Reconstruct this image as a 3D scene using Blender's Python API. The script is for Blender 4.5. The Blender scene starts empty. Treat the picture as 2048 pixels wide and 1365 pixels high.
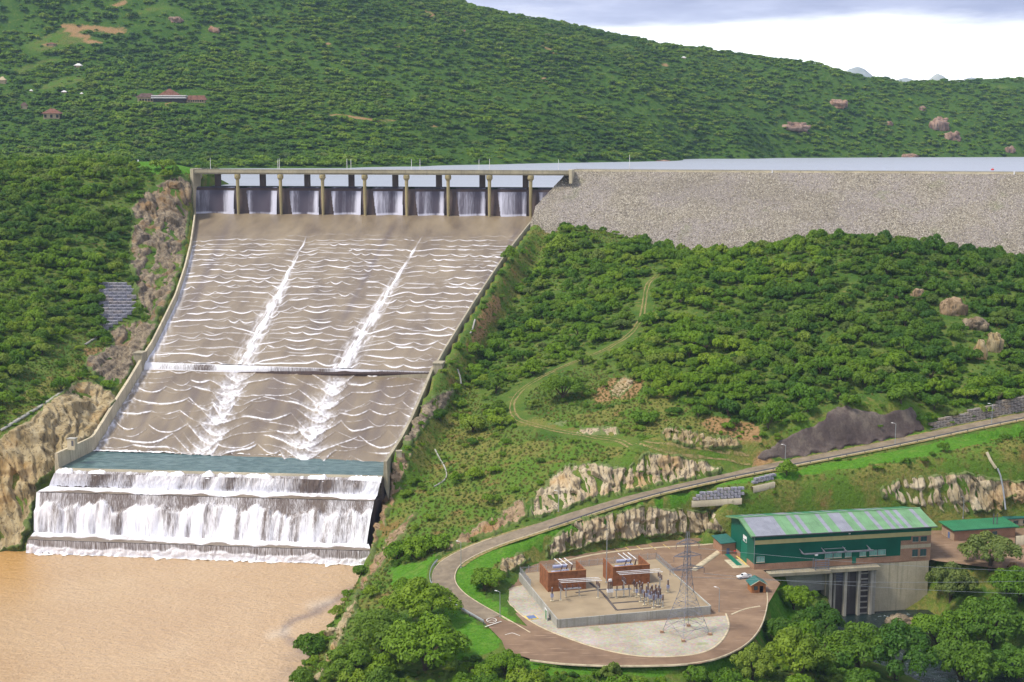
import bpy, math, random
import numpy as np
from mathutils import Vector

# ------------------------------------------------------------------ camera, world, sun
scene = bpy.context.scene
F = 2700.0                      # focal length in photo pixels (2048 wide)
PITCH = math.atan(402.0 / F)    # camera looks slightly down
CAMZ = 34.0                     # lake level is z = 0
cam_d = bpy.data.cameras.new('camera'); cam = bpy.data.objects.new('camera', cam_d)
scene.collection.objects.link(cam)
cam.location = (0, 0, CAMZ); cam.rotation_euler = (math.pi/2 - PITCH, 0, 0)
cam_d.sensor_width = 36.0; cam_d.lens = 36.0 * F / 2048.0
cam_d.clip_start = 1.0; cam_d.clip_end = 40000.0
scene.camera = cam

HAZE = 0.000034
SUN_EL, SUN_AZ = math.radians(56), math.radians(-112)   # azimuth measured from +Y (view direction) to the right
world = bpy.data.worlds.new('World'); scene.world = world; world.use_nodes = True
wn, wl = world.node_tree.nodes, world.node_tree.links
wn.clear()
def W(t, **k):
    n = wn.new(t)
    for a, b in k.items(): setattr(n, a, b)
    return n
def wmath(op, a, b=None, clamp=False):
    n = W('ShaderNodeMath', operation=op, use_clamp=clamp)
    for i, v in enumerate((a, b)):
        if v is None: continue
        if isinstance(v, (int, float)): n.inputs[i].default_value = v
        else: wl.new(v, n.inputs[i])
    return n.outputs[0]
sky = W('ShaderNodeTexSky', sky_type='NISHITA', sun_disc=False, sun_elevation=SUN_EL, sun_rotation=SUN_AZ, altitude=600, air_density=1.0, dust_density=2.0)
tc = W('ShaderNodeTexCoord'); sp = W('ShaderNodeSeparateXYZ'); wl.new(tc.outputs['Generated'], sp.inputs[0])
zpos = wmath('MAXIMUM', sp.outputs[2], 0.0)
den = wmath('ADD', zpos, 0.09)
cx = W('ShaderNodeCombineXYZ'); wl.new(wmath('DIVIDE', sp.outputs[0], den), cx.inputs[0]); wl.new(wmath('DIVIDE', sp.outputs[1], den), cx.inputs[1])
n1 = W('ShaderNodeTexNoise'); n1.inputs['Scale'].default_value = 0.55; n1.inputs['Detail'].default_value = 7; n1.inputs['Roughness'].default_value = 0.55; wl.new(cx.outputs[0], n1.inputs['Vector'])
n2 = W('ShaderNodeTexNoise'); n2.inputs['Scale'].default_value = 0.9; n2.inputs['Detail'].default_value = 6; n2.inputs['Roughness'].default_value = 0.6
mp = W('ShaderNodeMapping'); mp.inputs['Location'].default_value = (3.1, 7.7, 0); wl.new(cx.outputs[0], mp.inputs[0]); wl.new(mp.outputs[0], n2.inputs['Vector'])
# a bright gap between the horizon and the ragged base of the cloud deck, all the way round
edge = wmath('ADD', sp.outputs[2], wmath('MULTIPLY', wmath('SUBTRACT', n1.outputs['Fac'], 0.5), 0.055))
mr = W('ShaderNodeMapRange', interpolation_type='SMOOTHSTEP'); wl.new(edge, mr.inputs[0])
mr.inputs[1].default_value = 0.071; mr.inputs[2].default_value = 0.088
cr = W('ShaderNodeValToRGB'); wl.new(n2.outputs['Fac'], cr.inputs[0])
cr.color_ramp.elements[0].position = 0.36; cr.color_ramp.elements[0].color = (0.50, 0.54, 0.78, 1)
cr.color_ramp.elements[1].position = 0.66; cr.color_ramp.elements[1].color = (1.1, 1.12, 1.22, 1)
e = cr.color_ramp.elements.new(0.5); e.color = (0.72, 0.76, 1.0, 1)
mixs = W('ShaderNodeMixRGB'); mixs.inputs[1].default_value = (2.0, 2.0, 2.02, 1); wl.new(mr.outputs[0], mixs.inputs[0]); wl.new(cr.outputs[0], mixs.inputs[2])
bg1 = W('ShaderNodeBackground'); bg1.inputs[1].default_value = 0.10; wl.new(sky.outputs[0], bg1.inputs[0])
bg2 = W('ShaderNodeBackground'); bg2.inputs[1].default_value = 0.80; wl.new(mixs.outputs[0], bg2.inputs[0])
ms = W('ShaderNodeMixShader'); ms.inputs[0].default_value = 0.93; wl.new(bg1.outputs[0], ms.inputs[1]); wl.new(bg2.outputs[0], ms.inputs[2])
wo = W('ShaderNodeOutputWorld'); wl.new(ms.outputs[0], wo.inputs[0])

sun_d = bpy.data.lights.new('sun', 'SUN'); sun_d.energy = 3.7; sun_d.angle = math.radians(12); sun_d.color = (1.0, 0.93, 0.80)
sun = bpy.data.objects.new('sun', sun_d); scene.collection.objects.link(sun)
sv = Vector((math.sin(SUN_AZ)*math.cos(SUN_EL), math.cos(SUN_AZ)*math.cos(SUN_EL), math.sin(SUN_EL)))
sun.rotation_euler = sv.to_track_quat('Z', 'Y').to_euler()
scene.view_settings.view_transform = 'Standard'; scene.view_settings.look = 'None'
scene.view_settings.exposure = 0.3; scene.view_settings.gamma = 1.0; scene.view_settings.use_curve_mapping = False
scene.cycles.use_denoising = True
scene.cycles.max_bounces = 5; scene.cycles.diffuse_bounces = 2; scene.cycles.glossy_bounces = 2; scene.cycles.transmission_bounces = 2
scene.cycles.transparent_max_bounces = 4; scene.cycles.volume_bounces = 0
scene.cycles.volume_step_rate = 4.0; scene.cycles.volume_max_steps = 64
scene.cycles.use_adaptive_sampling = True; scene.cycles.adaptive_threshold = 0.02

# ------------------------------------------------------------------ small maths: projection, noise, polygons
CP, SP = math.cos(PITCH), math.sin(PITCH)
def rays(px, py):
    xc = (np.asarray(px, float) - 1024.0)/F; yc = (682.5 - np.asarray(py, float))/F
    d = np.stack([xc, CP + yc*SP, -SP + yc*CP], -1)
    return d / d[..., 1:2]                       # scaled so that y advances by 1
def at_y(px, py, Y):
    d = rays(px, py); return np.array([0, 0, CAMZ]) + d*np.asarray(Y, float)[..., None]
def at_z(px, py, z):
    d = rays(px, py); t = (z - CAMZ)/d[..., 2]
    return np.array([0, 0, CAMZ]) + d*np.asarray(t)[..., None]
def at_plane(px, py, p0, n):
    d = rays(px, py); c = np.array([0, 0, CAMZ]); t = np.dot(p0 - c, n)/np.dot(d, n)
    return c + d*np.asarray(t)[..., None]
def project(P):
    P = np.asarray(P, float); v = P - np.array([0, 0, CAMZ])
    zc = v[..., 1]*CP - v[..., 2]*SP; yc = v[..., 1]*SP + v[..., 2]*CP
    return 1024 + F*v[..., 0]/zc, 682.5 - F*yc/zc
def smooth(a, b, x):
    t = np.clip((np.asarray(x, float) - a)/(b - a), 0, 1); return t*t*(3 - 2*t)

def _h(ix, iy, iz):
    h = (ix*374761393 + iy*668265263 + iz*2147483647 + 1013904223) & 0xFFFFFFFF
    h = ((h ^ (h >> 13))*1274126177) & 0xFFFFFFFF
    h = ((h ^ (h >> 16))*2246822519) & 0xFFFFFFFF
    return ((h ^ (h >> 15)) & 0xFFFFFF)/float(0xFFFFFF)
def vnoise(x, y, z=0.0):
    x, y, z = np.broadcast_arrays(np.asarray(x, float), np.asarray(y, float), np.asarray(z, float))
    ix, iy, iz = np.floor(x).astype(np.int64), np.floor(y).astype(np.int64), np.floor(z).astype(np.int64)
    fx, fy, fz = x-ix, y-iy, z-iz
    fx, fy, fz = fx*fx*(3-2*fx), fy*fy*(3-2*fy), fz*fz*(3-2*fz)
    r = 0
    for a in (0, 1):
        wa = fx if a else 1-fx
        for b in (0, 1):
            wb = fy if b else 1-fy
            for c in (0, 1):
                wc = fz if c else 1-fz
                r = r + wa*wb*wc*_h(ix+a, iy+b, iz+c)
    return r*2 - 1
def fbm(x, y, z=0.0, o=4, g=0.5):
    r, a, s = 0, 1.0, 0
    for i in range(o):
        r = r + a*vnoise(np.asarray(x)*2**i + 17.3*i, np.asarray(y)*2**i - 9.1*i, np.asarray(z)*2**i + 4.7*i); s += a; a *= g
    return r/s
def worley(x, y, z):
    """nearest feature point: cell value in -1..1, tilted facet height, distance to the cell border"""
    x, y, z = [np.asarray(v, float) for v in (x, y, z)]; ix, iy, iz = [np.floor(v).astype(np.int64) for v in (x, y, z)]; f1 = np.full(x.shape, 9.0); f2 = f1.copy(); val = np.zeros(x.shape); til = np.zeros(x.shape)
    for a in (-1, 0, 1):
        for b in (-1, 0, 1):
            for c in (-1, 0, 1):
                i, j, k = ix+a, iy+b, iz+c; dx, dy, dz = i+_h(i, j, k)-x, j+_h(i+71, j, k)-y, k+_h(i, j+37, k)-z; d = np.sqrt(dx*dx+dy*dy+dz*dz); n = d < f1
                f2 = np.where(n, f1, np.minimum(f2, d)); f1 = np.where(n, d, f1); r = _h(i, j, k+13)*2-1; r2 = _h(i+5, j, k+3)*2-1; val = np.where(n, r, val); til = np.where(n, dx*r+dz*r2+dy*(r-r2)*.5, til)
    return val, til, f2-f1
def inside(poly, x, y):
    x, y = np.asarray(x, float), np.asarray(y, float); r = np.zeros(x.shape, bool); n = len(poly)
    for i in range(n):
        x1, y1 = poly[i]; x2, y2 = poly[(i+1) % n]
        if y1 == y2: continue
        c = ((y1 > y) != (y2 > y)) & (x < (x2-x1)*(y-y1)/(y2-y1) + x1); r ^= c
    return r
def dist_line(pts, x, y, closed=False):
    """distance to a 2-D polyline, and the arc-length parameter (index) of the nearest point"""
    x, y = np.asarray(x, float), np.asarray(y, float); best = np.full(x.shape, 1e9); par = np.zeros(x.shape)
    n = len(pts); m = n if closed else n-1
    for i in range(m):
        ax, ay = pts[i][:2]; bx, by = pts[(i+1) % n][:2]; dx, dy = bx-ax, by-ay; L = dx*dx+dy*dy + 1e-12
        t = np.clip(((x-ax)*dx + (y-ay)*dy)/L, 0, 1); d = np.hypot(x-ax-t*dx, y-ay-t*dy); k = d < best
        best = np.where(k, d, best); par = np.where(k, i+t, par)
    return best, par
def poly_soft(poly, x, y, w):
    """1 inside, 0 outside, blended over +-w"""
    d, _ = dist_line(poly, x, y, True); s = np.where(inside(poly, x, y), d, -d); return smooth(-w, w, s)
def resample(pts, n=None, step=None):
    P = np.asarray(pts, float); seg = np.linalg.norm(np.diff(P, axis=0), axis=1); s = np.r_[0, np.cumsum(seg)]
    if n is None: n = max(2, int(s[-1]/step)+1)
    q = np.linspace(0, s[-1], n); return np.stack([np.interp(q, s, P[:, k]) for k in range(P.shape[1])], 1)
def smooth_line(pts, n, it=2):
    P = np.asarray(pts, float)
    for _ in range(it):
        Q = np.empty((2*len(P)-2, P.shape[1])); Q[0::2] = .75*P[:-1]+.25*P[1:]; Q[1::2] = .25*P[:-1]+.75*P[1:]
        P = np.vstack([P[:1], Q, P[-1:]])
    return resample(P, n)

# ------------------------------------------------------------------ mesh and object helpers
COL = scene.collection
def mesh_np(name, V, faces, mat=None, attrs=None, smooth_sh=False):
    me = bpy.data.meshes.new(name); V = np.asarray(V, np.float32)
    if isinstance(faces, np.ndarray):
        k = faces.shape[1]; me.vertices.add(len(V)); me.vertices.foreach_set('co', V.ravel())
        me.loops.add(faces.size); me.loops.foreach_set('vertex_index', faces.astype(np.int32).ravel())
        me.polygons.add(len(faces)); me.polygons.foreach_set('loop_start', np.arange(0, faces.size, k, dtype=np.int32))
    else:
        me.from_pydata([tuple(v) for v in V], [], faces)
    me.update(calc_edges=True)
    if smooth_sh: me.polygons.foreach_set('use_smooth', np.ones(len(me.polygons), bool))
    for k, v in (attrs or {}).items():
        v = np.asarray(v, np.float32)
        if v.ndim == 1:
            a = me.attributes.new(k, 'FLOAT', 'POINT'); a.data.foreach_set('value', v)
        else:
            if v.shape[1] == 3: v = np.c_[v, np.ones(len(v), np.float32)]
            a = me.attributes.new(k, 'FLOAT_COLOR', 'POINT'); a.data.foreach_set('color', v.astype(np.float32).ravel())
    if mat is not None:
        for m in (mat if isinstance(mat, (list, tuple)) else [mat]): me.materials.append(m)
    return me
def put(name, me, parent=None, label=None, cat=None, group=None, kind=None, loc=None):
    o = bpy.data.objects.new(name, me); COL.objects.link(o)
    if parent is not None: o.parent = parent
    if loc is not None: o.location = loc
    if label: o['label'] = label
    if cat: o['category'] = cat
    if group: o['group'] = group
    if kind: o['kind'] = kind
    return o
def thing(name, label, cat, loc=(0, 0, 0), rz=0.0, group=None):
    o = put(name, None, None, label, cat, group, None, loc); o.rotation_euler[2] = rz; o.empty_display_size = 1; return o
def grid_faces(nr, nc, wrap=False):
    r, c = np.meshgrid(np.arange(nr-1), np.arange(nc if wrap else nc-1), indexing='ij'); a = r*nc + c; b = r*nc + (c+1) % nc
    return np.stack([a, b, b+nc, a+nc], -1).reshape(-1, 4)
class MB:
    def __init__(s): s.v, s.f, s.m = [], [], []
    def quad(s, *p, mi=0):
        i = len(s.v); s.v += [tuple(q) for q in p]; s.f.append(tuple(range(i, i+len(p)))); s.m.append(mi); return s
    def hexa(s, b, t, mi=0):
        """eight corners: b, t four points each (counter-clockwise from above)"""
        i = len(s.v); s.v += [tuple(q) for q in b] + [tuple(q) for q in t]
        for f in ((3, 2, 1, 0), (4, 5, 6, 7), (0, 1, 5, 4), (1, 2, 6, 5), (2, 3, 7, 6), (3, 0, 4, 7)):
            s.f.append(tuple(i+k for k in f)); s.m.append(mi)
        return s
    def box(s, x0, y0, z0, x1, y1, z1, mi=0, bev=0.0):
        c = lambda z, e: [(x0+e, y0+e, z), (x1-e, y0+e, z), (x1-e, y1-e, z), (x0+e, y1-e, z)]
        if bev:
            s.hexa(c(z0, 0), c(z1-bev, 0), mi); return s.hexa(c(z1-bev, 0), c(z1, bev), mi)
        return s.hexa(c(z0, 0), c(z1, 0), mi)
    def prism(s, poly, z0, z1, mi=0):
        n = len(poly); i = len(s.v); s.v += [(p[0], p[1], z0) for p in poly] + [(p[0], p[1], z1) for p in poly]
        s.f.append(tuple(i+k for k in range(n-1, -1, -1))); s.f.append(tuple(i+n+k for k in range(n))); s.m += [mi, mi]
        for k in range(n): s.f.append((i+k, i+(k+1) % n, i+n+(k+1) % n, i+n+k)); s.m.append(mi)
        return s
    def tube(s, pts, r, n=8, mi=0, cap=True):
        P = [Vector(p) for p in pts]; rs = r if isinstance(r, (list, tuple)) else [r]*len(P); i0 = len(s.v)
        for k, p in enumerate(P):
            d = (P[min(k+1, len(P)-1)] - P[max(k-1, 0)]).normalized()
            u = d.cross(Vector((0, 0, 1)) if abs(d.z) < .95 else Vector((1, 0, 0))).normalized(); w = d.cross(u)
            for j in range(n):
                a = 2*math.pi*(j+.5)/n; s.v.append(tuple(p + (u*math.cos(a) + w*math.sin(a))*rs[k]))
        for k in range(len(P)-1):
            for j in range(n):
                a, b = i0+k*n+j, i0+k*n+(j+1) % n; s.f.append((a, a+n, b+n, b)); s.m.append(mi)
        if cap:
            s.f.append(tuple(i0+j for j in range(n))); s.f.append(tuple(i0+(len(P)-1)*n+j for j in range(n-1, -1, -1))); s.m += [mi, mi]
        return s
    def bar(s, a, b, w, mi=0): return s.tube([a, b], w*.707, 4, mi)
    def lathe(s, prof, c=(0, 0, 0), n=12, mi=0):
        i0 = len(s.v)
        for r, z in prof:
            for j in range(n):
                a = 2*math.pi*j/n; s.v.append((c[0]+r*math.cos(a), c[1]+r*math.sin(a), c[2]+z))
        for k in range(len(prof)-1):
            for j in range(n):
                a, b = i0+k*n+j, i0+k*n+(j+1) % n; s.f.append((a, b, b+n, a+n)); s.m.append(mi)
        s.f.append(tuple(i0+j for j in range(n-1, -1, -1))); s.f.append(tuple(i0+(len(prof)-1)*n+j for j in range(n))); s.m += [mi, mi]
        return s
    def mesh(s, name, mat):
        me = bpy.data.meshes.new(name); me.from_pydata(s.v, [], s.f)
        for m in (mat if isinstance(mat, (list, tuple)) else [mat]): me.materials.append(m)
        if any(s.m): me.polygons.foreach_set('material_index', s.m)
        me.update(); return me
    def build(s, name, mat, parent=None, **k): return put(name, s.mesh(name, mat), parent, **k)

# ------------------------------------------------------------------ materials
MATS = {}
class NT:
    def __init__(s, name):
        s.m = bpy.data.materials.new(name); s.m.use_nodes = True; s.t = s.m.node_tree; s.n, s.l = s.t.nodes, s.t.links; s.n.clear()
        s.out = s.n.new('ShaderNodeOutputMaterial'); s.p = s.n.new('ShaderNodeBsdfPrincipled'); s.l.new(s.p.outputs[0], s.out.inputs[0])
        MATS[name] = s.m
    def set(s, i, v):
        if isinstance(v, bpy.types.NodeSocket): s.l.new(v, i)
        elif isinstance(v, (tuple, list)) and len(v) == 3 and i.type == 'RGBA': i.default_value = (*v, 1)
        else: i.default_value = v
    def node(s, t, ins=None, **k):
        n = s.n.new(t)
        for a, b in k.items(): setattr(n, a, b)
        for a, b in (ins or {}).items(): s.set(n.inputs[a], b)
        return n
    def math(s, op, a, b=0.0, clamp=False): return s.node('ShaderNodeMath', {0: a, 1: b}, operation=op, use_clamp=clamp).outputs[0]
    def mix(s, f, a, b, mode='MIX'): return s.node('ShaderNodeMixRGB', {0: f, 1: a, 2: b}, blend_type=mode).outputs[0]
    def noise(s, scale, detail=4, vec=None, rough=.55, out='Fac', dist=0.0):
        n = s.node('ShaderNodeTexNoise', {'Scale': scale, 'Detail': detail, 'Roughness': rough, 'Distortion': dist})
        s.l.new(vec if vec is not None else s.pos(), n.inputs['Vector']); return n.outputs[out]
    def voro(s, scale, feature='F1', out='Distance', vec=None, rnd=1.0):
        n = s.node('ShaderNodeTexVoronoi', {'Scale': scale, 'Randomness': rnd}, feature=feature)
        s.l.new(vec if vec is not None else s.pos(), n.inputs['Vector']); return n.outputs[out]
    def pos(s):
        if not hasattr(s, '_pos'): s._pos = s.node('ShaderNodeNewGeometry').outputs['Position']
        return s._pos
    def obj(s):
        if not hasattr(s, '_obj'): s._obj = s.node('ShaderNodeTexCoord').outputs['Object']
        return s._obj
    def map(s, vec, scale=(1, 1, 1), loc=(0, 0, 0), rot=(0, 0, 0)):
        return s.node('ShaderNodeMapping', {'Vector': vec, 'Scale': scale, 'Location': loc, 'Rotation': rot}).outputs[0]
    def ramp(s, f, stops, interp='LINEAR'):
        n = s.node('ShaderNodeValToRGB', {0: f}); n.color_ramp.interpolation = interp; e = n.color_ramp.elements
        while len(e) < len(stops): e.new(.5)
        for i, (p, c) in enumerate(stops): e[i].position = p; e[i].color = (*c, 1) if len(c) == 3 else c
        return n.outputs[0]
    def step(s, f, a, b): return s.node('ShaderNodeMapRange', {0: f, 1: a, 2: b}, interpolation_type='SMOOTHSTEP').outputs[0]
    def attr(s, name, out='Fac'): return s.node('ShaderNodeAttribute', attribute_name=name).outputs[out]
    def rand(s): return s.node('ShaderNodeObjectInfo').outputs['Random']
    def bump(s, h, st=.5, d=.1):
        b = s.node('ShaderNodeBump', {'Height': h, 'Strength': st, 'Distance': d}); s.l.new(b.outputs[0], s.p.inputs['Normal']); return s
    def done(s, col, rough=.8, spec=.3, metal=0.0):
        s.set(s.p.inputs['Base Color'], col); s.set(s.p.inputs['Roughness'], rough); s.p.inputs['Specular IOR Level'].default_value = spec; s.p.inputs['Metallic'].default_value = metal; return s.m
def plain(name, col, rough=.7, spec=.3, var=.18, scale=1.2, metal=0.0, coords='obj'):
    """painted or bare surface with blotchy wear"""
    t = NT(name); v = t.obj() if coords == 'obj' else t.pos(); n = t.noise(scale, 5, v)
    c2 = tuple(x*(1-var*1.6) for x in col); c3 = tuple(min(1, x*(1+var)) for x in col)
    return t.done(t.ramp(n, [(.3, c2), (.5, col), (.72, c3)]), rough, spec, metal)

plain('galv', (.42, .44, .47), .45, .5, .12, 2, .6)
plain('steel_dark', (.10, .10, .11), .5, .5, .2)
plain('pylon_steel', (.24, .24, .28), .5, .5, .2, .5, .3)
plain('white_paint', (.75, .75, .74), .5)
plain('porcelain', (.10, .055, .045), .3, .5)
plain('porcelain_blue', (.34, .36, .48), .35, .5)
plain('brick_red', (.24, .098, .045), .85, .2, .25, .8)
plain('brick_hut', (.36, .155, .06), .85, .2, .2, 1)
plain('roof_teal', (.022, .12, .10), .5, .4, .15)
plain('wall_green', (.004, .105, .066), .45, .4, .12, .15)
plain('door_green', (.01, .16, .10), .4, .4, .1)
plain('trim_cream', (.50, .44, .20), .6, .3, .1, .3)
plain('yellow_paint', (.62, .46, .12), .6, .3, .3)
plain('kerb_cream', (.47, .40, .27), .85, .2, .2, .6, coords='pos')
plain('white_line', (.6, .58, .52), .8, .2, .3, 1.5, coords='pos')
plain('red_paint', (.5, .03, .02), .4)
plain('blue_panel', (.10, .15, .30), .3, .5, .1)
plain('thatch', (.11, .072, .062), .95, .1, .3, .3)
plain('thatch_red', (.17, .085, .06), .95, .1, .3, .3)
plain('lodge_wall', (.42, .33, .20), .85)
plain('lodge_dark', (.03, .025, .022), .8)
plain('band_white', (.62, .60, .58), .7)
plain('tyre', (.015, .015, .016), .8)
plain('bark', (.09, .07, .05), .95, .1, .3, 2)
plain('asphalt_dark', (.10, .085, .08), .9, .2, .2, .4, coords='pos')
t = NT('glass'); t.done((.05, .10, .10), .08, .6)
t = NT('glass_pale'); t.done(t.ramp(t.noise(.8, 2, t.obj()), [(.3, (.14, .33, .29)), (.7, (.24, .46, .40))]), .15, .6)
t = NT('glass_car'); t.done((.02, .025, .03), .05, .6)
t = NT('car_white'); t.done((.78, .78, .76), .25, .5)

def concrete(name, col, streak=.6, rough=.85, moss=(.16, .15, .09)):
    t = NT(name); big = t.noise(.09, 5); st = t.noise(1.0, 4, t.map(t.pos(), (.9, .9, .03)))
    fine = t.noise(2.2, 5); c = t.mix(t.step(big, .3, .7), tuple(x*.78 for x in col), tuple(min(1, x*1.1) for x in col))
    c = t.mix(t.math('MULTIPLY', t.step(st, .5, .72), streak), c, moss); c = t.mix(.25, c, t.ramp(fine, [(.3, (.3, .3, .3)), (.7, (.7, .7, .7))]), 'OVERLAY')
    t.bump(fine, .3, .05); return t.done(c, rough, .25)
concrete('concrete', (.36, .32, .23), .45)
concrete('concrete_pale', (.52, .455, .315), .5)
concrete('concrete_grey', (.36, .35, .31), .45)
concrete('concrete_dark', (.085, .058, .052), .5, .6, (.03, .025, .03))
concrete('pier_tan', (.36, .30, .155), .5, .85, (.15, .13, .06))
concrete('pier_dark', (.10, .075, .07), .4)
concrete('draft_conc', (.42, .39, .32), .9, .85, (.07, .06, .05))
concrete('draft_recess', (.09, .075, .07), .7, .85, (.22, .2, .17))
concrete('parapet', (.36, .32, .22), .5, .85, (.17, .15, .12))
t = NT('brick_brown')
bk = t.node('ShaderNodeTexBrick', {'Vector': t.map(t.obj(), (1, 1, 1), rot=(math.pi/2, 0, 0)), 'Color1': (.36, .20, .125), 'Color2': (.30, .165, .10), 'Mortar': (.38, .30, .22), 'Scale': 1.0, 'Mortar Size': .012, 'Brick Width': .46, 'Row Height': .17})
t.done(t.mix(.35, bk.outputs[0], t.ramp(t.noise(.35, 4, t.obj()), [(.3, (.3, .3, .3)), (.7, (.7, .7, .7))]), 'OVERLAY'), .9, .2)
# profiled roof sheets
for nm, col in (('roof_green', (.15, .30, .145)), ('roof_clear', (.25, .26, .305)), ('roof_green_dark', (.03, .19, .085))):
    t = NT(nm); o = t.obj(); w = t.node('ShaderNodeTexWave', {'Vector': o, 'Scale': 1.6, 'Distortion': 0.0}, wave_type='BANDS', bands_direction='X').outputs['Fac']
    t.bump(w, .5, .12); n = t.noise(.25, 5, o)
    t.done(t.ramp(n, [(.3, tuple(x*.8 for x in col)), (.7, tuple(min(1, x*1.15) for x in col))]), .45, .4)
# paving, gravel, road
t = NT('road_asphalt'); n = t.noise(.25, 5); f = t.noise(4, 3)
c = t.ramp(n, [(.25, (.15, .12, .085)), (.5, (.205, .165, .115)), (.75, (.27, .22, .155))]); c = t.mix(t.math('MULTIPLY', t.step(t.noise(.5, 3, t.map(t.pos(), loc=(7, 1, 0))), .56, .6), .35), c, (.12, .10, .08)); t.bump(f, .3, .03); t.done(t.mix(.2, c, t.ramp(f, [(.3, (.3,)*3), (.7, (.7,)*3)]), 'OVERLAY'), .9, .2)
t = NT('paving_brown'); n = t.noise(.09, 6, rough=.65); f = t.noise(3, 4); s = t.noise(.5, 4, t.map(t.pos(), (.25, 1.6, 1), rot=(0, 0, .7)))
c = t.ramp(n, [(.28, (.135, .088, .058)), (.5, (.195, .128, .082)), (.72, (.27, .185, .118))]); c = t.mix(t.math('MULTIPLY', t.step(s, .55, .75), .5), c, (.42, .30, .20))
t.bump(f, .3, .03); t.done(c, .9, .2)
t = NT('gravel'); n = t.noise(.12, 6, rough=.6); v = t.voro(1.6, out='Color'); f = t.voro(2.2)
c = t.ramp(n, [(.3, (.30, .265, .205)), (.55, (.37, .335, .27)), (.75, (.43, .40, .34))]); c = t.mix(.22, c, v, 'SOFT_LIGHT')
g = t.math('MULTIPLY', t.step(t.noise(.13, 5, t.map(t.pos(), loc=(30, 4, 0))), .60, .70), .55); c = t.mix(g, c, (.16, .22, .06)); t.bump(f, .4, .08); t.done(c, .95, .15)
t = NT('yard_floor'); n = t.noise(.15, 5); t.done(t.ramp(n, [(.3, (.25, .195, .125)), (.7, (.34, .27, .175))]), .95, .15)
# rock
def rockmat(name, pale, mid, dark, sc=1.0, ang=.5):
    t = NT(name); v = t.map(t.pos(), (1, 1, .35), rot=(.2, ang, 0)); n = t.noise(.22*sc, 6, v, .62); s = t.noise(.9*sc, 5, t.map(t.pos(), (1.2, 1.2, .16)), .6)
    b = t.noise(.05*sc, 4); c = t.ramp(n, [(.28, dark), (.42, mid), (.62, pale), (.8, tuple(min(1, x*1.15) for x in pale))])
    c = t.mix(t.math('MULTIPLY', t.step(s, .52, .66), .85), c, dark); c = t.mix(t.math('MULTIPLY', t.step(b, .52, .68), .5), c, (pale[0]*.95, pale[1]*.68, pale[2]*.38))
    g = t.attr('edge'); c = t.mix(t.math('MULTIPLY', t.step(t.math('ADD', g, t.math('MULTIPLY', t.noise(.35, 4), .8)), .95, 1.15), .85), c, (.085, .14, .03))
    t.bump(t.math('ADD', n, t.math('MULTIPLY', s, .6)), .8, .7); return t.done(c, .95, .15)
rockmat('rock_pale', (.47, .40, .28), (.33, .265, .165), (.045, .038, .034))
rockmat('rock_orange', (.40, .33, .20), (.255, .195, .10), (.06, .047, .03))
rockmat('rock_grey', (.27, .22, .15), (.125, .098, .068), (.034, .028, .026))
rockmat('rock_brown', (.33, .24, .15), (.20, .14, .08), (.06, .045, .03))
rockmat('rock_far', (.36, .25, .19), (.22, .14, .10), (.08, .06, .06), .4)
t = NT('shotcrete'); n = t.noise(.12, 6, t.map(t.pos(), (1, 1, .5), rot=(0, .5, 0)), .65); f = t.noise(1.2, 5)
c = t.ramp(n, [(.3, (.055, .041, .040)), (.5, (.10, .078, .070)), (.72, (.21, .175, .14))]); t.bump(f, .6, .3); t.done(t.mix(.4, c, t.ramp(f, [(.3, (.3,)*3), (.7, (.7,)*3)]), 'OVERLAY'), .9, .2)
t = NT('gabion_stone'); v = t.voro(2.6, out='Color', vec=t.obj()); d = t.voro(2.6, vec=t.obj()); r = t.rand()
c = t.ramp(t.node('ShaderNodeSeparateColor', {0: v}).outputs[0], [(.1, (.12, .12, .15)), (.5, (.24, .24, .29)), (.9, (.38, .37, .40))]); c = t.mix(.35, c, t.ramp(r, [(0, (.22, .22, .28)), (.7, (.32, .31, .33)), (1, (.38, .30, .22))]))
t.bump(t.math('SUBTRACT', 1.0, d), .8, .2); t.done(c, .95, .15)
t = NT('gabion_tan'); v = t.voro(2.6, out='Color', vec=t.obj()); d = t.voro(2.6, vec=t.obj()); r = t.rand()
c = t.ramp(t.node('ShaderNodeSeparateColor', {0: v}).outputs[0], [(.1, (.15, .13, .12)), (.5, (.26, .235, .21)), (.9, (.36, .33, .29))]); c = t.mix(.3, c, t.ramp(r, [(0, (.22, .2, .2)), (.7, (.3, .27, .23)), (1, (.40, .27, .12))]))
t.bump(t.math('SUBTRACT', 1.0, d), .8, .2); t.done(c, .95, .15)
# riprap of the dam
t = NT('riprap'); vc = t.voro(1.05, out='Color'); d = t.voro(1.05); d2 = t.voro(1.05, feature='DISTANCE_TO_EDGE'); big = t.noise(.03, 5); mid = t.noise(.35, 4)
g = t.node('ShaderNodeSeparateColor', {0: vc}).outputs[1]
c = t.ramp(g, [(.05, (.19, .165, .13)), (.4, (.31, .275, .215)), (.75, (.385, .345, .27)), (1, (.48, .44, .36))]); c = t.mix(t.step(big, .42, .62), c, t.mix(.4, c, (.36, .32, .33)))
c = t.mix(t.step(d2, .10, .0), c, (.09, .08, .07)); bn = t.noise(.05, 4, t.map(t.pos(), (.12, .12, 1.3))); c = t.mix(t.math('MULTIPLY', t.step(bn, .48, .66), .3), c, (.17, .15, .13)); c = t.mix(t.math('MULTIPLY', t.step(t.noise(.045, 5, t.map(t.pos(), loc=(11, 5, 3))), .60, .72), .4), c, (.15, .18, .065)); t.bump(t.math('SUBTRACT', 1.0, d), 1.0, .9); t.done(c, .95, .15)
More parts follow.
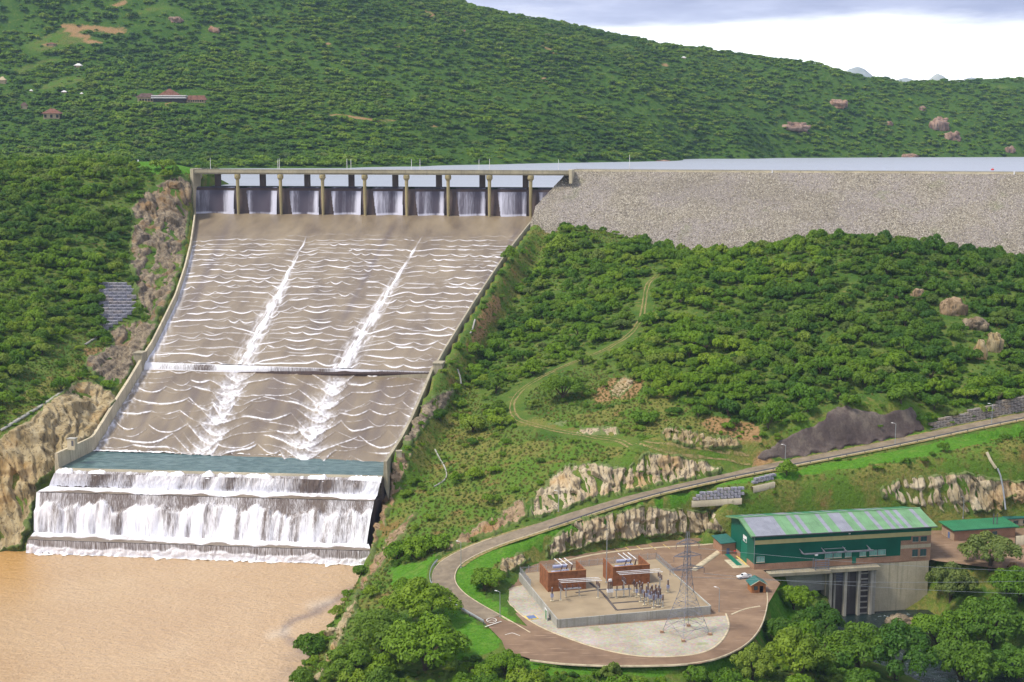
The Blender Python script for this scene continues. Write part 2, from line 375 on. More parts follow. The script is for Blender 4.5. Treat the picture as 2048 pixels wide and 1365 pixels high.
t = NT('riprap_stone'); r = t.rand(); t.done(t.mix(.3, t.ramp(r, [(0, (.22, .19, .15)), (.45, (.34, .30, .235)), (.8, (.415, .37, .295)), (1, (.52, .48, .40))]), t.ramp(t.noise(.8, 4), [(.3, (.25,)*3), (.7, (.75,)*3)]), 'OVERLAY'), .95, .15)
# ground: colour attribute holds grass / dry / soil / rock weights
def ground(name, g1=(.050, .105, .018), g2=(.105, .150, .030), g3=(.155, .150, .045)):
    t = NT(name); w = t.node('ShaderNodeSeparateColor', {0: t.attr('mask', 'Color')}); n = t.noise(.06, 6, rough=.65); f = t.noise(.7, 5, rough=.65); f2 = t.noise(.25, 5, t.map(t.pos(), loc=(9, 3, 2)))
    g = t.mix(t.step(n, .35, .65), g1, g2); g = t.mix(t.step(f2, .55, .72), g, g3)
    lawn = t.mix(t.step(f, .35, .65), (.055, .155, .013), (.088, .205, .022)); lawn = t.mix(t.math('MULTIPLY', t.step(f2, .5, .75), .5), lawn, (.16, .22, .05))
    dry = t.mix(t.step(f, .35, .65), (.105, .135, .028), (.19, .175, .05)); dry = t.mix(t.step(n, .42, .58), dry, (.085, .155, .022)); dry = t.mix(t.math('MULTIPLY', t.step(t.noise(.11, 4, t.map(t.pos(), loc=(40, 3, 2))), .58, .7), .7), dry, (.20, .115, .05))
    soil = t.mix(t.step(f, .3, .7), (.20, .125, .055), (.33, .21, .10))
    c = t.mix(t.step(t.math('ADD', w.outputs[0], t.math('MULTIPLY', t.math('SUBTRACT', f, .5), .7)), .35, .65), g, dry)
    c = t.mix(t.step(t.math('ADD', w.outputs[1], t.math('MULTIPLY', t.math('SUBTRACT', f2, .5), .9)), .3, .8), c, soil)
    c = t.mix(t.step(t.math('ADD', w.outputs[2], t.math('MULTIPLY', t.math('SUBTRACT', f, .5), .35)), .4, .6), c, lawn)
    c = t.mix(.45, c, t.ramp(t.noise(1.6, 5, rough=.7), [(.3, (.22,)*3), (.7, (.78,)*3)]), 'OVERLAY')
    t.bump(f, 1.0, .7); return t.done(c, 1.0, .05)
ground('ground'); ground('far_ground', (.032, .078, .010), (.055, .108, .014), (.12, .145, .03))
t = NT('track_soil'); f = t.noise(.8, 5); t.done(t.mix(t.step(f, .36, .62), (.12, .135, .035), (.27, .205, .095)), .95, .1)
# water
t = NT('lake_water'); r = t.noise(.02, 4, t.map(t.pos(), (.4, 1.2, 1))); t.done(t.mix(r, (.27, .295, .34), (.38, .41, .46)), .40, .5)
t = NT('river_water'); v = t.map(t.pos(), (.75, 1.0, 1), rot=(0, 0, .25)); r = t.noise(.28, 6, v, .62); r2 = t.noise(.02, 4, dist=.6); p = t.noise(.9, 4, v, .6)
ed = t.node('ShaderNodeSeparateColor', {0: t.attr('streak', 'Color')})
c = t.ramp(r2, [(.3, (.42, .275, .145)), (.5, (.46, .315, .175)), (.72, (.50, .355, .205))]); c = t.mix(t.math('MULTIPLY', t.step(p, .48, .72), .45), c, (.62, .44, .26)); c = t.mix(t.math('MULTIPLY', t.step(p, .48, .30), .35), c, (.36, .215, .10))
c = t.mix(ed.outputs[0], c, (.23, .165, .125)); c = t.mix(ed.outputs[1], c, (.80, .74, .62)); c = t.mix(ed.outputs[2], c, (.44, .235, .06))
t.bump(t.math('ADD', r, t.math('MULTIPLY', p, .5)), .9, 1.6); t.done(c, .32, .4)
t = NT('pool_water'); r = t.noise(.45, 5, t.map(t.pos(), (.6, 1.3, 1)), .6); q = t.noise(.8, 5, t.map(t.pos(), (.5, 1.4, 1), loc=(5, 2, 1)), .6)
c = t.mix(t.step(r, .35, .68), (.035, .085, .082), (.115, .185, .175)); c = t.mix(t.math('MULTIPLY', t.step(q, .68, .76), .6), c, (.6, .65, .64)); t.bump(r, .6, .6); t.done(c, .3, .4)
t = NT('tail_water'); r = t.noise(.5, 5); c = t.mix(t.step(r, .62, .75), (.012, .022, .022), (.25, .30, .32)); t.bump(r, .6, .5); t.done(c, .25, .5)
t = NT('rapids'); r = t.noise(.6, 5); c = t.mix(t.step(r, .4, .6), (.35, .37, .38), (.85, .85, .85)); t.bump(r, 1, .6); t.done(c, .8, .3)
t = NT('chute_water'); fo = t.attr('foam'); br = t.noise(.05, 5, t.map(t.pos(), (1.6, .35, 1)), .6); sp_ = t.noise(.9, 4, t.map(t.pos(), (1.5, .4, 1)), .6)
c = t.ramp(br, [(.28, (.125, .094, .066)), (.5, (.200, .156, .102)), (.72, (.262, .208, .134))]); dk = t.attr('dark'); c = t.mix(dk, c, (.105, .08, .075))
ff = t.step(t.math('ADD', fo, t.math('MULTIPLY', t.math('SUBTRACT', sp_, .5), .25)), .10, .85); ff = t.math('MULTIPLY', ff, 1.0)
c = t.mix(ff, c, (.80, .80, .84)); t.bump(sp_, .25, .3); t.done(c, t.math('ADD', .45, t.math('MULTIPLY', ff, .4)), .35)
t = NT('falling_water'); fo = t.attr('foam'); st = t.noise(1.0, 5, t.map(t.pos(), (2.6, 1.0, .16)), .65); st2 = t.noise(1.0, 4, t.map(t.pos(), (6.0, 3.0, .3)), .6)
f = t.math('ADD', fo, t.math('MULTIPLY', t.math('SUBTRACT', t.math('ADD', t.math('MULTIPLY', st, .6), t.math('MULTIPLY', st2, .4)), .5), 2.0)); f = t.step(f, .14, .95)
c = t.mix(f, t.mix(t.noise(.2, 3), (.105, .082, .082), (.175, .135, .105)), (.90, .90, .94)); t.bump(st, .6, .5); t.done(c, .6, .35)
t = NT('weir_water'); fo = t.attr('foam'); st = t.noise(1.0, 5, t.map(t.pos(), (.85, .5, .02)), .6); st2 = t.noise(1.0, 4, t.map(t.pos(), (2.6, 1.5, .05)), .6)
f = t.math('ADD', fo, t.math('MULTIPLY', t.math('SUBTRACT', t.math('ADD', t.math('MULTIPLY', st, .6), t.math('MULTIPLY', st2, .4)), .5), 1.15)); f = t.step(f, .12, 1.0)
c = t.mix(f, (.075, .062, .085), (.60, .60, .70)); t.done(c, .5, .35)
t = NT('foam'); r = t.noise(1.0, 5); c = t.mix(t.step(r, .35, .6), (.55, .5, .45), (.9, .9, .92)); t.bump(r, .8, .4); t.done(c, .9, .2)
t = NT('leaf')
r = t.rand(); lv = t.attr('tint'); n = t.noise(.012, 3)
c = t.ramp(r, [(0, (.038, .105, .007)), (.16, (.075, .172, .007)), (.34, (.128, .250, .008)), (.55, (.168, .295, .009)), (.75, (.215, .335, .014)), (.9, (.27, .355, .025)), (.97, (.21, .26, .05)), (1, (.20, .22, .07))])
c = t.mix(lv, t.mix(.38, c, (.022, .085, .008)), t.mix(.25, c, (.22, .34, .03))); c = t.mix(t.step(n, .45, .7), c, t.mix(.30, c, (.04, .14, .02))); n4 = t.noise(.0045, 4, t.map(t.pos(), loc=(300, 80, 0)), .6); c = t.mix(t.step(n4, .52, .40), c, t.mix(.5, c, (.022, .085, .016))); c = t.mix(t.math('MULTIPLY', t.step(n4, .54, .66), .45), c, (.19, .27, .03))
t.set(t.p.inputs['Base Color'], c); t.p.inputs['Roughness'].default_value = .55; t.p.inputs['Specular IOR Level'].default_value = .2
tr = t.node('ShaderNodeBsdfTranslucent', {0: t.mix(.5, c, (.20, .32, .03))}); mx = t.node('ShaderNodeMixShader', {0: .3}); t.l.new(t.p.outputs[0], mx.inputs[1]); t.l.new(tr.outputs[0], mx.inputs[2]); t.l.new(mx.outputs[0], t.out.inputs[0])
M = MATS
# ------------------------------------------------------------------ spillway frame (planes through the photographed edges)
Z_FOOT, Z_POOL, Z_RIV, Z_PLAT, Z_YARD, Z_TAIL = -19.4, -97.0, -125.5, -113.0, -110.6, -131.0
A_ = np.array([at_z(392, 427, Z_FOOT), at_z(1085, 433, Z_FOOT), at_z(190, 902, Z_POOL) + [0, 0, 3.5], at_z(775, 918, Z_POOL) + [0, 0, 3.5]])
pa, pb, pc = np.linalg.lstsq(np.c_[A_[:, :2], np.ones(4)], A_[:, 2], rcond=None)[0]
PN = np.array([-pa, -pb, 1.0])
def chute_z(x, y, low=False): return pa*x + pb*y + pc - (3.5 if low else 0)
def on_chute(px, py, up=0.0): return at_plane(px, py, np.array([0, 0, pc + up]), PN)
LE_up = np.array([on_chute(*p) for p in [(393, 427), (391, 450), (384, 500), (372, 550), (354, 605), (330, 655), (308, 700), (291, 726)]])
LE_lo = np.array([on_chute(*p, up=-3.5) for p in [(287, 742), (262, 785), (235, 828), (213, 866), (190, 902)]])
RE_up = np.array([on_chute(*p, up=4.0) - [0, 0, 4.0] for p in [(1066, 436), (1052, 452), (1036, 472), (1008, 508), (978, 552), (945, 602), (912, 655), (884, 700), (868, 729)]])
RE_lo = np.array([on_chute(*p, up=0.5) - [0, 0, 4.0] for p in [(862, 741), (842, 790), (818, 845), (797, 885), (777, 916)]])
# stations of the steps below the pool: (left pixel, right pixel, z)
ST = {'pool_a': ((190, 902), (777, 917), Z_POOL), 'pool_b': ((118, 937), (766, 953), Z_POOL), 'lip': ((112, 944), (763, 960), Z_POOL-.4),
      'f1b': ((99, 973), (755, 992), -103.6), 'f2t': ((73, 985), (748, 1003), -104.2), 'f2b': ((72, 1062), (736, 1087), -119.6),
      'f3t': ((55, 1080), (742, 1103), -120.1), 'f3b': ((53, 1106), (730, 1130), Z_RIV)}
ST = {k: (at_z(*a, z), at_z(*b, z)) for k, (a, b, z) in ST.items()}

# ------------------------------------------------------------------ near terrain: scattered heights read from the picture, interpolated
ctrl = []
def C(px, py, Y): ctrl.append(at_y(px, py, Y))
def CZ(px, py, z): ctrl.append(at_z(px, py, z))
def CW(x, y, z): ctrl.append(np.array([x, y, z], float))
for a in [(1110, 436, 945), (1160, 448, 915), (1200, 464, 890), (1300, 500, 858), (1400, 522, 842), (1500, 505, 822), (1650, 478, 795), (1850, 492, 785), (2048, 532, 770), (2250, 560, 765),
          (1030, 520, 885), (1010, 560, 843), (1100, 560, 815), (1300, 570, 765), (1500, 570, 728), (1700, 570, 708), (2048, 615, 685), (2250, 640, 680),
          (945, 650, 757), (1100, 650, 728), (1300, 660, 680), (1500, 665, 650), (1750, 670, 632), (2048, 710, 615), (2250, 730, 610),
          (895, 748, 682), (1000, 740, 662), (1150, 740, 633), (1300, 748, 606), (1500, 745, 590), (1750, 745, 580), (2048, 780, 570), (2250, 790, 572),
          (850, 828, 615), (950, 820, 605), (1100, 820, 580), (1300, 825, 558), (1520, 830, 545), (1700, 808, 544), (1830, 822, 543), (1900, 830, 545), (2040, 800, 553),
          (820, 900, 567), (900, 890, 564), (1050, 872, 546), (1200, 872, 536), (1330, 860, 533), (1450, 895, 524), (1500, 905, 521),
          (802, 940, 545), (900, 960, 530), (1000, 960, 514), (1130, 935, 508), (1290, 905, 513), (1400, 920, 512),
          (772, 985, 520), (830, 1010, 505), (900, 1050, 484), (1000, 1010, 492), (1060, 985, 496), (1000, 1040, 480),
          (755, 1050, 505), (748, 1110, 497), (800, 1080, 478), (860, 1085, 470), (820, 1120, 456), (770, 1140, 466), (740, 1170, 462),
          # left bank
          (0, 868, 537), (60, 895, 540), (110, 925, 545), (-200, 850, 525), (0, 980, 532), (50, 1000, 527), (40, 1060, 520), (0, 1098, 516), (-200, 1085, 512), (95, 960, 534),
          (0, 790, 578), (100, 780, 595), (180, 762, 617), (215, 790, 606), (150, 850, 570), (175, 880, 560), (-200, 780, 560),
          (250, 720, 683), (0, 650, 672), (120, 650, 697), (220, 650, 725), (300, 640, 752), (-200, 640, 660),
          (0, 540, 768), (150, 540, 790), (250, 540, 822), (330, 540, 842), (-200, 540, 755), (0, 440, 862), (150, 440, 880), (260, 440, 915), (355, 440, 950), (-200, 440, 850),
          (0, 352, 955), (200, 348, 975), (300, 352, 982), (372, 346, 992), (-200, 350, 945)]: C(*a)
for w in [(-378, 1050, 13), (-300, 1060, 16), (-240, 1030, 13.5), (-245, 1080, 9), (-330, 1200, 3), (-460, 1100, 16), (-560, 1250, 6), (-250, 1200, -8), (-330, 1330, -6), (-240, 1100, -3),
          (180, 885, -48), (60, 950, -25), (110, 925, -42), (280, 860, -48), (380, 840, -48), (480, 820, -45), (250, 960, -60), (430, 950, -55), (60, 1040, -40), (0, 1050, -40), (-150, 1060, -40)]: CW(*w)
# banks toward the camera
for a in [(700, 1215, -120), (690, 1260, -121), (650, 1320, -121), (760, 1200, -116), (830, 1170, -113.5), (760, 1300, -117), (880, 1240, -114), (960, 1330, -115), (620, 1380, -122)]: CZ(*a)
for w in [(40, 352, -118), (80, 368, -119), (110, 392, -124), (100, 425, -126), (122, 440, -131), (135, 418, -134), (150, 400, -134), (120, 375, -130), (20, 330, -119), (-40, 345, -121), (-60, 320, -124), (80, 330, -124), (130, 340, -122),
          (170, 440, -122), (160, 455, -120), (185, 425, -121), (210, 440, -113), (175, 405, -127), (200, 385, -118), (180, 350, -110), (130, 320, -116), (150, 300, -104), (60, 300, -118), (250, 400, -104), (230, 330, -98),
          (270, 460, -111), (250, 500, -108), (330, 420, -98), (300, 520, -100), (400, 560, -85), (450, 460, -85), (0, 280, -118), (-60, 280, -124), (150, 250, -92), (60, 250, -100), (-20, 230, -110), (250, 250, -78)]: CW(*w)
ROAD_PX = [(1075, 1292, -113), (1030, 1265, -113), (985, 1238, -113), (940, 1213, -112.6), (905, 1190, -112.2), (884, 1163, -111.4), (892, 1132, -110.2), (930, 1108, -108.8), (985, 1085, -107), (1045, 1066, -105.2), (1100, 1048, -103.4),
           (1200, 1014, -100), (1300, 985, -97), (1420, 958, -94.2), (1540, 934, -91.3), (1670, 909, -88.3), (1790, 886, -85.4), (1920, 858, -82), (2048, 832, -78.8), (2180, 806, -75.5), (2320, 780, -72)]
ROAD = smooth_line([at_z(*p) for p in ROAD_PX], 240, 2)
for p in ROAD[::12]: CW(*p)
TRACK_PX = [(1500, 921), (1420, 908), (1330, 897), (1230, 880), (1130, 866), (1060, 850), (1020, 833), (1018, 810), (1040, 780), (1085, 752), (1140, 728), (1200, 705), (1250, 680), (1280, 650), (1290, 615), (1288, 580), (1300, 555), (1340, 540)]
PLAT = [tuple(at_z(x, y, Z_PLAT)[:2]) for x, y in [(1005, 1180), (1040, 1135), (1100, 1105), (1210, 1088), (1330, 1075), (1430, 1068)]]
PLAT += [(72, 483), (110, 494), (150, 500), (175, 503), (200, 505), (250, 508), (310, 500), (300, 462), (205, 452), (172, 450), (150, 460)]   # behind and right of the powerhouse
PH0 = at_z(1508, 1140, Z_PLAT); PH1 = at_z(1860, 1119, Z_PLAT)
PLAT += [(PH1[0], PH1[1]), (PH0[0] + 3, PH0[1] - .5), (90, 436)]
PLAT += [tuple(at_z(x, y, Z_PLAT)[:2]) for x, y in [(1535, 1210), (1520, 1262), (1480, 1300), (1400, 1328), (1250, 1332), (1130, 1328), (1060, 1318), (1012, 1302), (1004, 1282), (985, 1262), (955, 1232), (975, 1222), (1010, 1240), (1055, 1253), (1035, 1232), (1012, 1205)]]
ctrl = np.array(ctrl)
def rbf_fit(P):
    d = np.linalg.norm(P[:, None, :2] - P[None, :, :2], axis=-1); n = len(P)
    K = np.zeros((n+3, n+3)); K[:n, :n] = d - np.eye(n)*2.0; T = np.c_[P[:, :2]/500, np.ones(n)]; K[:n, n:] = T; K[n:, :n] = T.T
    return np.linalg.solve(K, np.r_[P[:, 2], 0, 0, 0])
def rbf_eval(P, w, x, y):
    out = np.empty(x.size); xf, yf = x.ravel(), y.ravel()
    for i in range(0, x.size, 20000):
        a, b = xf[i:i+20000], yf[i:i+20000]; d = np.hypot(a[:, None]-P[None, :, 0], b[:, None]-P[None, :, 1])
        out[i:i+20000] = d @ w[:-3] + np.c_[a/500, b/500, np.ones(len(a))] @ w[-3:]
    return out.reshape(x.shape)
GX0, GX1, GY0, GY1, GS = -560.0, 500.0, 225.0, 1330.0, 2.5
gx = np.arange(GX0, GX1+.1, GS); gy = np.arange(GY0, GY1+.1, GS); X, Y = np.meshgrid(gx, gy)
cg = np.arange(GX0-10, GX1+20, 10.0); cgy = np.arange(GY0-10, GY1+20, 10.0); CX, CY = np.meshgrid(cg, cgy)
wts = rbf_fit(ctrl); CZg = rbf_eval(ctrl, wts, CX, CY)
def bilin(Z, x0, y0, st, x, y):
    u = np.clip((np.asarray(x)-x0)/st, 0, Z.shape[1]-1.001); v = np.clip((np.asarray(y)-y0)/st, 0, Z.shape[0]-1.001)
    i, j = u.astype(int), v.astype(int); a, b = u-i, v-j
    return (Z[j, i]*(1-a)+Z[j, i+1]*a)*(1-b) + (Z[j+1, i]*(1-a)+Z[j+1, i+1]*a)*b
Z = bilin(CZg, cg[0], cgy[0], 10.0, X, Y)
Z = Z + fbm(X/38, Y/38, 3.3, 4)*2.2 + fbm(X/9, Y/9, 8.3, 3)*.5
# level platform and road bench
wpl = poly_soft(PLAT, X, Y, 3.0); Z = Z*(1-wpl) + (Z_PLAT-.25)*wpl
dr, pr = dist_line(ROAD, X, Y); zr = np.interp(pr.ravel(), np.arange(len(ROAD)), ROAD[:, 2]).reshape(X.shape)
wr = 1 - smooth(5.2, 10.5, dr); Z = Z*(1-wr) + (zr-.25)*wr
dpl, _ = dist_line(PLAT, X, Y, True); dpl = np.where(inside(PLAT, X, Y), 0, dpl); bell = smooth(1.0, 4.5, dpl)*smooth(24, 10, dpl)*(Y > 458)*(X > -8)
Z = np.where((bell > 0) & (Z > Z_PLAT), np.minimum(Z_PLAT + (Z-Z_PLAT)*(1+1.3*bell), np.maximum(Z, zr-1.0)), Z)
Ipx = np.interp(pr.ravel(), np.arange(len(ROAD)), project(ROAD)[0]).reshape(X.shape); upper = (Y > np.interp(X, ROAD[60:, 0], ROAD[60:, 1])); bell = smooth(6, 10, dr)*smooth(26, 14, dr)*upper*smooth(1000, 1060, Ipx)*smooth(1900, 1820, Ipx)
Z = np.where(Z > zr, zr + (Z-zr)*(1+.8*bell), Z)
bz_ = ((smooth(1.0, 4.5, dpl)*smooth(26, 10, dpl)*(Y > 455)*(X > -8)) > .05)
for _ in range(4):
    Zs = Z.copy(); Zs[1:-1, 1:-1] = (Z[1:-1, 1:-1]*2 + Z[:-2, 1:-1] + Z[2:, 1:-1] + Z[1:-1, :-2] + Z[1:-1, 2:])/6; Z = np.where(bz_, Zs, Z)
# carve the chute, the pool, the steps and the river
CH = [tuple(p[:2]) for p in LE_up] + [tuple(p[:2]) for p in LE_lo] + [tuple(ST['pool_b'][0][:2]), tuple(ST['pool_b'][1][:2])] + [tuple(p[:2]) for p in RE_lo[::-1]] + [tuple(p[:2]) for p in RE_up[::-1]]
dch, _ = dist_line(np.array(CH), X, Y, True); sdf = np.where(inside(CH, X, Y), dch, -dch); w = smooth(-3.0, -.8, sdf); tgt = np.maximum(chute_z(X, Y) - 9, -108); Z = Z*(1-w) + np.minimum(Z, tgt)*w
_wd = (RE_up[0]-LE_up[0])[:2]; _wu = np.array([-_wd[1], _wd[0]])/np.linalg.norm(_wd); WEIRP = [tuple(LE_up[0][:2]-_wu*14), tuple(RE_up[0][:2]+_wd*.08-_wu*14), tuple(RE_up[0][:2]+_wd*.08+_wu*60), tuple(LE_up[0][:2]+_wu*60)]
# ground beside the chute walls stays just under the coping
cd_ = np.minimum(dist_line(np.vstack([LE_up[1:], LE_lo]), X, Y)[0], dist_line(np.vstack([RE_up, RE_lo]), X, Y)[0]); cop = smooth(17, 6, cd_)*(1-w)*(Y < 985)*(Y > ST['pool_b'][1][1]+2); mid_x = np.interp(Y, np.r_[RE_lo[::-1, 1], RE_up[::-1, 1]], np.r_[RE_lo[::-1, 0], RE_up[::-1, 0]]) - 40
tgt = np.maximum(chute_z(X, Y), -96.5) + np.where(X > mid_x, 3.0, 2.4) + .8*fbm(X/7, Y/7, 3, 3); Z = Z*(1-cop) + tgt*cop
ww = smooth(-.5, 2.0, np.where(inside(WEIRP, X, Y), 1, -1)*dist_line(np.array(WEIRP), X, Y, True)[0]); Z = Z*(1-ww) + np.minimum(Z, -33)*ww
SB = [tuple(ST['pool_b'][0][:2]), tuple(ST['f2t'][0][:2]), tuple(ST['f3b'][0][:2]), tuple(ST['f3b'][1][:2]), tuple(ST['f2t'][1][:2]), tuple(ST['pool_b'][1][:2])]
w = poly_soft(SB, X, Y, 1.5); Z = Z*(1-w) + np.minimum(Z, -130)*w
RIV = [tuple(at_z(x, y, Z_RIV)[:2]) for x, y in [(-500, 1100), (-100, 1104), (0, 1106), (53, 1106), (730, 1130), (722, 1150), (700, 1192), (668, 1240), (640, 1288), (610, 1330), (585, 1372), (560, 1440)]] + [(-75, 225), (-560, 225), (-560, 500)]
w = poly_soft(RIV, X, Y, 2.5); Z = Z*(1-w) + np.minimum(Z, Z_RIV-4)*w
TAILP = [(112, 462), (150, 462), (152, 440), (160, 415), (150, 392), (128, 392), (112, 410), (110, 440)]
w = poly_soft(TAILP, X, Y, 3.0); Z = Z*(1-w) + np.minimum(Z, Z_TAIL-2)*w
PHB = [(PH0[0]+12, PH0[1]-3), (PH1[0], PH1[1]-1.5), (PH1[0]-1, PH1[1]+14), (PH0[0]+13, PH0[1]+14)]   # draft pit under the powerhouse front
w = poly_soft(PHB, X, Y, 2.0); Z = Z*(1-w) + np.minimum(Z, -124)*w
def hz(x, y): return bilin(Z, GX0, GY0, GS, x, y)
def cast(px, py, y0=235.0, y1=1320.0, n=460):
    """where the rays through photo pixels meet the near terrain"""
    d = rays(px, py); ys = np.linspace(y0, y1, n); hit = np.full(np.shape(px), np.nan); prev = None
    for yv in ys:
        zr_ = CAMZ + d[..., 2]*yv; g = zr_ - hz(d[..., 0]*yv, np.full(np.shape(px), yv))
        if prev is not None:
            k = np.isnan(hit) & (g <= 0) & (prev > 0); hit = np.where(k, yv - (ys[1]-ys[0])*(-g)/(prev-g+1e-9), hit)
        prev = g
    h = np.where(np.isnan(hit), y1, hit); P = np.stack([d[..., 0]*h, h, CAMZ + d[..., 2]*h], -1); return P
def cast1(px, py): return cast(np.array([float(px)]), np.array([float(py)]))[0]

# masks in photo space: R dry grass, G bare soil, B lawn
PX, PY = project(np.stack([X, Y, Z], -1))
jx, jy = fbm(X/12, Y/12, 1.1, 3)*9, fbm(X/12, Y/12, 6.1, 3)*7
QX, QY = PX+jx, PY+jy
DRY = [[(770, 980), (850, 860), (900, 740), (960, 640), (1010, 560), (1080, 440), (1130, 440), (1060, 560), (980, 680), (930, 800), (960, 860), (1050, 880), (1180, 880), (1300, 905), (1130, 935), (1060, 1000), (930, 1070), (850, 1120), (780, 1130), (740, 1130)],
       [(1470, 960), (1760, 905), (1800, 960), (1760, 1010), (1440, 1020), (1460, 985)], [(1850, 900), (2048, 860), (2048, 950), (1900, 960)], [(1010, 850), (1320, 800), (1500, 850), (1500, 900), (1200, 870)],
       [(700, 1170), (760, 1130), (790, 1180), (700, 1260), (640, 1365), (600, 1365)], [(940, 1130), (1000, 1120), (1000, 1170), (960, 1190)], [(1080, 1050), (1440, 985), (1450, 1010), (1100, 1110)],
       [(60, 780), (200, 690), (240, 700), (180, 770), (60, 850), (0, 870), (0, 820)], [(1780, 1110), (1900, 1130), (1900, 1250), (1750, 1250)], [(1150, 780), (1350, 740), (1350, 800), (1200, 810)]]
SOIL = [[(1180, 780), (1240, 755), (1290, 760), (1270, 800), (1190, 805)], [(1420, 830), (1510, 845), (1530, 890), (1440, 880), (1400, 850)], [(170, 700), (230, 690), (230, 720), (180, 735)], [(1000, 1120), (1050, 1105), (1040, 1135), (1010, 1140)], [(980, 590), (1010, 590), (970, 680), (930, 700)], [(1500, 940), (1545, 930), (1550, 915), (1505, 918)]]
LAWN = [[(785, 1175), (780, 1135), (850, 1125), (880, 1100), (860, 1140), (842, 1172), (850, 1200)], [(900, 1160), (930, 1120), (1010, 1090), (1100, 1062), (1090, 1095), (1000, 1120), (965, 1150), (960, 1185), (1010, 1215), (1035, 1250), (990, 1245), (920, 1200)],
        [(885, 1205), (930, 1230), (980, 1262), (1010, 1275), (1000, 1300), (930, 1325), (900, 1320), (890, 1260)], [(1090, 1060), (1300, 1000), (1420, 975), (1420, 990), (1300, 1015), (1120, 1080)], [(1430, 970), (1560, 945), (1800, 900), (2048, 845), (2048, 870), (1800, 920), (1560, 960)],
        [(1860, 1090), (1930, 1085), (1930, 1110), (1870, 1120)], [(230, 312), (400, 325), (390, 345), (330, 350), (290, 345)], [(1540, 1180), (1600, 1160), (1590, 1230), (1520, 1290), (1470, 1320), (1500, 1290), (1535, 1240)], [(1720, 890), (1850, 862), (1860, 868), (1740, 900)],
        [(1040, 1320), (1500, 1310), (1490, 1345), (1040, 1350)]]
def pm(polys, x, y, w=6):
    r = np.zeros(x.shape)
    for p in polys:
        bx = [q[0] for q in p]; by = [q[1] for q in p]; k = (x > min(bx)-20) & (x < max(bx)+20) & (y > min(by)-20) & (y < max(by)+20)
        if k.any(): r[k] = np.maximum(r[k], poly_soft(p, x[k], y[k], w))
    return r
mask = np.stack([pm(DRY, QX, QY, 10), pm(SOIL, QX, QY, 8), pm(LAWN, QX, QY, 3)], -1)
# steep banks show soil and dry grass
gzy, gzx = np.gradient(Z, GS); slope = np.hypot(gzx, gzy); mask[..., 0] = np.maximum(mask[..., 0], smooth(.65, 1.1, slope)*.8)
V = np.stack([X, Y, Z], -1).reshape(-1, 3)
put('ground', mesh_np('ground', V, grid_faces(*X.shape), M['ground'], {'mask': mask.reshape(-1, 3)}, True), kind='structure', label='grassy valley sides and banks around the spillway')

# ------------------------------------------------------------------ far hills across the reservoir
fc = []
def FC(px, py, Y): fc.append(at_y(px, py, Y))
for a in [(830, 2, 2750), (900, 22, 2760), (1010, 50, 2780), (1180, 77, 2820), (1400, 117, 2880), (1650, 143, 2950), (1800, 164, 3050), (1980, 168, 3150), (2048, 168, 3150), (2250, 160, 3200), (2500, 150, 3250),
          (600, -60, 2700), (300, -130, 2650), (0, -180, 2600), (-300, -200, 2600), (0, 60, 2350), (200, 80, 2340), (400, 90, 2360), (700, 110, 2420), (1000, 140, 2500), (1300, 190, 2580), (1600, 200, 2800), (1800, 225, 2880), (2048, 230, 2950), (2300, 230, 3000),
          (0, 200, 2020), (340, 195, 2030), (700, 215, 2100), (1000, 240, 2200), (1250, 265, 2300), (1500, 270, 2600), (1700, 280, 2720), (2048, 275, 2800), (0, 290, 1850), (300, 300, 1830), (600, 305, 1880), (1000, 308, 2000), (1250, 310, 2200), (1500, 305, 2520), (-300, 200, 2000), (-300, 290, 1820)]: FC(*a)
SH = [at_z(x, y, 0) for x, y in [(-300, 337), (0, 338.5), (250, 338.5), (400, 338.5), (700, 337), (850, 333.5), (1000, 329.5), (1150, 326), (1280, 324), (1345, 322.5), (1400, 318), (1550, 316.5), (1800, 315), (2048, 313.5), (2300, 312)]]
fc += SH; fc += [p + np.array([0, -60, -22]) for p in SH]; fc += [np.array([p[0], 4100, 90.]) for p in SH]; fc += [np.array([x, 3500, z]) for x, z in ((-1400, 360), (-700, 330), (-200, 300), (300, 220), (800, 120), (1300, 110), (1700, 120))]
fc = np.array(fc); fw = rbf_fit(fc)
FS = 12.0; fx = np.arange(-1500, 1850, FS); fy = np.arange(1452, 3900, FS); FX, FY = np.meshgrid(fx, fy)
FZ = rbf_eval(fc, fw, FX, FY); hh = smooth(0, 40, FZ)
FZ = FZ + (fbm(FX/160, FY/160, 2.2, 4)*13 + fbm(FX/45, FY/45, 5.5, 3)*3.0)*hh
def fhz(x, y): return bilin(FZ, fx[0], fy[0], FS, x, y)
def fcast(px, py, y0=1480.0, y1=3880.0, n=560):
    d = rays(px, py); ys = np.linspace(y0, y1, n); hit = np.full(np.shape(px), np.nan); prev = None
    for yv in ys:
        g = CAMZ + d[..., 2]*yv - fhz(d[..., 0]*yv, np.full(np.shape(px), yv))
        if prev is not None:
            k = np.isnan(hit) & (g <= 0) & (prev > 0); hit = np.where(k, yv - (ys[1]-ys[0])*(-g)/(prev-g+1e-9), hit)
        prev = g
    h = np.where(np.isnan(hit), np.nan, hit); return np.stack([d[..., 0]*h, h, CAMZ + d[..., 2]*h], -1)
def fcast1(px, py): return fcast(np.array([float(px)]), np.array([float(py)]))[0]
FPX, FPY = project(np.stack([FX, FY, FZ], -1)); fjx, fjy = fbm(FX/60, FY/60, 1.7, 3)*12, fbm(FX/60, FY/60, 7.7, 3)*6
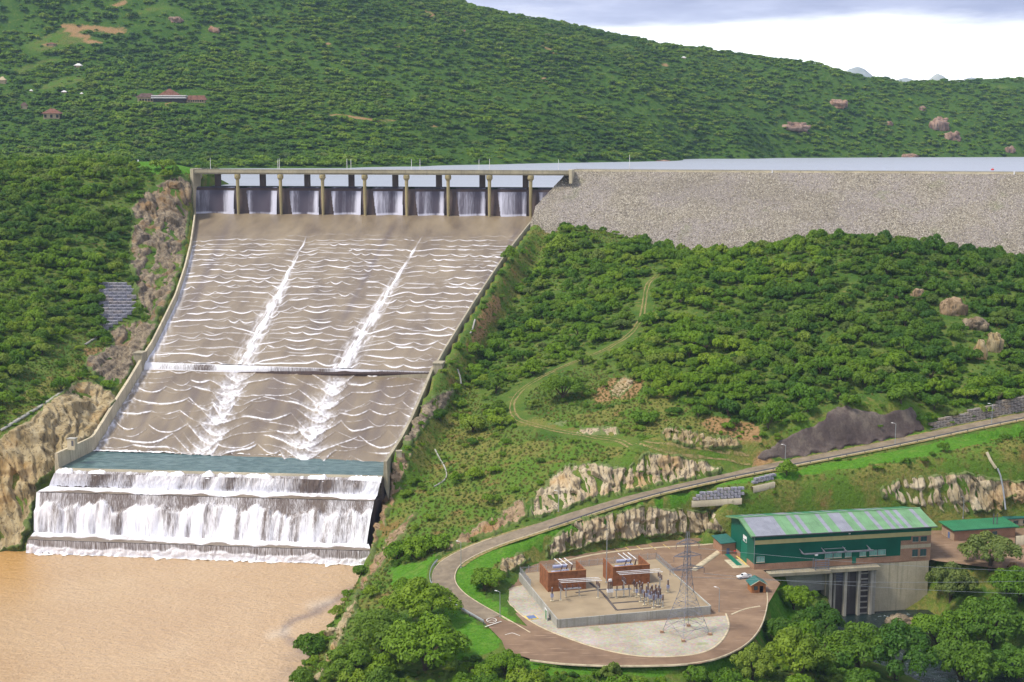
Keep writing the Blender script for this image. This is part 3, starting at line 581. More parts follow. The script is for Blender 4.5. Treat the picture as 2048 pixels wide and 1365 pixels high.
F_CLEAR = [[(30, 95), (110, 60), (130, 55), (220, 85), (150, 92), (60, 115)], [(60, 185), (110, 155), (170, 148), (180, 165), (100, 182)], [(235, 25), (330, 8), (380, 20), (280, 35)], [(0, 145), (100, 115), (150, 118), (30, 150)], [(1190, 95), (1260, 85), (1270, 100)], 
           [(1180, 140), (1240, 150), (1230, 165)], [(1780, 150), (1830, 160), (1800, 180)], [(1960, 165), (2048, 170), (2000, 185)], [(200, 165), (250, 160), (260, 175)]]
F_SOIL = [[(113, 52), (135, 46), (200, 50), (295, 62), (225, 70), (160, 62), (190, 82), (222, 94), (215, 97), (160, 80)], [(225, 8), (248, -4), (250, 4), (230, 28)], [(600, 229), (690, 229), (735, 235), (800, 243), (796, 247), (730, 240), (680, 234), (610, 233)], [(850, 248), (880, 252), (878, 260)], [(1080, 88), (1110, 102), (1115, 112), (1090, 98)],
          [(322, 206), (355, 206), (350, 214), (330, 214)], [(88, 88), (112, 88), (110, 96), (90, 95)], [(1300, 325), (1340, 320), (1338, 328)], [(640, 88), (660, 86), (660, 92)], [(770, 92), (810, 86), (800, 95)], [(845, 20), (870, 28), (865, 36)], [(880, 20), (905, 30), (900, 36)], [(1310, 128), (1340, 125), (1335, 135)], [(1080, 153), (1100, 158), (1090, 165)]]
fm = np.stack([pm(F_CLEAR, FPX+fjx, FPY+fjy, 6)*.5, pm(F_SOIL, FPX+fjx*.3, FPY+fjy*.3, 3), pm(F_CLEAR, FPX+fjx, FPY+fjy, 6)*.28], -1)
put('far_hills', mesh_np('far_hills', np.stack([FX, FY, FZ], -1).reshape(-1, 3), grid_faces(*FX.shape), M['far_ground'], {'mask': fm.reshape(-1, 3)}, True), kind='structure', label='long green hillside rising beyond the reservoir')
# bare domes on the horizon
t = NT('distant_rock'); t.done(t.ramp(t.noise(.004, 5), [(.35, (.22, .25, .25)), (.65, (.34, .36, .33))]), .95, .1)
def dome(px0, px1, py, Yd, lift):
    c = at_y((px0+px1)/2, py, Yd); rx = (px1-px0)/2/F*Yd; n = 40; a = np.linspace(-1.6, 1.6, n); U, Vv = np.meshgrid(a, a); r = np.hypot(U, Vv)
    H = c[2]; z0 = at_y(1800, 170, Yd)[2]; z = z0 - 40 + (H - z0 + 40)*np.exp(-(r*1.15)**2*1.3)*(1+.18*fbm(U*1.6, Vv*1.6, px0, 3))
    put('hill', mesh_np('hill', np.stack([c[0]+U*rx, c[1]+Vv*rx*1.2, z], -1).reshape(-1, 3), grid_faces(n, n), M['distant_rock'], None, True), kind='structure', label='bare grey dome on the far horizon')
dome(1650, 1775, 137, 7600, 0); dome(1842, 1912, 148, 7400, 0); dome(1760, 1860, 157, 8200, 0); dome(1890, 1990, 158, 8000, 0)

# ------------------------------------------------------------------ reservoir
put('reservoir_water', mesh_np('reservoir_water', [(-4000, 1000, 0), (-236, 1007, 0), (-236, 1025, 0), (-234.5, 1003, 0), (30, 986, 0), (46, 976, 0), (560, 860, 0), (4500, 820, 0), (4500, 6000, 0), (-4000, 6000, 0)],
    [(0, 2, 9), (2, 8, 9), (2, 4, 8), (4, 5, 8), (5, 6, 8), (6, 7, 8)], M['lake_water']), kind='structure', label='pale grey reservoir behind the dam')
# ------------------------------------------------------------------ spillway: walls, running water, falls
AX = np.array([pa, pb]); AX = -AX/np.linalg.norm(AX)            # downstream direction in plan
def along(P): return np.asarray(P)[..., 0]*AX[0] + np.asarray(P)[..., 1]*AX[1]
def station_edges(Lp, Rp, n):
    """matched left and right edge points from the top to the bottom of one chute stretch"""
    sl, sr = along(Lp), along(Rp); t = np.linspace(0, 1, n)
    def samp(P, s):
        q = s[0] + (s[-1]-s[0])*t; return np.stack([np.interp(q, s, P[:, k]) for k in range(3)], 1)
    return samp(Lp, sl), samp(Rp, sr)
spill = thing('spillway', 'concrete spillway chute with sloping side walls descending from the bridge', 'spillway')
# foam pattern of the roll waves, made in a picture-like (x along the wave, y down the chute) frame
rng = np.random.default_rng(5)
def foam_map(xx, yy, x_rel, section):
    """xx across (photo-scale units), yy down the chute; returns foam, wave height, dark streaks"""
    foam = np.zeros(xx.shape); hgt = np.zeros(xx.shape); g = np.random.default_rng(40+section); xt = np.arange(120.0, 1160.0, 1.0)
    if section == 0: tails = [lambda y: 618 - (y-465)*.50, lambda y: 845 - (y-470)*.607]; y, yend = 452.0, 738.0
    else: tails = [lambda y: 470 - (y-745)*.47, lambda y: 668 - (y-745)*.46]; y, yend = 738.0, 940.0
    k = 0
    while y < yend:
        q = (y-452)/288 if section == 0 else (y-738)/190; z = k*3.71 + section*200
        if section == 0: sp, L, dep, low = (5.4+4.8*q)*(.6 if k % 2 else 1.0), 27+36*q, 2.8+6.5*q, 4+5*q
        else: sp, L, dep, low = (12+5*q)*(.6 if k % 2 else 1.0), 60+44*q, 13+13*q, 10
        ph = xt/L + .9*vnoise(xt/(1.7*L), z) + g.uniform(0, 9); cell = np.floor(ph); t_ = ph-cell; cr_ = _h(cell.astype(np.int64), np.full(len(xt), k+7*section, np.int64), np.full(len(xt), 3, np.int64)); cr2 = _h(cell.astype(np.int64), np.full(len(xt), k, np.int64), np.full(len(xt), 9, np.int64))
        yk = y + low*fbm(xt/170, z, 0, 2) + dep*(.25+1.0*cr_)*4*t_*(1-t_) + .7*vnoise(xt/11, z+5)
        bul = np.zeros(len(xt))
        for c in tails:
            dx = xt-c(y); w_ = (20 if section == 0 else 30+16*q); b_ = np.exp(-(dx/w_)**2); yk = yk + ((3+8*q) if section == 0 else (22+10*q))*b_; bul = np.maximum(bul, np.exp(-(dx/(w_*1.15))**2))
        I = (1.0 if k % 2 == 0 else .55)*np.clip(.55+.5*cr2, 0, 1)*np.clip(.62+.9*np.minimum(t_, 1-t_)*2, 0, 1)*(.30+.70*smooth(-.75, -.15, vnoise(xt/40, z+90)+.25*vnoise(xt/9, z+44)))
        I = I*(smooth(450, 492, y) if section == 0 else 1.0)
        if section == 1: I = np.maximum(I, bul*.95)
        r0 = np.abs(yy-y-12) < (70 if section == 0 else 130)
        rows = np.where(r0.any(1))[0]
        if len(rows):
            a_, b_ = rows[0], rows[-1]+1; X_ = xx[a_:b_]; Yk = np.interp(X_, xt, yk) + (5+4*q)*np.exp(-x_rel[a_:b_]*11); Ik = np.interp(X_, xt, I); Bk = np.interp(X_, xt, bul); d = yy[a_:b_]-Yk; wd = (.60+.25*q) if section == 0 else .8+.22*q
            f_ = Ik*np.exp(-(d/wd)**2); tr = (2.6+2.6*q) if section == 0 else 4.5+24*Bk; f_ = np.maximum(f_, Ik*np.where(d < 0, np.exp(np.minimum(d, 0)/tr), 0)*(.46 if section == 0 else .38+.42*Bk)); foam[a_:b_] = np.maximum(foam[a_:b_], f_)
            hgt[a_:b_] = np.maximum(hgt[a_:b_], Ik*np.where(d < 0, np.exp(np.minimum(d, 0)/(4 if section == 0 else 9)), np.exp(-(d/1.4)**2)))
        y += sp; k += 1
    if section == 0:
        for j, c in enumerate(tails):
            dx = xx - c(yy); q = np.clip((yy-462)/270, 0, 1); wd = 1.8 + 13*q
            dx = dx + 2.5*fbm(yy/14, dx*0, j, 3); tail = smooth(458, 500, yy)*np.exp(-(np.abs(dx)/(wd*.8))**1.7)*(.60 + .85*fbm(dx/2.6+j*40, yy/14, 2, 3)); spray = smooth(480, 600, yy)*np.exp(-(np.abs(dx)/(wd*2.1))**2)*.48*(1+1.2*fbm(xx/4+yy/7, yy/9, 3, 3))
            foam = np.maximum(foam, np.maximum(tail, spray)); hgt = np.maximum(hgt, tail*1.6)
        le = np.exp(-x_rel*(95-60*smooth(450, 720, yy)))*smooth(450, 540, yy)*(.75+.5*fbm(xx/4, yy/18, 5, 3)); foam = np.maximum(foam, le)
    else:
        le = np.exp(-x_rel*22)*(.55+.5*fbm(xx/5, yy/12, 5, 3)); foam = np.maximum(foam, le*.9); foam = np.maximum(foam, np.exp(-(1-x_rel)*40)*.7); foam = foam*(.85+.5*np.clip(fbm(xx/4, yy/4, 8, 2), -.5, .5))
    dark = np.zeros(xx.shape)
    if section == 0:
        for c0, sl, wd in ((455, .42, 9), (785, .52, 6), (1040, .62, 5)): dark = np.maximum(dark, np.exp(-((xx-(c0-(yy-450)*sl))/wd)**2)*.55*smooth(430, 470, yy)*smooth(760, 560, yy))
    else: dark = np.clip(fbm(xx/26+(yy-740)/55, yy/200, 4, 3)*1.1, 0, .6)
    return np.clip(foam, 0, 1.2), hgt, dark
def chute_water(Lp, Rp, nv, nu, y0, y1, section, low):
    L, R = station_edges(Lp, Rp, nv); u = np.linspace(0, 1, nu)
    P = L[:, None, :]*(1-u)[None, :, None] + R[:, None, :]*u[None, :, None]; P[..., 2] = chute_z(P[..., 0], P[..., 1], low) + .3
    qx, qy = project(P); jit = fbm(qx/30, qy/30, 4.4, 2)*1.5
    fo, h, dk = foam_map(qx+jit, qy - (u[None, :]-.3)*6, np.broadcast_to(u[None, :], qx.shape), section)
    P[..., 2] += h*(.55 if section == 0 else .9)
    me = mesh_np('chute_water', P.reshape(-1, 3), grid_faces(nv, nu), M['chute_water'], {'foam': fo.ravel(), 'dark': dk.ravel()}, True)
    return put('chute_water', me, kind='structure', label=('upper' if section == 0 else 'lower') + ' sheet of brown water with white wave crests on the chute'), L, R
_e = RE_up[0]-RE_up[2]; _e = _e/along(_e)*(along(on_chute(1100, 434))-along(RE_up[0])); RE_w = np.vstack([RE_up[0]+_e, RE_up])
_, LU, RU = chute_water(LE_up, RE_w, 420, 430, 427, 728, 0, False)
_, LL, RL = chute_water(LE_lo, RE_lo, 250, 380, 742, 905, 1, True)
# floor slabs under the water
for P0, P1 in ((LU, RU), (LL, RL)):
    mb = MB(); a, b, c, d = P0[0], P1[0], P1[-1], P0[-1]
    mb.hexa([tuple(q - [0, 0, 3.4]) for q in (d, c, b, a)], [tuple(q - [0, 0, .9]) for q in (d, c, b, a)]); mb.build('floor_slab', M['concrete'], spill)
# walls with a coping; inner face leans a little
def wall(pts, up, thick, out, mat, name='side_wall', drop=10.0):
    P = np.array(pts); n = len(P); tan = np.gradient(P[:, :2], axis=0); tan /= np.linalg.norm(tan, axis=1)[:, None]; nrm = np.stack([-tan[:, 1], tan[:, 0]], 1)*out
    Vv = []
    prof = [(0.0, -2.5), (0.35, up), (0.35+thick, up), (1.0+thick, -drop)]
    for k in range(n):
        for o, h in prof: Vv.append((P[k, 0]+nrm[k, 0]*o, P[k, 1]+nrm[k, 1]*o, P[k, 2]+h))
    m = len(prof); fs = []
    for k in range(n-1):
        for j in range(m): a, b = k*m+j, k*m+(j+1) % m; fs.append((a, b, b+m, a+m) if out > 0 else (a, a+m, b+m, b))
    fs.append(tuple(range(m))); fs.append(tuple((n-1)*m+j for j in range(m-1, -1, -1)))
    return put(name, mesh_np(name, Vv, fs, mat), spill)
Lall = np.vstack([resample(LE_up, 50), resample(np.vstack([LE_lo, [ST['pool_b'][0]]]), 40)]); Rall = np.vstack([resample(RE_up, 50), resample(np.vstack([RE_lo, [ST['pool_b'][1]]]), 40)])
Lup = resample(LE_up, 60); Llo = resample(np.vstack([LE_lo, [ST['pool_b'][0]]]), 40); Rup = resample(RE_up, 60); Rlo = resample(np.vstack([RE_lo, [ST['pool_b'][1]]]), 40)
sgnL = 1 if np.cross(Lup[-1, :2]-Lup[0, :2], Rup[30, :2]-Lup[30, :2]) < 0 else -1
wall(Lup, 4.6, .9, sgnL, M['concrete_pale']); wall(Llo, 6.2, 1.2, sgnL, M['concrete_pale'])
wall(Rup, 4.0, .9, -sgnL, M['concrete']); wall(Rlo, 6.0, 1.2, -sgnL, M['concrete'])
def pt_block(px, py, z, sx, sy, sz, mat, name, parent, rz=0.0, **k):
    c = at_z(px, py, z); mb = MB(); mb.box(-sx/2, -sy/2, -1, sx/2, sy/2, sz-.25, bev=.1); mb.box(-sx/2-.25, -sy/2-.25, sz-.25, sx/2+.25, sy/2+.25, sz)
    o = mb.build(name, mat, parent, **k); o.location = tuple(c) if parent is None else tuple(c); o.rotation_euler[2] = rz; return o
# abutment posts at the joints of the walls
for P, out, h in ((Lup[-1], sgnL, 5.6), (Rup[-1], -sgnL, 5.2)):
    mb = MB(); mb.box(-2.2, -3.2, -6, 2.2, 3.2, h-.5); mb.box(-2.5, -3.5, h-.5, 2.5, 3.5, h); o = mb.build('wall_buttress', M['concrete'], spill)
    o.location = (P[0] + (-2.4 if P[0] < -100 else 2.4), P[1], P[2]); o.rotation_euler[2] = -.15
# falling sheets: a top line, a bottom line, foam from a profile
def fall_sheet(name, A0, A1, B0, B1, nx, nz, fo_fn, mat, bulge=.6, rough=.35, seed=0, label='', out=(0, -1)):
    u = np.linspace(0, 1, nx); v = np.linspace(0, 1, nz); U, Vv = np.meshgrid(u, v)
    T = A0[None, None, :]*(1-U)[..., None] + A1[None, None, :]*U[..., None]; Bt = B0[None, None, :]*(1-U)[..., None] + B1[None, None, :]*U[..., None]
    P = T*(1-Vv)[..., None] + Bt*Vv[..., None]; Wd = np.linalg.norm(A1-A0); H = np.linalg.norm(A0-B0); xs = U*Wd
    foam, bump = fo_fn(xs, Vv*H, U, Vv); o = bulge*np.sin(np.pi*np.clip(Vv*.9+.05, 0, 1))*.6 + bump*rough
    P[..., 0] += out[0]*o; P[..., 1] += out[1]*o
    return put(name, mesh_np(name, P.reshape(-1, 3), grid_faces(nz, nx), mat, {'foam': foam.ravel()}, True), kind='structure', label=label)
OUT = AX
# mid step: short drop across the chute
def f_mid(xs, hs, U, Vv):
    n = fbm(U*14, 0, 3, 3); f = .58 + .6*n; 
    for c in (.335, .70): f = f + .9*np.exp(-((U-c)/.05)**2)
    f = f + .5*np.exp(-((U)/.05)**2); f = np.maximum(f, np.where(Vv > .86, 1.1, 0)); f = np.maximum(f, np.where(Vv < .10, .95, 0)); return f, np.abs(n)
a0, a1, b0, b1 = LU[-1], RU[-1], LL[0], RL[0]
fall_sheet('step_fall', a0+[0, 0, .35], a1+[0, 0, .35], b0+[0, 0, .4], b1+[0, 0, .4], 260, 10, f_mid, M['falling_water'], .5, .3, label='thin white curtain of water over the step halfway down the chute', out=OUT)
mb = MB(); mb.hexa([tuple(q - [0, 0, 3]) for q in (b0, b1, a1, a0)], [tuple(q - [0, 0, .3]) for q in (a0 - [0, 0, 0], a1, a1 + [0, 3, 0], a0 + [0, 3, 0])]); mb.build('step_sill', M['concrete_dark'], spill)
# stilling pool
pa0, pa1 = ST['pool_a']; pb0, pb1 = ST['pool_b']; l0, l1 = ST['lip']
put('stilling_pool', mesh_np('stilling_pool', [pb0, pb1, pa1 + [0, 6, 0], pa0 + [0, 6, 0]], [(0, 1, 2, 3)], M['pool_water']), kind='structure', label='blue green water pooled below the chute')
def ribbon(name, A, B, mat, nz=4, z=.05, amp=.4, label='', seed=0, parent=None, foam_attr=None, kind='structure'):
    n = len(A); v = np.linspace(0, 1, nz); P = A[None]*(1-v)[:, None, None] + B[None]*v[:, None, None]; P = P.copy()
    P[..., 2] += z + amp*np.abs(fbm(P[..., 0]/2.2, P[..., 1]/2.2, seed, 3))
    at = {'foam': (foam_attr if foam_attr is not None else np.ones(P.shape[:2])).ravel()}
    return put(name, mesh_np(name, P.reshape(-1, 3), grid_faces(nz, n), mat, at, True), parent, kind=kind, label=label)
def lerp_line(a, b, n): return np.asarray(a)[None]*(1-np.linspace(0, 1, n))[:, None] + np.asarray(b)[None]*np.linspace(0, 1, n)[:, None]
# white roller at the foot of the chute
A = lerp_line(pa0, pa1, 300); wob = (.8+1.6*np.abs(fbm(np.linspace(0, 18, 300), 0, 9, 3)))
ribbon('foam_line', A - np.outer(wob*1.5, [AX[0], AX[1], 0])*.6, A + np.outer(wob, [AX[0], AX[1], 0])*1.3, M['foam'], 5, .25, .6, 'white foam line where the chute meets the pool', 3)
# sill between pool and steps with water lapping over
mb = MB(); mb.hexa([tuple(q) for q in (l0 - [0, 0, 7], l1 - [0, 0, 7], pb1 - [0, 0, 7], pb0 - [0, 0, 7])], [tuple(q + [0, 0, .25]) for q in (l0, l1, pb1, pb0)]); mb.build('pool_sill', M['concrete'], spill)
n = 420; uu = np.linspace(0, 1, n); cov = smooth(-.35, .35, fbm(uu*34, 0, 5, 4) + .04)
A = lerp_line(pb0, pb1, n); B = lerp_line(l0, l1, n); start = .85 - cov*(.35+.5*np.abs(fbm(uu*40, 3, 2, 3)))
A2 = A*(1-start)[:, None] + B*start[:, None]; crest = .1 + cov*(.15 + 1.7*np.abs(fbm(uu*75, 1, 1, 3)))
P = np.stack([A2 + [0, 0, .3], (A2*.4+B*.6) + np.outer(crest, [0, 0, 1]) + [0, 0, .2], B + np.outer(crest*.6, [0, 0, 1]) + np.outer(.5+0*crest, [AX[0], AX[1], 0]), B + np.outer(.9+.3*crest, [AX[0], AX[1], 0]) + [0, 0, -1.0]])
put('lip_foam', mesh_np('lip_foam', P.reshape(-1, 3), grid_faces(4, n), M['falling_water'], {'foam': np.tile(.35+.75*cov, 4)}, True), kind='structure', label='broken white water tumbling over the pool sill')
# three falls of the stepped weir
def f_1(xs, hs, U, Vv):
    n = fbm(xs/4.5, 0, 1, 3); n2 = fbm(xs/9, Vv*1.2, 7, 3); f = .56 + .7*n + .25*n2 + .3*smooth(.75, 1, Vv); return np.clip(f, 0, 1.2), np.abs(fbm(xs/1.3, Vv*2, 3, 3)) + np.clip(n, 0, 1)
def f_2(xs, hs, U, Vv):
    brk = .30 + .20*fbm(xs/7, 0, 2, 3) + .10*fbm(xs/2.2, 0, 4, 2); low = smooth(brk-.05, brk+.05, Vv); n = fbm(xs/2.2, Vv*.9, 1, 3); g = fbm(xs/6, Vv*.5, 8, 2)
    f = .36 + .34*fbm(xs/5, 0, 6, 3) + low*(.36 + .75*n + .35*g) ; f = np.where(U < .012, .9, f); return np.clip(f, 0, 1.25), low*(1.6 + 1.1*fbm(xs/2.6, Vv*1.5, 3, 3)) + .6*Vv
def f_3(xs, hs, U, Vv):
    brk = .45 + .35*fbm(xs/6, 0, 12, 3); low = smooth(brk-.1, brk+.1, Vv); n = fbm(xs/2.0, Vv, 14, 3); f = .40 + low*(.6 + .4*n); f = f + .4*smooth(.9, 1, Vv); return np.clip(f, 0, 1.25), low*1.4*np.abs(fbm(xs/2.5, Vv*2, 15, 3)) + .4*Vv
fall_sheet('upper_fall', l0 + [AX[0], AX[1], -.2], l1 + [AX[0], AX[1], -.2], *ST['f1b'], 420, 24, f_1, M['falling_water'], .5, .5, label='upper low white fall below the pool sill', out=OUT)
fall_sheet('main_fall', *ST['f2t'], *ST['f2b'], 460, 50, f_2, M['falling_water'], .8, .9, label='tall middle white fall of the stepped weir', out=OUT)
fall_sheet('lower_fall', *ST['f3t'], *ST['f3b'], 420, 22, f_3, M['falling_water'], .4, .6, label='lowest white fall dropping into the brown river', out=OUT)
for (A0, A1), (B0, B1), lb, sd in ((ST['f1b'], ST['f2t'], 'upper', 4), (ST['f2b'], ST['f3t'], 'lower', 8)):
    nz, n = 14, 420; v = np.linspace(-.15, 1, nz); A = lerp_line(A0, A1, n); B = lerp_line(B0, B1, n); P = A[None]*(1-v)[:, None, None] + B[None]*v[:, None, None]
    xs = np.linspace(0, 130, n)[None]; edge_ = .72 + .45*fbm(xs/8, 0, sd, 3) ; fo = smooth(edge_+.12, edge_-.12, v[:, None])*(.75 + .5*fbm(xs/2, v[:, None]*6, sd+1, 3)) + np.where(v[:, None] > .93, .35, 0)
    P[..., 2] += .15 + .5*fo*np.abs(fbm(xs/1.8, v[:, None]*3, sd+2, 3))
    put('step_water', mesh_np('step_water', P.reshape(-1, 3), grid_faces(nz, n), M['chute_water'], {'foam': np.clip(fo, 0, 1.2).ravel(), 'dark': np.full(nz*n, .35)}, True), kind='structure', label=f'foaming brown water on the {lb} tread of the stepped weir')
# solid steps behind the water
for T0, T1, zb, mat in ((l0, l1, -106, 'concrete_dark'), (ST['f2t'][0], ST['f2t'][1], -122, 'concrete_dark'), (ST['f3t'][0], ST['f3t'][1], -129, 'concrete_dark')):
    k = np.array([0, 0, .35]); bk = -np.array([AX[0], AX[1], 0])*14; mb = MB()
    mb.hexa([(p[0], p[1], zb) for p in (T0, T1, T1+bk, T0+bk)], [tuple(p - k) for p in (T0, T1, T1+bk, T0+bk)]); mb.build('weir_step', M[mat], spill)
# foam fringe on the river
r0, r1 = ST['f3b']; n = 400; A = lerp_line(r0, r1, n); wob = .6 + 5.5*np.abs(fbm(np.linspace(0, 40, n), 0, 21, 4))**1.25
ribbon('foam_line', A - np.outer(.4+0*wob, [AX[0], AX[1], 0]), A + np.outer(wob, [AX[0], AX[1], 0]), M['foam'], 4, .06, .5, 'white foam fringe along the foot of the lowest fall', 13)
# river
rx = np.arange(-560, 20, 1.6); ry = np.arange(225, 540, 2.0); RX, RY = np.meshgrid(rx, ry); qx, qy = project(np.stack([RX, RY, np.full(RX.shape, Z_RIV)], -1)); jx2, jy2 = fbm(RX/9, RY/9, 2, 4)*14, fbm(RX/9, RY/9, 5, 4)*9
STK = [(720, 1183), (690, 1190), (655, 1207), (615, 1228), (585, 1240), (570, 1255), (575, 1280), (600, 1300), (625, 1308)]
d1, _ = dist_line(STK, qx+jx2, qy+jy2); d2, _ = dist_line([(625, 1308), (590, 1330), (560, 1365)], qx+jx2, qy+jy2); dk = np.maximum(np.exp(-(d1/8)**2)*.9, np.exp(-(d2/26)**2)*.55*np.clip(.6+fbm(RX/6, RY/6, 9, 3), 0, 1))
pale = np.exp(-(dist_line([(540, 1272), (575, 1262)], qx, qy)[0]/9)**2)*.22 + np.exp(-(dist_line([(620, 1212), (660, 1202)], qx, qy)[0]/8)**2)*.2; warm = smooth(140, 20, qx)*smooth(1260, 1120, qy)*.8
put('river_water', mesh_np('river_water', np.stack([RX, RY, np.full(RX.shape, Z_RIV)], -1).reshape(-1, 3), grid_faces(*RX.shape), M['river_water'], {'streak': np.stack([dk, pale, warm], -1).reshape(-1, 3)}, True), kind='structure', label='broad tan muddy river below the falls')
put('tailrace_water', mesh_np('tailrace_water', [(95, 380, Z_TAIL), (185, 380, Z_TAIL), (185, 470, Z_TAIL), (95, 470, Z_TAIL)], [(0, 1, 2, 3)], M['tail_water']), kind='structure', label='dark churning water in the tailrace under the powerhouse')

# ------------------------------------------------------------------ crest weir with its falls, and the bridge over it
wl0, wr0 = on_chute(392, 427), on_chute(1100, 434); wd_ = (wr0-wl0); WL = np.linalg.norm(wd_[:2]); wdir = wd_/np.linalg.norm(wd_); wdn = np.array([wdir[1], -wdir[0], 0]); wdn = wdn/np.linalg.norm(wdn)  # downstream normal
zf = lambda p: chute_z(p[0], p[1])
weir = thing('crest_weir', 'dark concrete overflow weir under the road bridge', 'weir')
def wpt(s, o, z): p = wl0 + wdir*s; return np.array([p[0]+wdn[0]*o, p[1]+wdn[1]*o, z])
FRONT_PX = [476, 561.6, 645.7, 729.8, 813.4, 896.5, 979, 1061.4]; REAR_PX = [436, 525.7, 614.7, 703, 790.7, 878, 964.8, 1051.3]
def s_of(px, o, z):
    s = np.linspace(-20, WL+40, 3000); P = np.stack([wl0[0]+wdir[0]*s+wdn[0]*o, wl0[1]+wdir[1]*s+wdn[1]*o, np.full(3000, z)], 1); q, _ = project(P); return float(np.interp(px, q, s))
FS_ = [s_of(p, 2.5, -5) for p in FRONT_PX]; RS_ = [s_of(p, -9, 5) for p in REAR_PX]
sg = np.linspace(-1, WL+14, 700)
def crest_off(s):     # plan of the crest: shallow arcs that swing upstream at the rear piers
    o = np.zeros_like(s)
    for r in RS_: o = np.minimum(o, -3.2*np.exp(-((s-r)/8.0)**2))
    return o
co = crest_off(sg); rows = [(0, .0), (.05, -.15), (1.0, -1.2)]
Pw = []
for o, z in ((-5, -.9), (-.6, -.5), (0, -1.0), (1.2, None)):
    for s, c in zip(sg, co):
        p = wpt(s, c+o, 0); Pw.append((p[0], p[1], (zf(p)-.5) if z is None else z))
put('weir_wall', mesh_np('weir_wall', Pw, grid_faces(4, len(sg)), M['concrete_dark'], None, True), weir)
# nappe
nz = 22; v = np.linspace(0, 1, nz); foam = np.zeros((nz, len(sg))); keep = np.ones((nz, len(sg)), bool); Pn = np.zeros((nz, len(sg), 3))
for j, vv in enumerate(v):
    for i, (s, c) in enumerate(zip(sg, co)):
        o = c - 1.5 + 4.3*math.sqrt(vv) if vv > 0 else c-3; p = wpt(s, o, 0); zt = .15; zb = zf(p)+.2; Pn[j, i] = (p[0], p[1], zt + (zb-zt)*vv)
fb = .34 + .5*fbm(sg/6, 0, 3, 3)
for f_s in FS_:
    k = (sg > f_s-3.4) & (sg < f_s+6.5)
    for j, vv in enumerate(v): keep[j] &= ~((sg > f_s-3.6+.4*vv) & (sg < f_s+4.6+3.2*vv))
    fb = fb + .75*np.exp(-((sg-(f_s-5.5))/2.2)**2) + .38*np.exp(-((sg-(f_s+7.6))/1.2)**2)
for r_s in RS_: fb = fb - .42*np.exp(-((sg-r_s+1)/3.0)**2)
for j, vv in enumerate(v): foam[j] = fb + .10*fbm(sg/2.5, vv*.8, 5, 2) + (.45 if vv > .95 else 0) + (-.25 if vv < .06 else 0)
fcs = grid_faces(nz, len(sg)); kf = keep.ravel()[fcs].all(1)
put('weir_fall', mesh_np('weir_fall', Pn.reshape(-1, 3), fcs[kf], M['weir_water'], {'foam': foam.ravel()}, True), kind='structure', label='thin lavender veils of water falling over the crest weir')
# bridge
br = thing('road_bridge', 'long concrete road bridge on round piers above the weir', 'bridge')
ZD0, ZD1 = 9.6, 11.4
b0s, b1s = s_of(388, 3.5, 11), s_of(1134, 3.5, 11); b1s += 2
def span(mbx, o0, o1, z0, z1, s0=b0s, s1=b1s):
    c = lambda z: [tuple(wpt(s0, o1, z)), tuple(wpt(s1, o1, z)), tuple(wpt(s1, o0, z)), tuple(wpt(s0, o0, z))]; mbx.hexa(c(z0), c(z1)); return mbx
mb = MB(); span(mb, -11.5, 4.2, ZD1-.5, ZD1); mb.build('deck', M['concrete'], br)
for o in (-9.0, -5, -1, 3.0): span(MB(), o-.5, o+.5, ZD0-.2, ZD1-.5).build('girder', M['concrete'], br)
span(MB(), 4.2, 4.55, ZD1-.9, ZD1+1.5).build('parapet', M['parapet'], br); span(MB(), -11.85, -11.5, ZD1-.9, ZD1+1.2).build('parapet', M['parapet'], br)
span(MB(), 4.0, 4.75, ZD1+1.5, ZD1+1.68).build('coping', M['concrete_pale'], br)
ss = np.arange(b0s+1.5, b1s, 4.1); rp = MB()
for s in ss[::1]:
    rp.bar(tuple(wpt(s, 4.3, ZD1+1.68)), tuple(wpt(s, 4.3, ZD1+2.3)), .07)
rp.tube([tuple(wpt(b0s, 4.3, ZD1+2.3)), tuple(wpt(b1s, 4.3, ZD1+2.3))], .07, 5); rp.build('hand_rail', M['galv'], br)
for s in FS_:
    p = wpt(s, 2.6, 0); zb = zf(p)-1.5; L_ = ZD0-zb; mb = MB()
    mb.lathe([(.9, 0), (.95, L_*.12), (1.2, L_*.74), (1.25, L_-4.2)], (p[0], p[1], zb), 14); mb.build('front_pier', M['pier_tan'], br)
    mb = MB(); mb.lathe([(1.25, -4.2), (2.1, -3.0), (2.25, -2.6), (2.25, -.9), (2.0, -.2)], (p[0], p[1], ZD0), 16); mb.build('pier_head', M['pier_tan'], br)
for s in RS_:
    mb = MB(); c = [tuple(wpt(s+a, o, -3)) for a, o in ((-2.0, -7.6), (2.0, -7.6), (2.0, -10.4), (-2.0, -10.4))]; mb.hexa(c, [(x, y, ZD0) for x, y, z in c]); mb.build('rear_pier', M['pier_dark'], br)
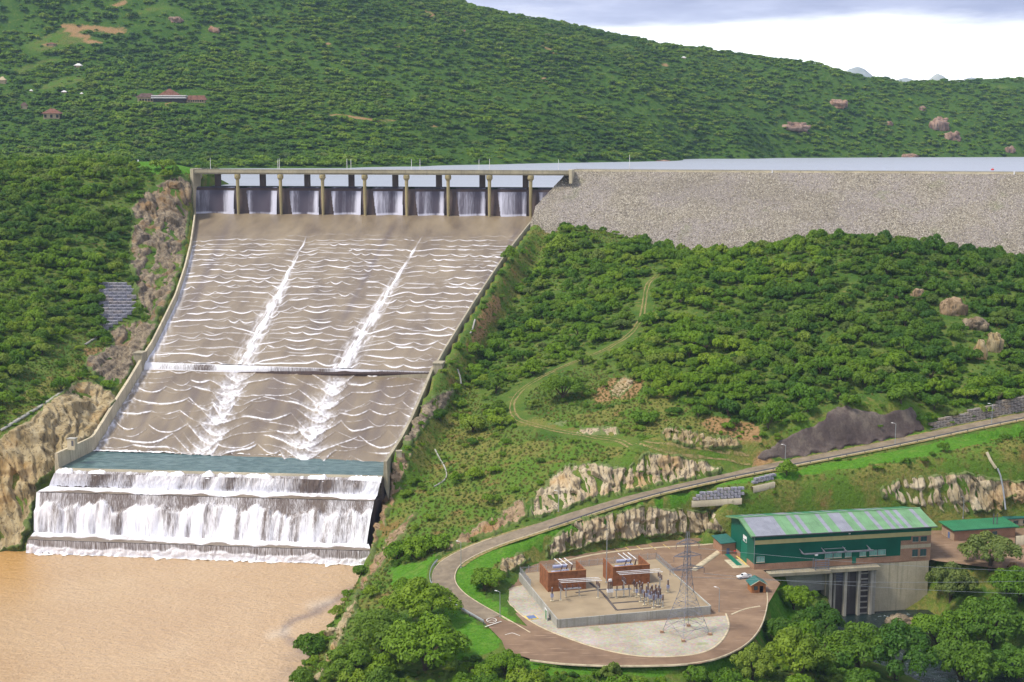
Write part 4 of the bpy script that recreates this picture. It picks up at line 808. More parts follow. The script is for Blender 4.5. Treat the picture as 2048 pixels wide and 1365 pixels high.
# end abutments
for s, w_, hgt in ((b0s-1.2, 2.2, -22), (b1s+.6, 2.0, 4)):
    mb = MB(); c = [tuple(wpt(s+a, o, hgt)) for a, o in ((-w_/2, 5.2), (w_/2, 5.2), (w_/2, -12), (-w_/2, -12))]; mb.hexa(c, [(x, y, ZD1+2.0) for x, y, z in c]); mb.build('abutment', M['concrete_pale'], br)
wa, wb = at_z(1136, 340, 13.0), RE_up[0] + [0, 0, 4.0]; wtn = (wb-wa)[:2]/np.linalg.norm((wb-wa)[:2]); wnr = np.array([wtn[1], -wtn[0]])*1.1
if wnr[0] < 0: wnr = -wnr
mb = MB(); wa0, wb0 = wa - np.r_[wtn*1.0, -.3], wb + np.r_[wtn*1.0, 0]
mb.hexa([(*(wa0[:2]), -24), (*(wb0[:2]), -30), (*(wb0[:2]+wnr), -30), (*(wa0[:2]+wnr), -24)], [tuple(wa0), tuple(wb0), (*(wb0[:2]+wnr), wb0[2]), (*(wa0[:2]+wnr), wa0[2])]); mb.build('wing_wall', M['concrete_pale'], spill)
# lamp posts: tapered pole, arm, lantern
def lamp(name, base, h, label, group, arm=1.3, rz=0.0, double=False):
    o = thing(name, label, 'lamp post', tuple(base), rz, group)
    mb = MB(); mb.tube([(0, 0, -.6), (0, 0, h*.5), (0, 0, h)], [.2, .17, .13] if group == 'lamp posts on the bridge' else [.16, .12, .085], 7); mb.build('pole', M['white_paint' if group == 'lamp posts on the bridge' else 'galv'], o)
    mb = MB(); mb.box(-.28, -.28, -.2, .28, .28, .12); mb.build('base_plinth', M['concrete_grey'], o)
    for sgn in ((1, -1) if double else (1,)):
        mb = MB(); mb.tube([(0, 0, h-.1), (sgn*arm*.6, 0, h+.22), (sgn*arm, 0, h+.25)], .05, 5); mb.build('arm', M['galv'], o)
        mb = MB(); mb.hexa([(sgn*arm-.1, -.14, h+.15), (sgn*arm+.75, -.14, h+.2), (sgn*arm+.75, .14, h+.2), (sgn*arm-.1, .14, h+.15)], [(sgn*arm, -.1, h+.33), (sgn*arm+.65, -.08, h+.3), (sgn*arm+.65, .08, h+.3), (sgn*arm, .1, h+.33)]); mb.build('lantern', M['white_paint'], o)
    return o
ORD = ['first', 'second', 'third', 'fourth', 'fifth', 'sixth', 'seventh', 'eighth', 'ninth', 'tenth']
for i, (px, top) in enumerate([(421, 312), (556, 312), (559, 313), (694, 312), (702, 313), (823, 312), (840, 313), (958, 312), (979, 312), (1117, 311)]):
    o_ = -10.8 if i in (0, 2, 4, 6, 8) else 3.2; s = s_of(px, o_, 14); lamp('lamp_post', wpt(s, o_, ZD1), 9.0, f'slim lamp post on the road bridge, {ORD[i]} from the left', 'lamp posts on the bridge', 1.0, 1.57)
lamp('lamp_post', at_y(1259, 337, 958), 9.0, 'slim lamp post on the dam crest right of the bridge', 'lamp posts on the bridge', 1.0, 1.57)

# ------------------------------------------------------------------ rockfill dam
dam = thing('rockfill_dam', 'rockfill embankment dam of pale stones with a road along its crest', 'dam')
d0, d1 = at_z(1136, 340, 13.0), at_z(2048, 345.5, 13.0); dd = (d1-d0); dd[2] = 0; dd /= np.linalg.norm(dd); dn = np.array([dd[1], -dd[0], 0])
DL = 620.0
wallx = np.vstack([RE_up]); 
nr, nc = 70, 330; hs = np.linspace(0, 62, nr); P = np.zeros((nr, nc, 3))
for i, h in enumerate(hs):
    # left end follows the chute wall
    s0 = 0.0
    for _ in range(6):
        q = d0 + dd*s0 + dn*h*1.55; xw = np.interp(-q[1], -RE_up[:, 1], RE_up[:, 0]) + 1.6 + (0 if h > 8 else 0)
        if q[1] > RE_up[0, 1]: xw = np.interp(q[1], [RE_up[0, 1], d0[1]], [RE_up[0, 0]+.9, d0[0]+.9])
        s0 += (xw - q[0])/dd[0]
    ssx = np.linspace(s0, DL, nc); P[i] = d0 + dd*ssx[:, None] + dn*h*1.55; P[i, :, 2] = 12.6 - h
P += (fbm(P[..., 0]/3, P[..., 1]/3, P[..., 2]/3, 3)[..., None]*.45 + fbm(P[..., 0]/25, P[..., 1]/25, 0, 3)[..., None]*.8)*np.array([dn[0]*.5, dn[1]*.5, .8])*smooth(0, 4, hs)[:, None, None]
damP = P
put('downstream_face', mesh_np('downstream_face', P.reshape(-1, 3), grid_faces(nr, nc)[:, ::-1].copy(), M['riprap'], None, False), dam)
def dspan(mbx, o0, o1, z0, z1, s0=2.0, s1=DL):
    c = lambda z: [tuple(d0*[1, 1, 0] + dd*s + dn*o + [0, 0, z]) for s, o in ((s0, o1), (s1, o1), (s1, o0), (s0, o0))]; mbx.hexa(c(z0), c(z1)); return mbx
dspan(MB(), -9.5, 0.3, 8, 12.7).build('crest_road', M['road_asphalt'], dam)
dspan(MB(), .3, 1.0, 11, 13.0).build('crest_kerb', M['concrete_pale'], dam); dspan(MB(), -10.2, -9.5, 9, 13.3).build('wave_wall', M['concrete'], dam)
c = [tuple(d0*[1, 1, 0] + dd*s + dn*o + [0, 0, z]) for s, o, z in ((2, -30, -14), (DL, -30, -14), (DL, -10.2, 10), (2, -10.2, 10))]; put('upstream_face', mesh_np('upstream_face', c, [(0, 1, 2, 3)], M['riprap']), dam)
rl = MB(); 
for s in np.arange(6, DL, 6.0):
    p = d0*[1, 1, 0] + dd*s + dn*(-.4); rl.bar((p[0], p[1], 12.6), (p[0], p[1], 13.9), .16)
p0, p1 = d0*[1, 1, 0] + dd*6 + dn*-.3, d0*[1, 1, 0] + dd*DL + dn*-.3; rl.tube([(p0[0], p0[1], 13.75), (p1[0], p1[1], 13.75)], .16, 4); rl.build('guard_rail', M['galv'], dam)
for px, py in ((1545, 349), (2028, 354)):
    s = float(np.interp(px, project(d0 + dd*np.linspace(0, DL, 400)[:, None])[0], np.linspace(0, DL, 400))); p = d0 + dd*s + dn*1.8; mb = MB(); mb.box(-.35, -.35, -.8, .35, .35, 1.4, bev=.15); mb.build('survey_marker', M['white_paint'], None, label=f'small white survey post at the dam edge {"near the right end" if px > 1900 else "above the bushy hill"}', cat='marker post', loc=(p[0], p[1], 12.4))
# ------------------------------------------------------------------ roads, paving, yards
def strip(name, line, w0, w1, mat, z=.0, **k):
    P = np.asarray(line); tan = np.gradient(P[:, :2], axis=0); tan /= np.linalg.norm(tan, axis=1)[:, None]; nr = np.stack([-tan[:, 1], tan[:, 0]], 1)
    a, b = P.copy(), P.copy(); a[:, :2] += nr*w0; b[:, :2] += nr*w1; a[:, 2] += z; b[:, 2] += z
    return put(name, mesh_np(name, np.vstack([a, b]), grid_faces(2, len(P))[:, ::-1].copy(), mat), **k)
def raised(name, line, w0, w1, h, mat, z=0.0, parent=None, zb=-.4, **k):
    P = np.asarray(line); tan = np.gradient(P[:, :2], axis=0); tan /= np.linalg.norm(tan, axis=1)[:, None]; nr = np.stack([-tan[:, 1], tan[:, 0]], 1); R = []
    for w, zz in ((w0, zb), (w0, h), (w1, h), (w1, zb)):
        a = P.copy(); a[:, :2] += nr*w; a[:, 2] += z+zz; R.append(a)
    return put(name, mesh_np(name, np.vstack(R), grid_faces(4, len(P)), mat), parent, **k)
RI = int(np.argmax(project(ROAD)[0] < 988)) + 1
strip('road', ROAD[RI:], -3.7, 3.7, M['road_asphalt'], .04, kind='structure', label='grey brown access road climbing past the rock cuts')
strip('road_shoulder', ROAD[45:] , -5.6, -3.9, M['track_soil'], -.12, kind='structure', label='dusty shoulder along the lower edge of the road')
strip('road_shoulder', ROAD[45:], 3.7, 5.4, M['track_soil'], -.1, kind='structure', label='dusty shoulder along the upper edge of the road')
raised('kerb', ROAD[6:], -4.0, -3.7, .12, M['kerb_cream'], kind='structure', label='kerb along the lower edge of the road'); raised('kerb', ROAD[14:60], 3.7, 4.0, .12, M['kerb_cream'], kind='structure', label='kerb on the outside of the bend')
def poly_sheet(name, pts, z, mat, **k): return put(name, mesh_np(name, [(x, y, z) for x, y in pts], [tuple(range(len(pts)))], mat), **k)
poly_sheet('yard_paving', PLAT, Z_PLAT+.0, M['paving_brown'], kind='structure', label='red brown paved yard around the substation and powerhouse')
for o in bpy.data.objects:
    if o.name == 'yard_paving' and o.data.polygons[0].normal.z < 0: o.data.flip_normals()
pz = lambda L, z=Z_PLAT: [tuple(at_z(x, y, z)[:2]) for x, y in L]
GRAV = pz([(1008, 1190), (1020, 1178), (1046, 1172), (1116, 1258), (1420, 1234), (1452, 1232), (1458, 1250), (1448, 1275), (1425, 1297), (1390, 1309), (1330, 1314), (1270, 1312), (1200, 1298), (1140, 1278), (1085, 1256), (1045, 1232), (1020, 1207)])
g = poly_sheet('gravel_yard', GRAV, Z_PLAT+.05, M['gravel'], kind='structure', label='pale gravel apron in front of the switchyard wall')
if g.data.polygons[0].normal.z < 0: g.data.flip_normals()
def kerb_line(px, closed=False, label='', z=Z_PLAT, w=.32, n=80):
    L = [at_z(x, y, z) for x, y in px]; P = smooth_line(L, n, 2); raised('kerb', P, -w/2, w/2, .14, M['kerb_cream'], kind='structure', label=label)
kerb_line([(1046, 1172), (1020, 1177), (1006, 1190), (1018, 1208), (1045, 1233), (1085, 1257), (1140, 1279), (1200, 1299), (1270, 1313), (1330, 1315), (1392, 1310), (1427, 1298), (1450, 1276), (1460, 1250), (1452, 1228)], label='pale kerb round the gravel apron', w=.6)
kerb_line([(1060, 1320), (1130, 1329), (1250, 1333), (1400, 1329), (1480, 1301), (1521, 1262), (1536, 1210), (1534, 1185)], label='pale kerb on the outer side of the ring road')
kerb_line([(1008, 1180), (1040, 1136), (1100, 1106), (1210, 1088), (1330, 1075), (1432, 1068)], label='pale kerb below the rock face', w=.5)
kerb_line([(1110, 1128), (1190, 1108), (1300, 1096), (1400, 1091), (1425, 1088)], label='pale kerb between parking bays and ring road', w=.9)
kerb_line([(1385, 1142), (1410, 1124), (1444, 1100)], label='pale concrete strip towards the powerhouse door', w=2.4, n=20)
kerb_line([(1444, 1100), (1436, 1088), (1425, 1078)], label='pale concrete strip behind the powerhouse door', w=2.2, n=12)
kerb_line([(1462, 1230), (1490, 1218), (1520, 1213)], label='faint pale line across the ring road', w=.5, n=20)
def mark(name, px, wd, label, mat='white_line', z=Z_PLAT):
    P = np.array([at_z(x, y, z) for x, y in px]); P = resample(P, 8); strip(name, P, -wd/2, wd/2, M[mat], .02, kind='structure', label=label)
mark('road_marking', [(970, 1254), (1003, 1243)], .45, 'white stop line across the road', z=-112.75); mark('road_marking', [(1010, 1270), (1025, 1266), (1040, 1272)], .3, 'white arrow mark on the brown paving')
ring = [at_z(983, 1241, -112.7) + np.array([1.5*math.cos(a), 2.0*math.sin(a), 0]) for a in np.linspace(0, 2*math.pi, 24)]; strip('road_marking', ring, -.14, .14, M['white_line'], .03, kind='structure', label='white painted ring on the road before the stop line')
c_ = at_z(983, 1241, -112.7); strip('road_marking', [c_ + np.array([-1.0, -.5, 0]), c_ + np.array([0, .3, 0]), c_ + np.array([1.0, -.2, 0])], -.14, .14, M['white_line'], .035, kind='structure', label='white strokes inside the painted ring')
for i, x in enumerate((1238, 1262, 1286, 1312, 1340)): mark('parking_line', [(x-14, 1094-i*1.2), (x, 1104-i*1.6)][::-1], .28, f'yellow parking bay line, {ORD[i]} from the left', 'yellow_paint')
for i, x in enumerate((997, 1006, 1015, 1024)): 
    b = MB(); b.box(-.55, -.25, -.3, .55, .25, .35, bev=.06); b.build('kerb_block', M['yellow_paint' if i % 2 == 0 else 'kerb_cream'], None, label=f'{"yellow" if i % 2 == 0 else "cream"} kerb block beside the yard entrance, {ORD[i]} from the left', cat='kerb block', loc=tuple(at_z(x, 1313, Z_PLAT)))
# two-wheel track over the hill
TP = cast(np.array([p[0] for p in smooth_line(TRACK_PX, 150, 3)]), np.array([p[1] for p in smooth_line(TRACK_PX, 150, 3)])); TP = smooth_line(TP[::5], 200, 3)
def drape(line, w0, w1, name, mat, z=.12, **k):
    P = np.asarray(line); tan = np.gradient(P[:, :2], axis=0); tan /= np.linalg.norm(tan, axis=1)[:, None]+1e-9; nr = np.stack([-tan[:, 1], tan[:, 0]], 1); R = []
    for w in np.linspace(w0, w1, 3):
        a = P.copy(); wob = .25*vnoise(np.arange(len(P))/3.0, w*9); a[:, :2] += nr*(w+wob)[:, None]; a[:, 2] = hz(a[:, 0], a[:, 1]) + z; R.append(a)
    f = grid_faces(3, len(P)); o = put(name, mesh_np(name, np.vstack(R), f, mat), **k)
    if o.data.polygons[0].normal.z < 0: o.data.flip_normals()
    return o
drape(TP, -1.35, -.65, 'track', M['track_soil'], kind='structure', label='left wheel rut of the grassy hill track'); drape(TP, .65, 1.35, 'track', M['track_soil'], kind='structure', label='right wheel rut of the grassy hill track')
# concrete drains and paths down the slopes
for px, lb, w in (([(870, 900), (880, 920), (890, 935), (895, 955), (885, 965), (868, 975)], 'narrow concrete drain on the slope right of the pool', .45), ([(915, 740), (920, 755), (922, 770)], 'short concrete drain beside the chute wall', .9), ([(0, 862), (40, 838), (90, 808), (135, 778), (150, 765)], 'stone edged footpath above the lower left cliff', 1.6), ([(950, 640), (945, 660), (940, 668)], 'short stone edge beside the upper chute wall', .8), ([(170, 690), (185, 680), (205, 670)], 'short footpath under the gabion wall', 1.0)):
    L = cast(np.array([float(p[0]) for p in smooth_line(px, 20)]), np.array([float(p[1]) for p in smooth_line(px, 20)])); P = L.copy(); P[:, 2] = hz(P[:, 0], P[:, 1])+.2
    raised('path', P, -w/2, w/2, .22, M['concrete_grey'], kind='structure', label=lb)

# ------------------------------------------------------------------ rock faces grown on the terrain
def nrm_at(x, y):
    e = 3.0; dx = (hz(x+e, y)-hz(x-e, y))/(2*e); dy = (hz(x, y+e)-hz(x, y-e))/(2*e); n = np.stack([-dx, -dy, np.ones_like(dx)], -1); return n/np.linalg.norm(n, axis=-1, keepdims=True)
ROCKS = []
SLAB = {1: .45, 2: .6, 3: .5, 7: .15, 9: .06, 13: .35, 12: .1}
def rock_patch(poly, mat, label, amp=2.4, step=2.2, scale=6.0, strata=.5, seed=0.0, cat='rock face', name='rock_face', smooth_face=False):
    ROCKS.append(poly); xs = [p[0] for p in poly]; ys = [p[1] for p in poly]; gx_ = np.arange(min(xs)-6, max(xs)+6, step); gy_ = np.arange(min(ys)-6, max(ys)+6, step); A, B = np.meshgrid(gx_, gy_)
    c0 = cast(np.array(xs, float), np.array(ys, float), n=500)[:, 1]; P = cast(A, B, y0=min(c0)-25, y1=max(c0)+45, n=150)
    d, _ = dist_line(poly, A, B, True); sd = np.where(inside(poly, A, B), d, -d) + fbm(A/14, B/14, seed, 3)*7; k = smooth(-2, 4, sd)
    N = nrm_at(P[..., 0], P[..., 1]); N = N + np.array([0, -.55, .15]); N /= np.linalg.norm(N, axis=-1, keepdims=True)
    q = P/scale; wp = .55*fbm(q[..., 0]*.8, q[..., 1]*.8, q[..., 2]*.8+seed, 3); saw = lambda t_: (lambda f_: np.where(f_ < .8, f_/.8, (1-f_)/.2))(t_ - np.floor(t_))
    fine = fbm(q[..., 0]*6, q[..., 1]*6, q[..., 2]*5, 3); v1, t1, e1 = worley(q[..., 0]*.9+strata*q[..., 2], q[..., 1]*.9, q[..., 2]*.5+seed)
    jnt = .42*saw(q[..., 0]*1.0 + .35*q[..., 2]*(1+strata) + wp + .5*v1) + .30*saw(-q[..., 2]*1.25 + .45*q[..., 0] + wp*1.3 + .7*v1) + .22*saw(q[..., 0]*2.6 - q[..., 2]*.9*strata + wp*2.2) + .12*saw(q[..., 2]*4.1 + q[..., 0]*1.7 + wp*3)
    if seed in SLAB and not smooth_face:
        a_ = q[..., 0] + SLAB[seed]*q[..., 2]; b_ = q[..., 2]*.35 - q[..., 0]*.1; jnt = .42*saw(a_*1.7 + wp*1.7 + .55*v1) + .26*saw(a_*4.6 + wp*3.2 + .4*v1) + .30*saw(-q[..., 2]*1.3 + .3*q[..., 0] + wp*1.5 + .7*v1) + .18*fbm(a_*9, b_*3, seed, 3)
    prof_ = (.45 + .35*fbm(q[..., 0]*.7, q[..., 1], q[..., 2], 3) + .10*fine) if smooth_face else (-.28 + 1.15*jnt + .30*v1 + .25*t1 + .16*fine)
    P = P + N*((k*amp*prof_ - (1-k)*.9)[..., None])
    nr_, nc_ = A.shape; f = grid_faces(nr_, nc_); keep = (sd > -4).ravel()[f].all(1); f = f[keep]; Pf = P.reshape(-1, 3)
    ln = np.abs(Pf[f][:, :, 1].max(1) - Pf[f][:, :, 1].min(1)); f = f[ln < 14]
    used = np.unique(f); mp_ = np.zeros(len(Pf), int); mp_[used] = np.arange(len(used)); edge_ = (1-smooth(0, 16, sd)).ravel()[used]
    return put(name, mesh_np(name, Pf[used], mp_[f], M[mat], {'edge': edge_}), label=label, cat=cat)
rock_patch([(258, 418), (300, 372), (345, 352), (386, 362), (386, 420), (377, 480), (360, 550), (336, 610), (306, 655), (268, 600), (268, 560), (252, 520), (262, 470)], 'rock_grey', 'tall grey and ochre cliff beside the upper left chute wall', 5.0, 1.8, 21, 1.6, 1)
rock_patch([(215, 664), (262, 637), (298, 645), (318, 648), (298, 692), (278, 715), (238, 790), (222, 778), (165, 737), (175, 715), (225, 690)], 'rock_grey', 'dark grey rock slope under the gabion wall', 3.2, 1.8, 15, 1.2, 2)
rock_patch([(-40, 890), (0, 872), (60, 835), (110, 795), (165, 758), (215, 778), (232, 800), (190, 875), (122, 934), (80, 975), (60, 1060), (45, 1095), (0, 1112), (-40, 1112)], 'rock_orange', 'ochre rock bluff left of the stepped falls', 4.2, 2.0, 16, .9, 3)
rock_patch([(825, 815), (870, 788), (915, 770), (905, 800), (860, 850), (825, 895), (800, 890)], 'rock_grey', 'dark rock beside the lower right chute wall', 2.0, 2.2, 6, .6, 4)
rock_patch([(778, 925), (800, 908), (826, 905), (812, 960), (795, 1000), (768, 1060), (750, 1120), (738, 1128), (742, 1060), (757, 992)], 'rock_brown', 'brown rock bank right of the stepped falls', 2.4, 2.2, 6, .8, 5)
rock_patch([(738, 1132), (775, 1070), (815, 1030), (850, 1000), (845, 1020), (800, 1085), (770, 1130), (715, 1205), (695, 1212)], 'rock_brown', 'stony bank running down to the brown river', 1.6, 2.2, 5, .8, 6)
rock_patch([(1060, 1000), (1085, 975), (1130, 932), (1180, 922), (1250, 936), (1295, 903), (1380, 913), (1445, 936), (1440, 950), (1300, 976), (1180, 1006), (1085, 1038), (1060, 1035)], 'rock_pale', 'long pale rock cut above the road', 2.8, 1.8, 9, .3, 7)
rock_patch([(868, 1112), (900, 1085), (930, 1060), (1000, 1025), (1045, 990), (1055, 1000), (1060, 1036), (980, 1075), (930, 1092), (890, 1115)], 'rock_brown', 'low broken rocks above the road bend', 1.8, 2.0, 5, .4, 8)
rock_patch([(1085, 1100), (1110, 1068), (1150, 1038), (1200, 1032), (1280, 1010), (1340, 1014), (1400, 1020), (1445, 1026), (1452, 1066), (1330, 1075), (1200, 1089), (1118, 1112), (1090, 1122)], 'rock_pale', 'pale blasted rock face with dark streaks behind the switchyard', 3.2, 1.8, 9, .15, 9)
rock_patch([(985, 1152), (1000, 1122), (1040, 1106), (1066, 1116), (1058, 1124), (1010, 1155)], 'rock_orange', 'small ochre rock spur beside the lawn', 2.4, 2.0, 4, .2, 10)
rock_patch([(1128, 868), (1170, 855), (1235, 855), (1238, 874), (1180, 872)], 'rock_pale', 'flat pale rock outcrop above the hill track', 1.6, 2.0, 4, .3, 11)
rock_patch([(1312, 872), (1350, 848), (1400, 866), (1470, 878), (1508, 900), (1420, 902), (1350, 890)], 'rock_orange', 'orange rock outcrop below the bushy hill', 2.4, 2.0, 5, .3, 12)
rock_patch([(1758, 980), (1790, 955), (1860, 948), (1930, 943), (1990, 955), (2060, 962), (2060, 985), (2010, 1000), (2005, 1026), (1900, 1032), (1820, 1012), (1770, 1000)], 'rock_pale', 'broad pale rock face behind the powerhouse', 3.0, 1.8, 12, .9, 13)
rock_patch([(600, 1372), (640, 1335), (672, 1250), (690, 1215), (715, 1192), (722, 1210), (695, 1265), (668, 1330), (640, 1372)], 'rock_orange', 'ochre boulders along the near river bank', 2.0, 2.2, 4, .6, 14)
rock_patch([(1215, 775), (1245, 752), (1275, 752), (1262, 782), (1240, 800), (1220, 796)], 'rock_orange', 'bare pinkish rock slab on the grassy hill', .5, 2.0, 4, .3, 15)
rock_patch([(1508, 917), (1560, 882), (1640, 842), (1675, 808), (1720, 818), (1760, 826), (1825, 816), (1850, 862), (1780, 882), (1720, 890), (1620, 912), (1530, 922)], 'shotcrete', 'dark purple grey sprayed concrete slope above the road', 1.2, 2.4, 9, .2, 16, 'slope facing', 'sprayed_slope', True)
rock_patch([(1090, 845), (1140, 838), (1135, 852), (1095, 855)], 'rock_pale', 'small pale outcrop inside the bend of the hill track', .8, 2.0, 3, .3, 17)
def boulder(px, py, w, h, mat, label, seed, far=False, sink=.25):
    c = fcast1(px, py+h*.4) if far else cast1(px, py+h*.4); s = c[1]/F; rx, rz = w*s/2, h*s/2; n, m = 26, 40; th, ph = np.meshgrid(np.linspace(0.02, math.pi-.02, n), np.linspace(0, 2*math.pi, m, endpoint=False), indexing='ij')
    D = np.stack([np.sin(th)*np.cos(ph), np.sin(th)*np.sin(ph), np.cos(th)], -1); D2 = np.sign(D)*np.abs(D)**.75
    bv, bt, be = worley(D[..., 0]*1.5+seed*3.1, D[..., 1]*1.5, D[..., 2]*1.3); r = 1 + .16*fbm(D[..., 0]*1.6+seed, D[..., 1]*1.6, D[..., 2]*1.6, 4) + .13*bv + .34*bt - .10*smooth(.12, 0, be); crack = np.exp(-((D[..., 0]+.25*D[..., 2]-.12+.1*fbm(D[..., 2]*3, seed, 0, 2))/.05)**2)*.16
    P = D2*(r-crack)[..., None]*np.array([rx, rx*.8, rz]); f = grid_faces(n, m, True)
    me = mesh_np('boulder', P.reshape(-1, 3), f, M[mat], {'edge': np.zeros(n*m)}); put('boulder', me, label=label, cat='boulder', loc=(c[0], c[1]+rx*.3, c[2]+rz*(1-sink*2)*.6), group='boulders on the hillside')
for a in [(1908, 612, 46, 44, 'rock_brown', 'large cracked pinkish boulder high on the right hill', 1), (1835, 586, 24, 24, 'rock_brown', 'small grey boulder left of the cracked boulder', 2), (1786, 592, 20, 22, 'rock_brown', 'small boulder half hidden in bushes on the right hill', 3), (1952, 645, 46, 34, 'rock_grey', 'dark flat boulder above the split pillars', 4), (1990, 682, 34, 54, 'rock_orange', 'right half of the split ochre rock pillar', 5), (1962, 694, 26, 60, 'rock_orange', 'left half of the split ochre rock pillar', 6), (2005, 630, 24, 20, 'rock_brown', 'small boulder right of the cracked boulder', 7), (1800, 1243, 60, 40, 'rock_grey', 'grey boulder beside the tailrace', 8), (1832, 1245, 36, 40, 'rock_brown', 'brown boulder right of the tailrace', 9), (2040, 985, 34, 30, 'rock_pale', 'pale boulder under the slope pipe', 10), (2030, 1135, 26, 24, 'rock_brown', 'brown boulder in the bushes right of the powerhouse', 11), (665, 1262, 26, 18, 'rock_orange', 'ochre boulder at the water edge of the near bank', 12), (350, 367, 30, 18, 'rock_grey', 'grey boulder topping the cliff left of the bridge', 13), (1260, 765, 14, 12, 'rock_pale', 'small pale stone on the grassy hill', 14), (1418, 882, 30, 22, 'rock_orange', 'orange boulder above the road junction', 15)]: boulder(*a)
for a in [(352, 38, 24, 16, 'rock_far', 'round dark boulder high on the far hillside', 21), (428, 58, 22, 14, 'rock_far', 'pale boulder on the far hillside above the lodge', 22), (1675, 205, 34, 22, 'rock_far', 'reddish rock outcrop on the far right hillside', 23), (1590, 252, 56, 20, 'rock_far', 'orange rock outcrop near the far shore', 24), (1880, 245, 36, 34, 'rock_far', 'tall orange rock slab on the far right hillside', 25), (1905, 270, 30, 20, 'rock_far', 'low orange rocks under the tall slab', 26), (1820, 312, 34, 14, 'rock_far', 'tan rocks at the far waterline', 27), (2020, 298, 18, 16, 'rock_far', 'orange rock near the right frame edge', 28), (1325, 322, 30, 6, 'rock_far', 'red rocks at the tip of the peninsula', 29), (1845, 216, 12, 14, 'rock_far', 'small pinkish rock on the far right hillside', 30), (925, 62, 16, 8, 'rock_far', 'pinkish rock near the far ridge', 31), (1780, 246, 12, 12, 'rock_far', 'small pinkish rock left of the tall slab', 32)]:
    boulder(*a, far=True)

# ------------------------------------------------------------------ gabion walls: every basket a part
_gb = {}
def basket(w, d, h, mat):
    k = (round(w, 1), round(d, 1), round(h, 1), mat)
    if k not in _gb:
        n = 4; mb = MB(); b = .12; c = lambda z, e: [(-w/2+e, -d/2+e, z), (w/2-e, -d/2+e, z), (w/2-e, d/2-e, z), (-w/2+e, d/2-e, z)]
        mb.hexa(c(0, b), c(b, 0)); mb.hexa(c(b, 0), c(h-b, 0)); mb.hexa(c(h-b, 0), c(h, b)); _gb[k] = mb.mesh('gabion_basket', M[mat])
    return _gb[k]
rg = random.Random(7)
gw = thing('gabion_wall', 'stepped wall of blue grey stone baskets left of the chute', 'gabion wall')
GP = [(206, 564), (262, 564), (272, 600), (264, 630), (216, 664), (196, 652), (208, 612)]
for r, y in enumerate(np.arange(660, 562, -6.3)):
    for x in np.arange(190 + (r % 2)*9, 280, 18.5):
        if not inside(GP, np.array([x]), np.array([y-2.0]))[0]: continue
        p = cast1(x, y); s = p[1]/F; o = put('gabion_basket', basket(round(17.6*s*2)/2, 2.2, round(6.3*s*1.25, 1), 'gabion_stone'), gw); o.location = (p[0], p[1]-.5, p[2]-.3 + rg.uniform(-.06, .06)); o.rotation_euler = (0, rg.uniform(-.015, .015), .12+rg.uniform(-.03, .03))
ROCKS.append(GP)
def gab_line(name, label, p0, p1, rows, w, h, mat, top_fn, parent_kind='gabion wall'):
    t_ = thing(name, label, parent_kind); a, b = np.array(p0), np.array(p1); L = np.linalg.norm((b-a)[:2]); n = int(L/w); ang = math.atan2(b[1]-a[1], b[0]-a[0])
    for r in range(rows):
        for k in range(n):
            f = (k + .5 + (.5 if r % 2 else 0))/n
            if f > 1 or r >= top_fn(f): continue
            q = a + (b-a)*f; o = put('gabion_basket', basket(w-.06, 1.6, h-.04, mat), t_); o.location = (q[0]-math.sin(ang)*-.25*r*-1, q[1]+math.cos(ang)*.25*r, q[2]+r*h+rg.uniform(-.04, .04)); o.rotation_euler = (0, rg.uniform(-.01, .01), ang+rg.uniform(-.02, .02))
    return t_
i0, i1 = [int(np.argmin(np.abs(project(ROAD)[0]-x))) for x in (1880, 2150)]
tn = ROAD[i1]-ROAD[i0]; nn = np.array([-tn[1], tn[0], 0])/np.linalg.norm(tn[:2])*6.6
gab_line('gabion_wall', 'long grey stone basket retaining wall above the road at right', ROAD[i0]+nn-[0, 0, .6], ROAD[i1]+nn-[0, 0, .6], 6, 3.2, 1.1, 'gabion_tan', lambda f: 2.6+5*f)
gab_line('gabion_wall', 'small stepped stone basket wall below the road bend in the middle', cast1(1384, 998)-[0, 1.2, .2], cast1(1481, 992)-[0, 1.2, .2], 4, 2.4, .95, 'gabion_stone', lambda f: 1.6+3.2*f)
gab_line('gabion_wall', 'short stone basket wall just under the road', cast1(1504, 968), cast1(1546, 958), 2, 2.2, .95, 'gabion_stone', lambda f: 3)
for px0, py0, px1, py1, lb in ((1382, 1000, 1482, 994, 'pale concrete footing under the stepped basket wall'), (1503, 972, 1547, 962, 'pale concrete footing under the short basket wall')):
    a, b = cast1(px0, py0), cast1(px1, py1); a = a - [0, 1.6, .5]; b = b - [0, 1.6, .5]; raised('footing', resample([a, b], 6), -.7, .5, .7, M['concrete'], -.2, zb=-1.6, label=lb, cat='footing')

# ------------------------------------------------------------------ guard rail and road lamps
gr = thing('guard_rail', 'steel guard rail on short posts along the lower side of the road', 'guard rail')
tan = np.gradient(ROAD[:, :2], axis=0); tan /= np.linalg.norm(tan, axis=1)[:, None]; off = np.stack([tan[:, 1], -tan[:, 0]], 1)*4.6
GR = ROAD.copy(); GR[:, :2] += off; sel = GR[70:]; mb = MB(); mb.box(-.11, -.11, -.6, .11, .11, .85, bev=.03); pm_ = mb.mesh('post', M['steel_dark'])
seg = np.r_[0, np.cumsum(np.linalg.norm(np.diff(sel, axis=0), axis=1))]
for s in np.arange(0, seg[-1], 8.0): p = [np.interp(s, seg, sel[:, k]) for k in range(3)]; put('post', pm_, gr, loc=p)
raised('rail', sel + [0, 0, .5], -.05, .03, .12, M['steel_dark'], .38, gr)
gr2 = thing('guard_rail', 'short pale guard rail on the inside of the road bend', 'guard rail'); sel = (ROAD + np.c_[np.stack([-tan[:, 1], tan[:, 0]], 1)*4.6, np.zeros(len(ROAD))])
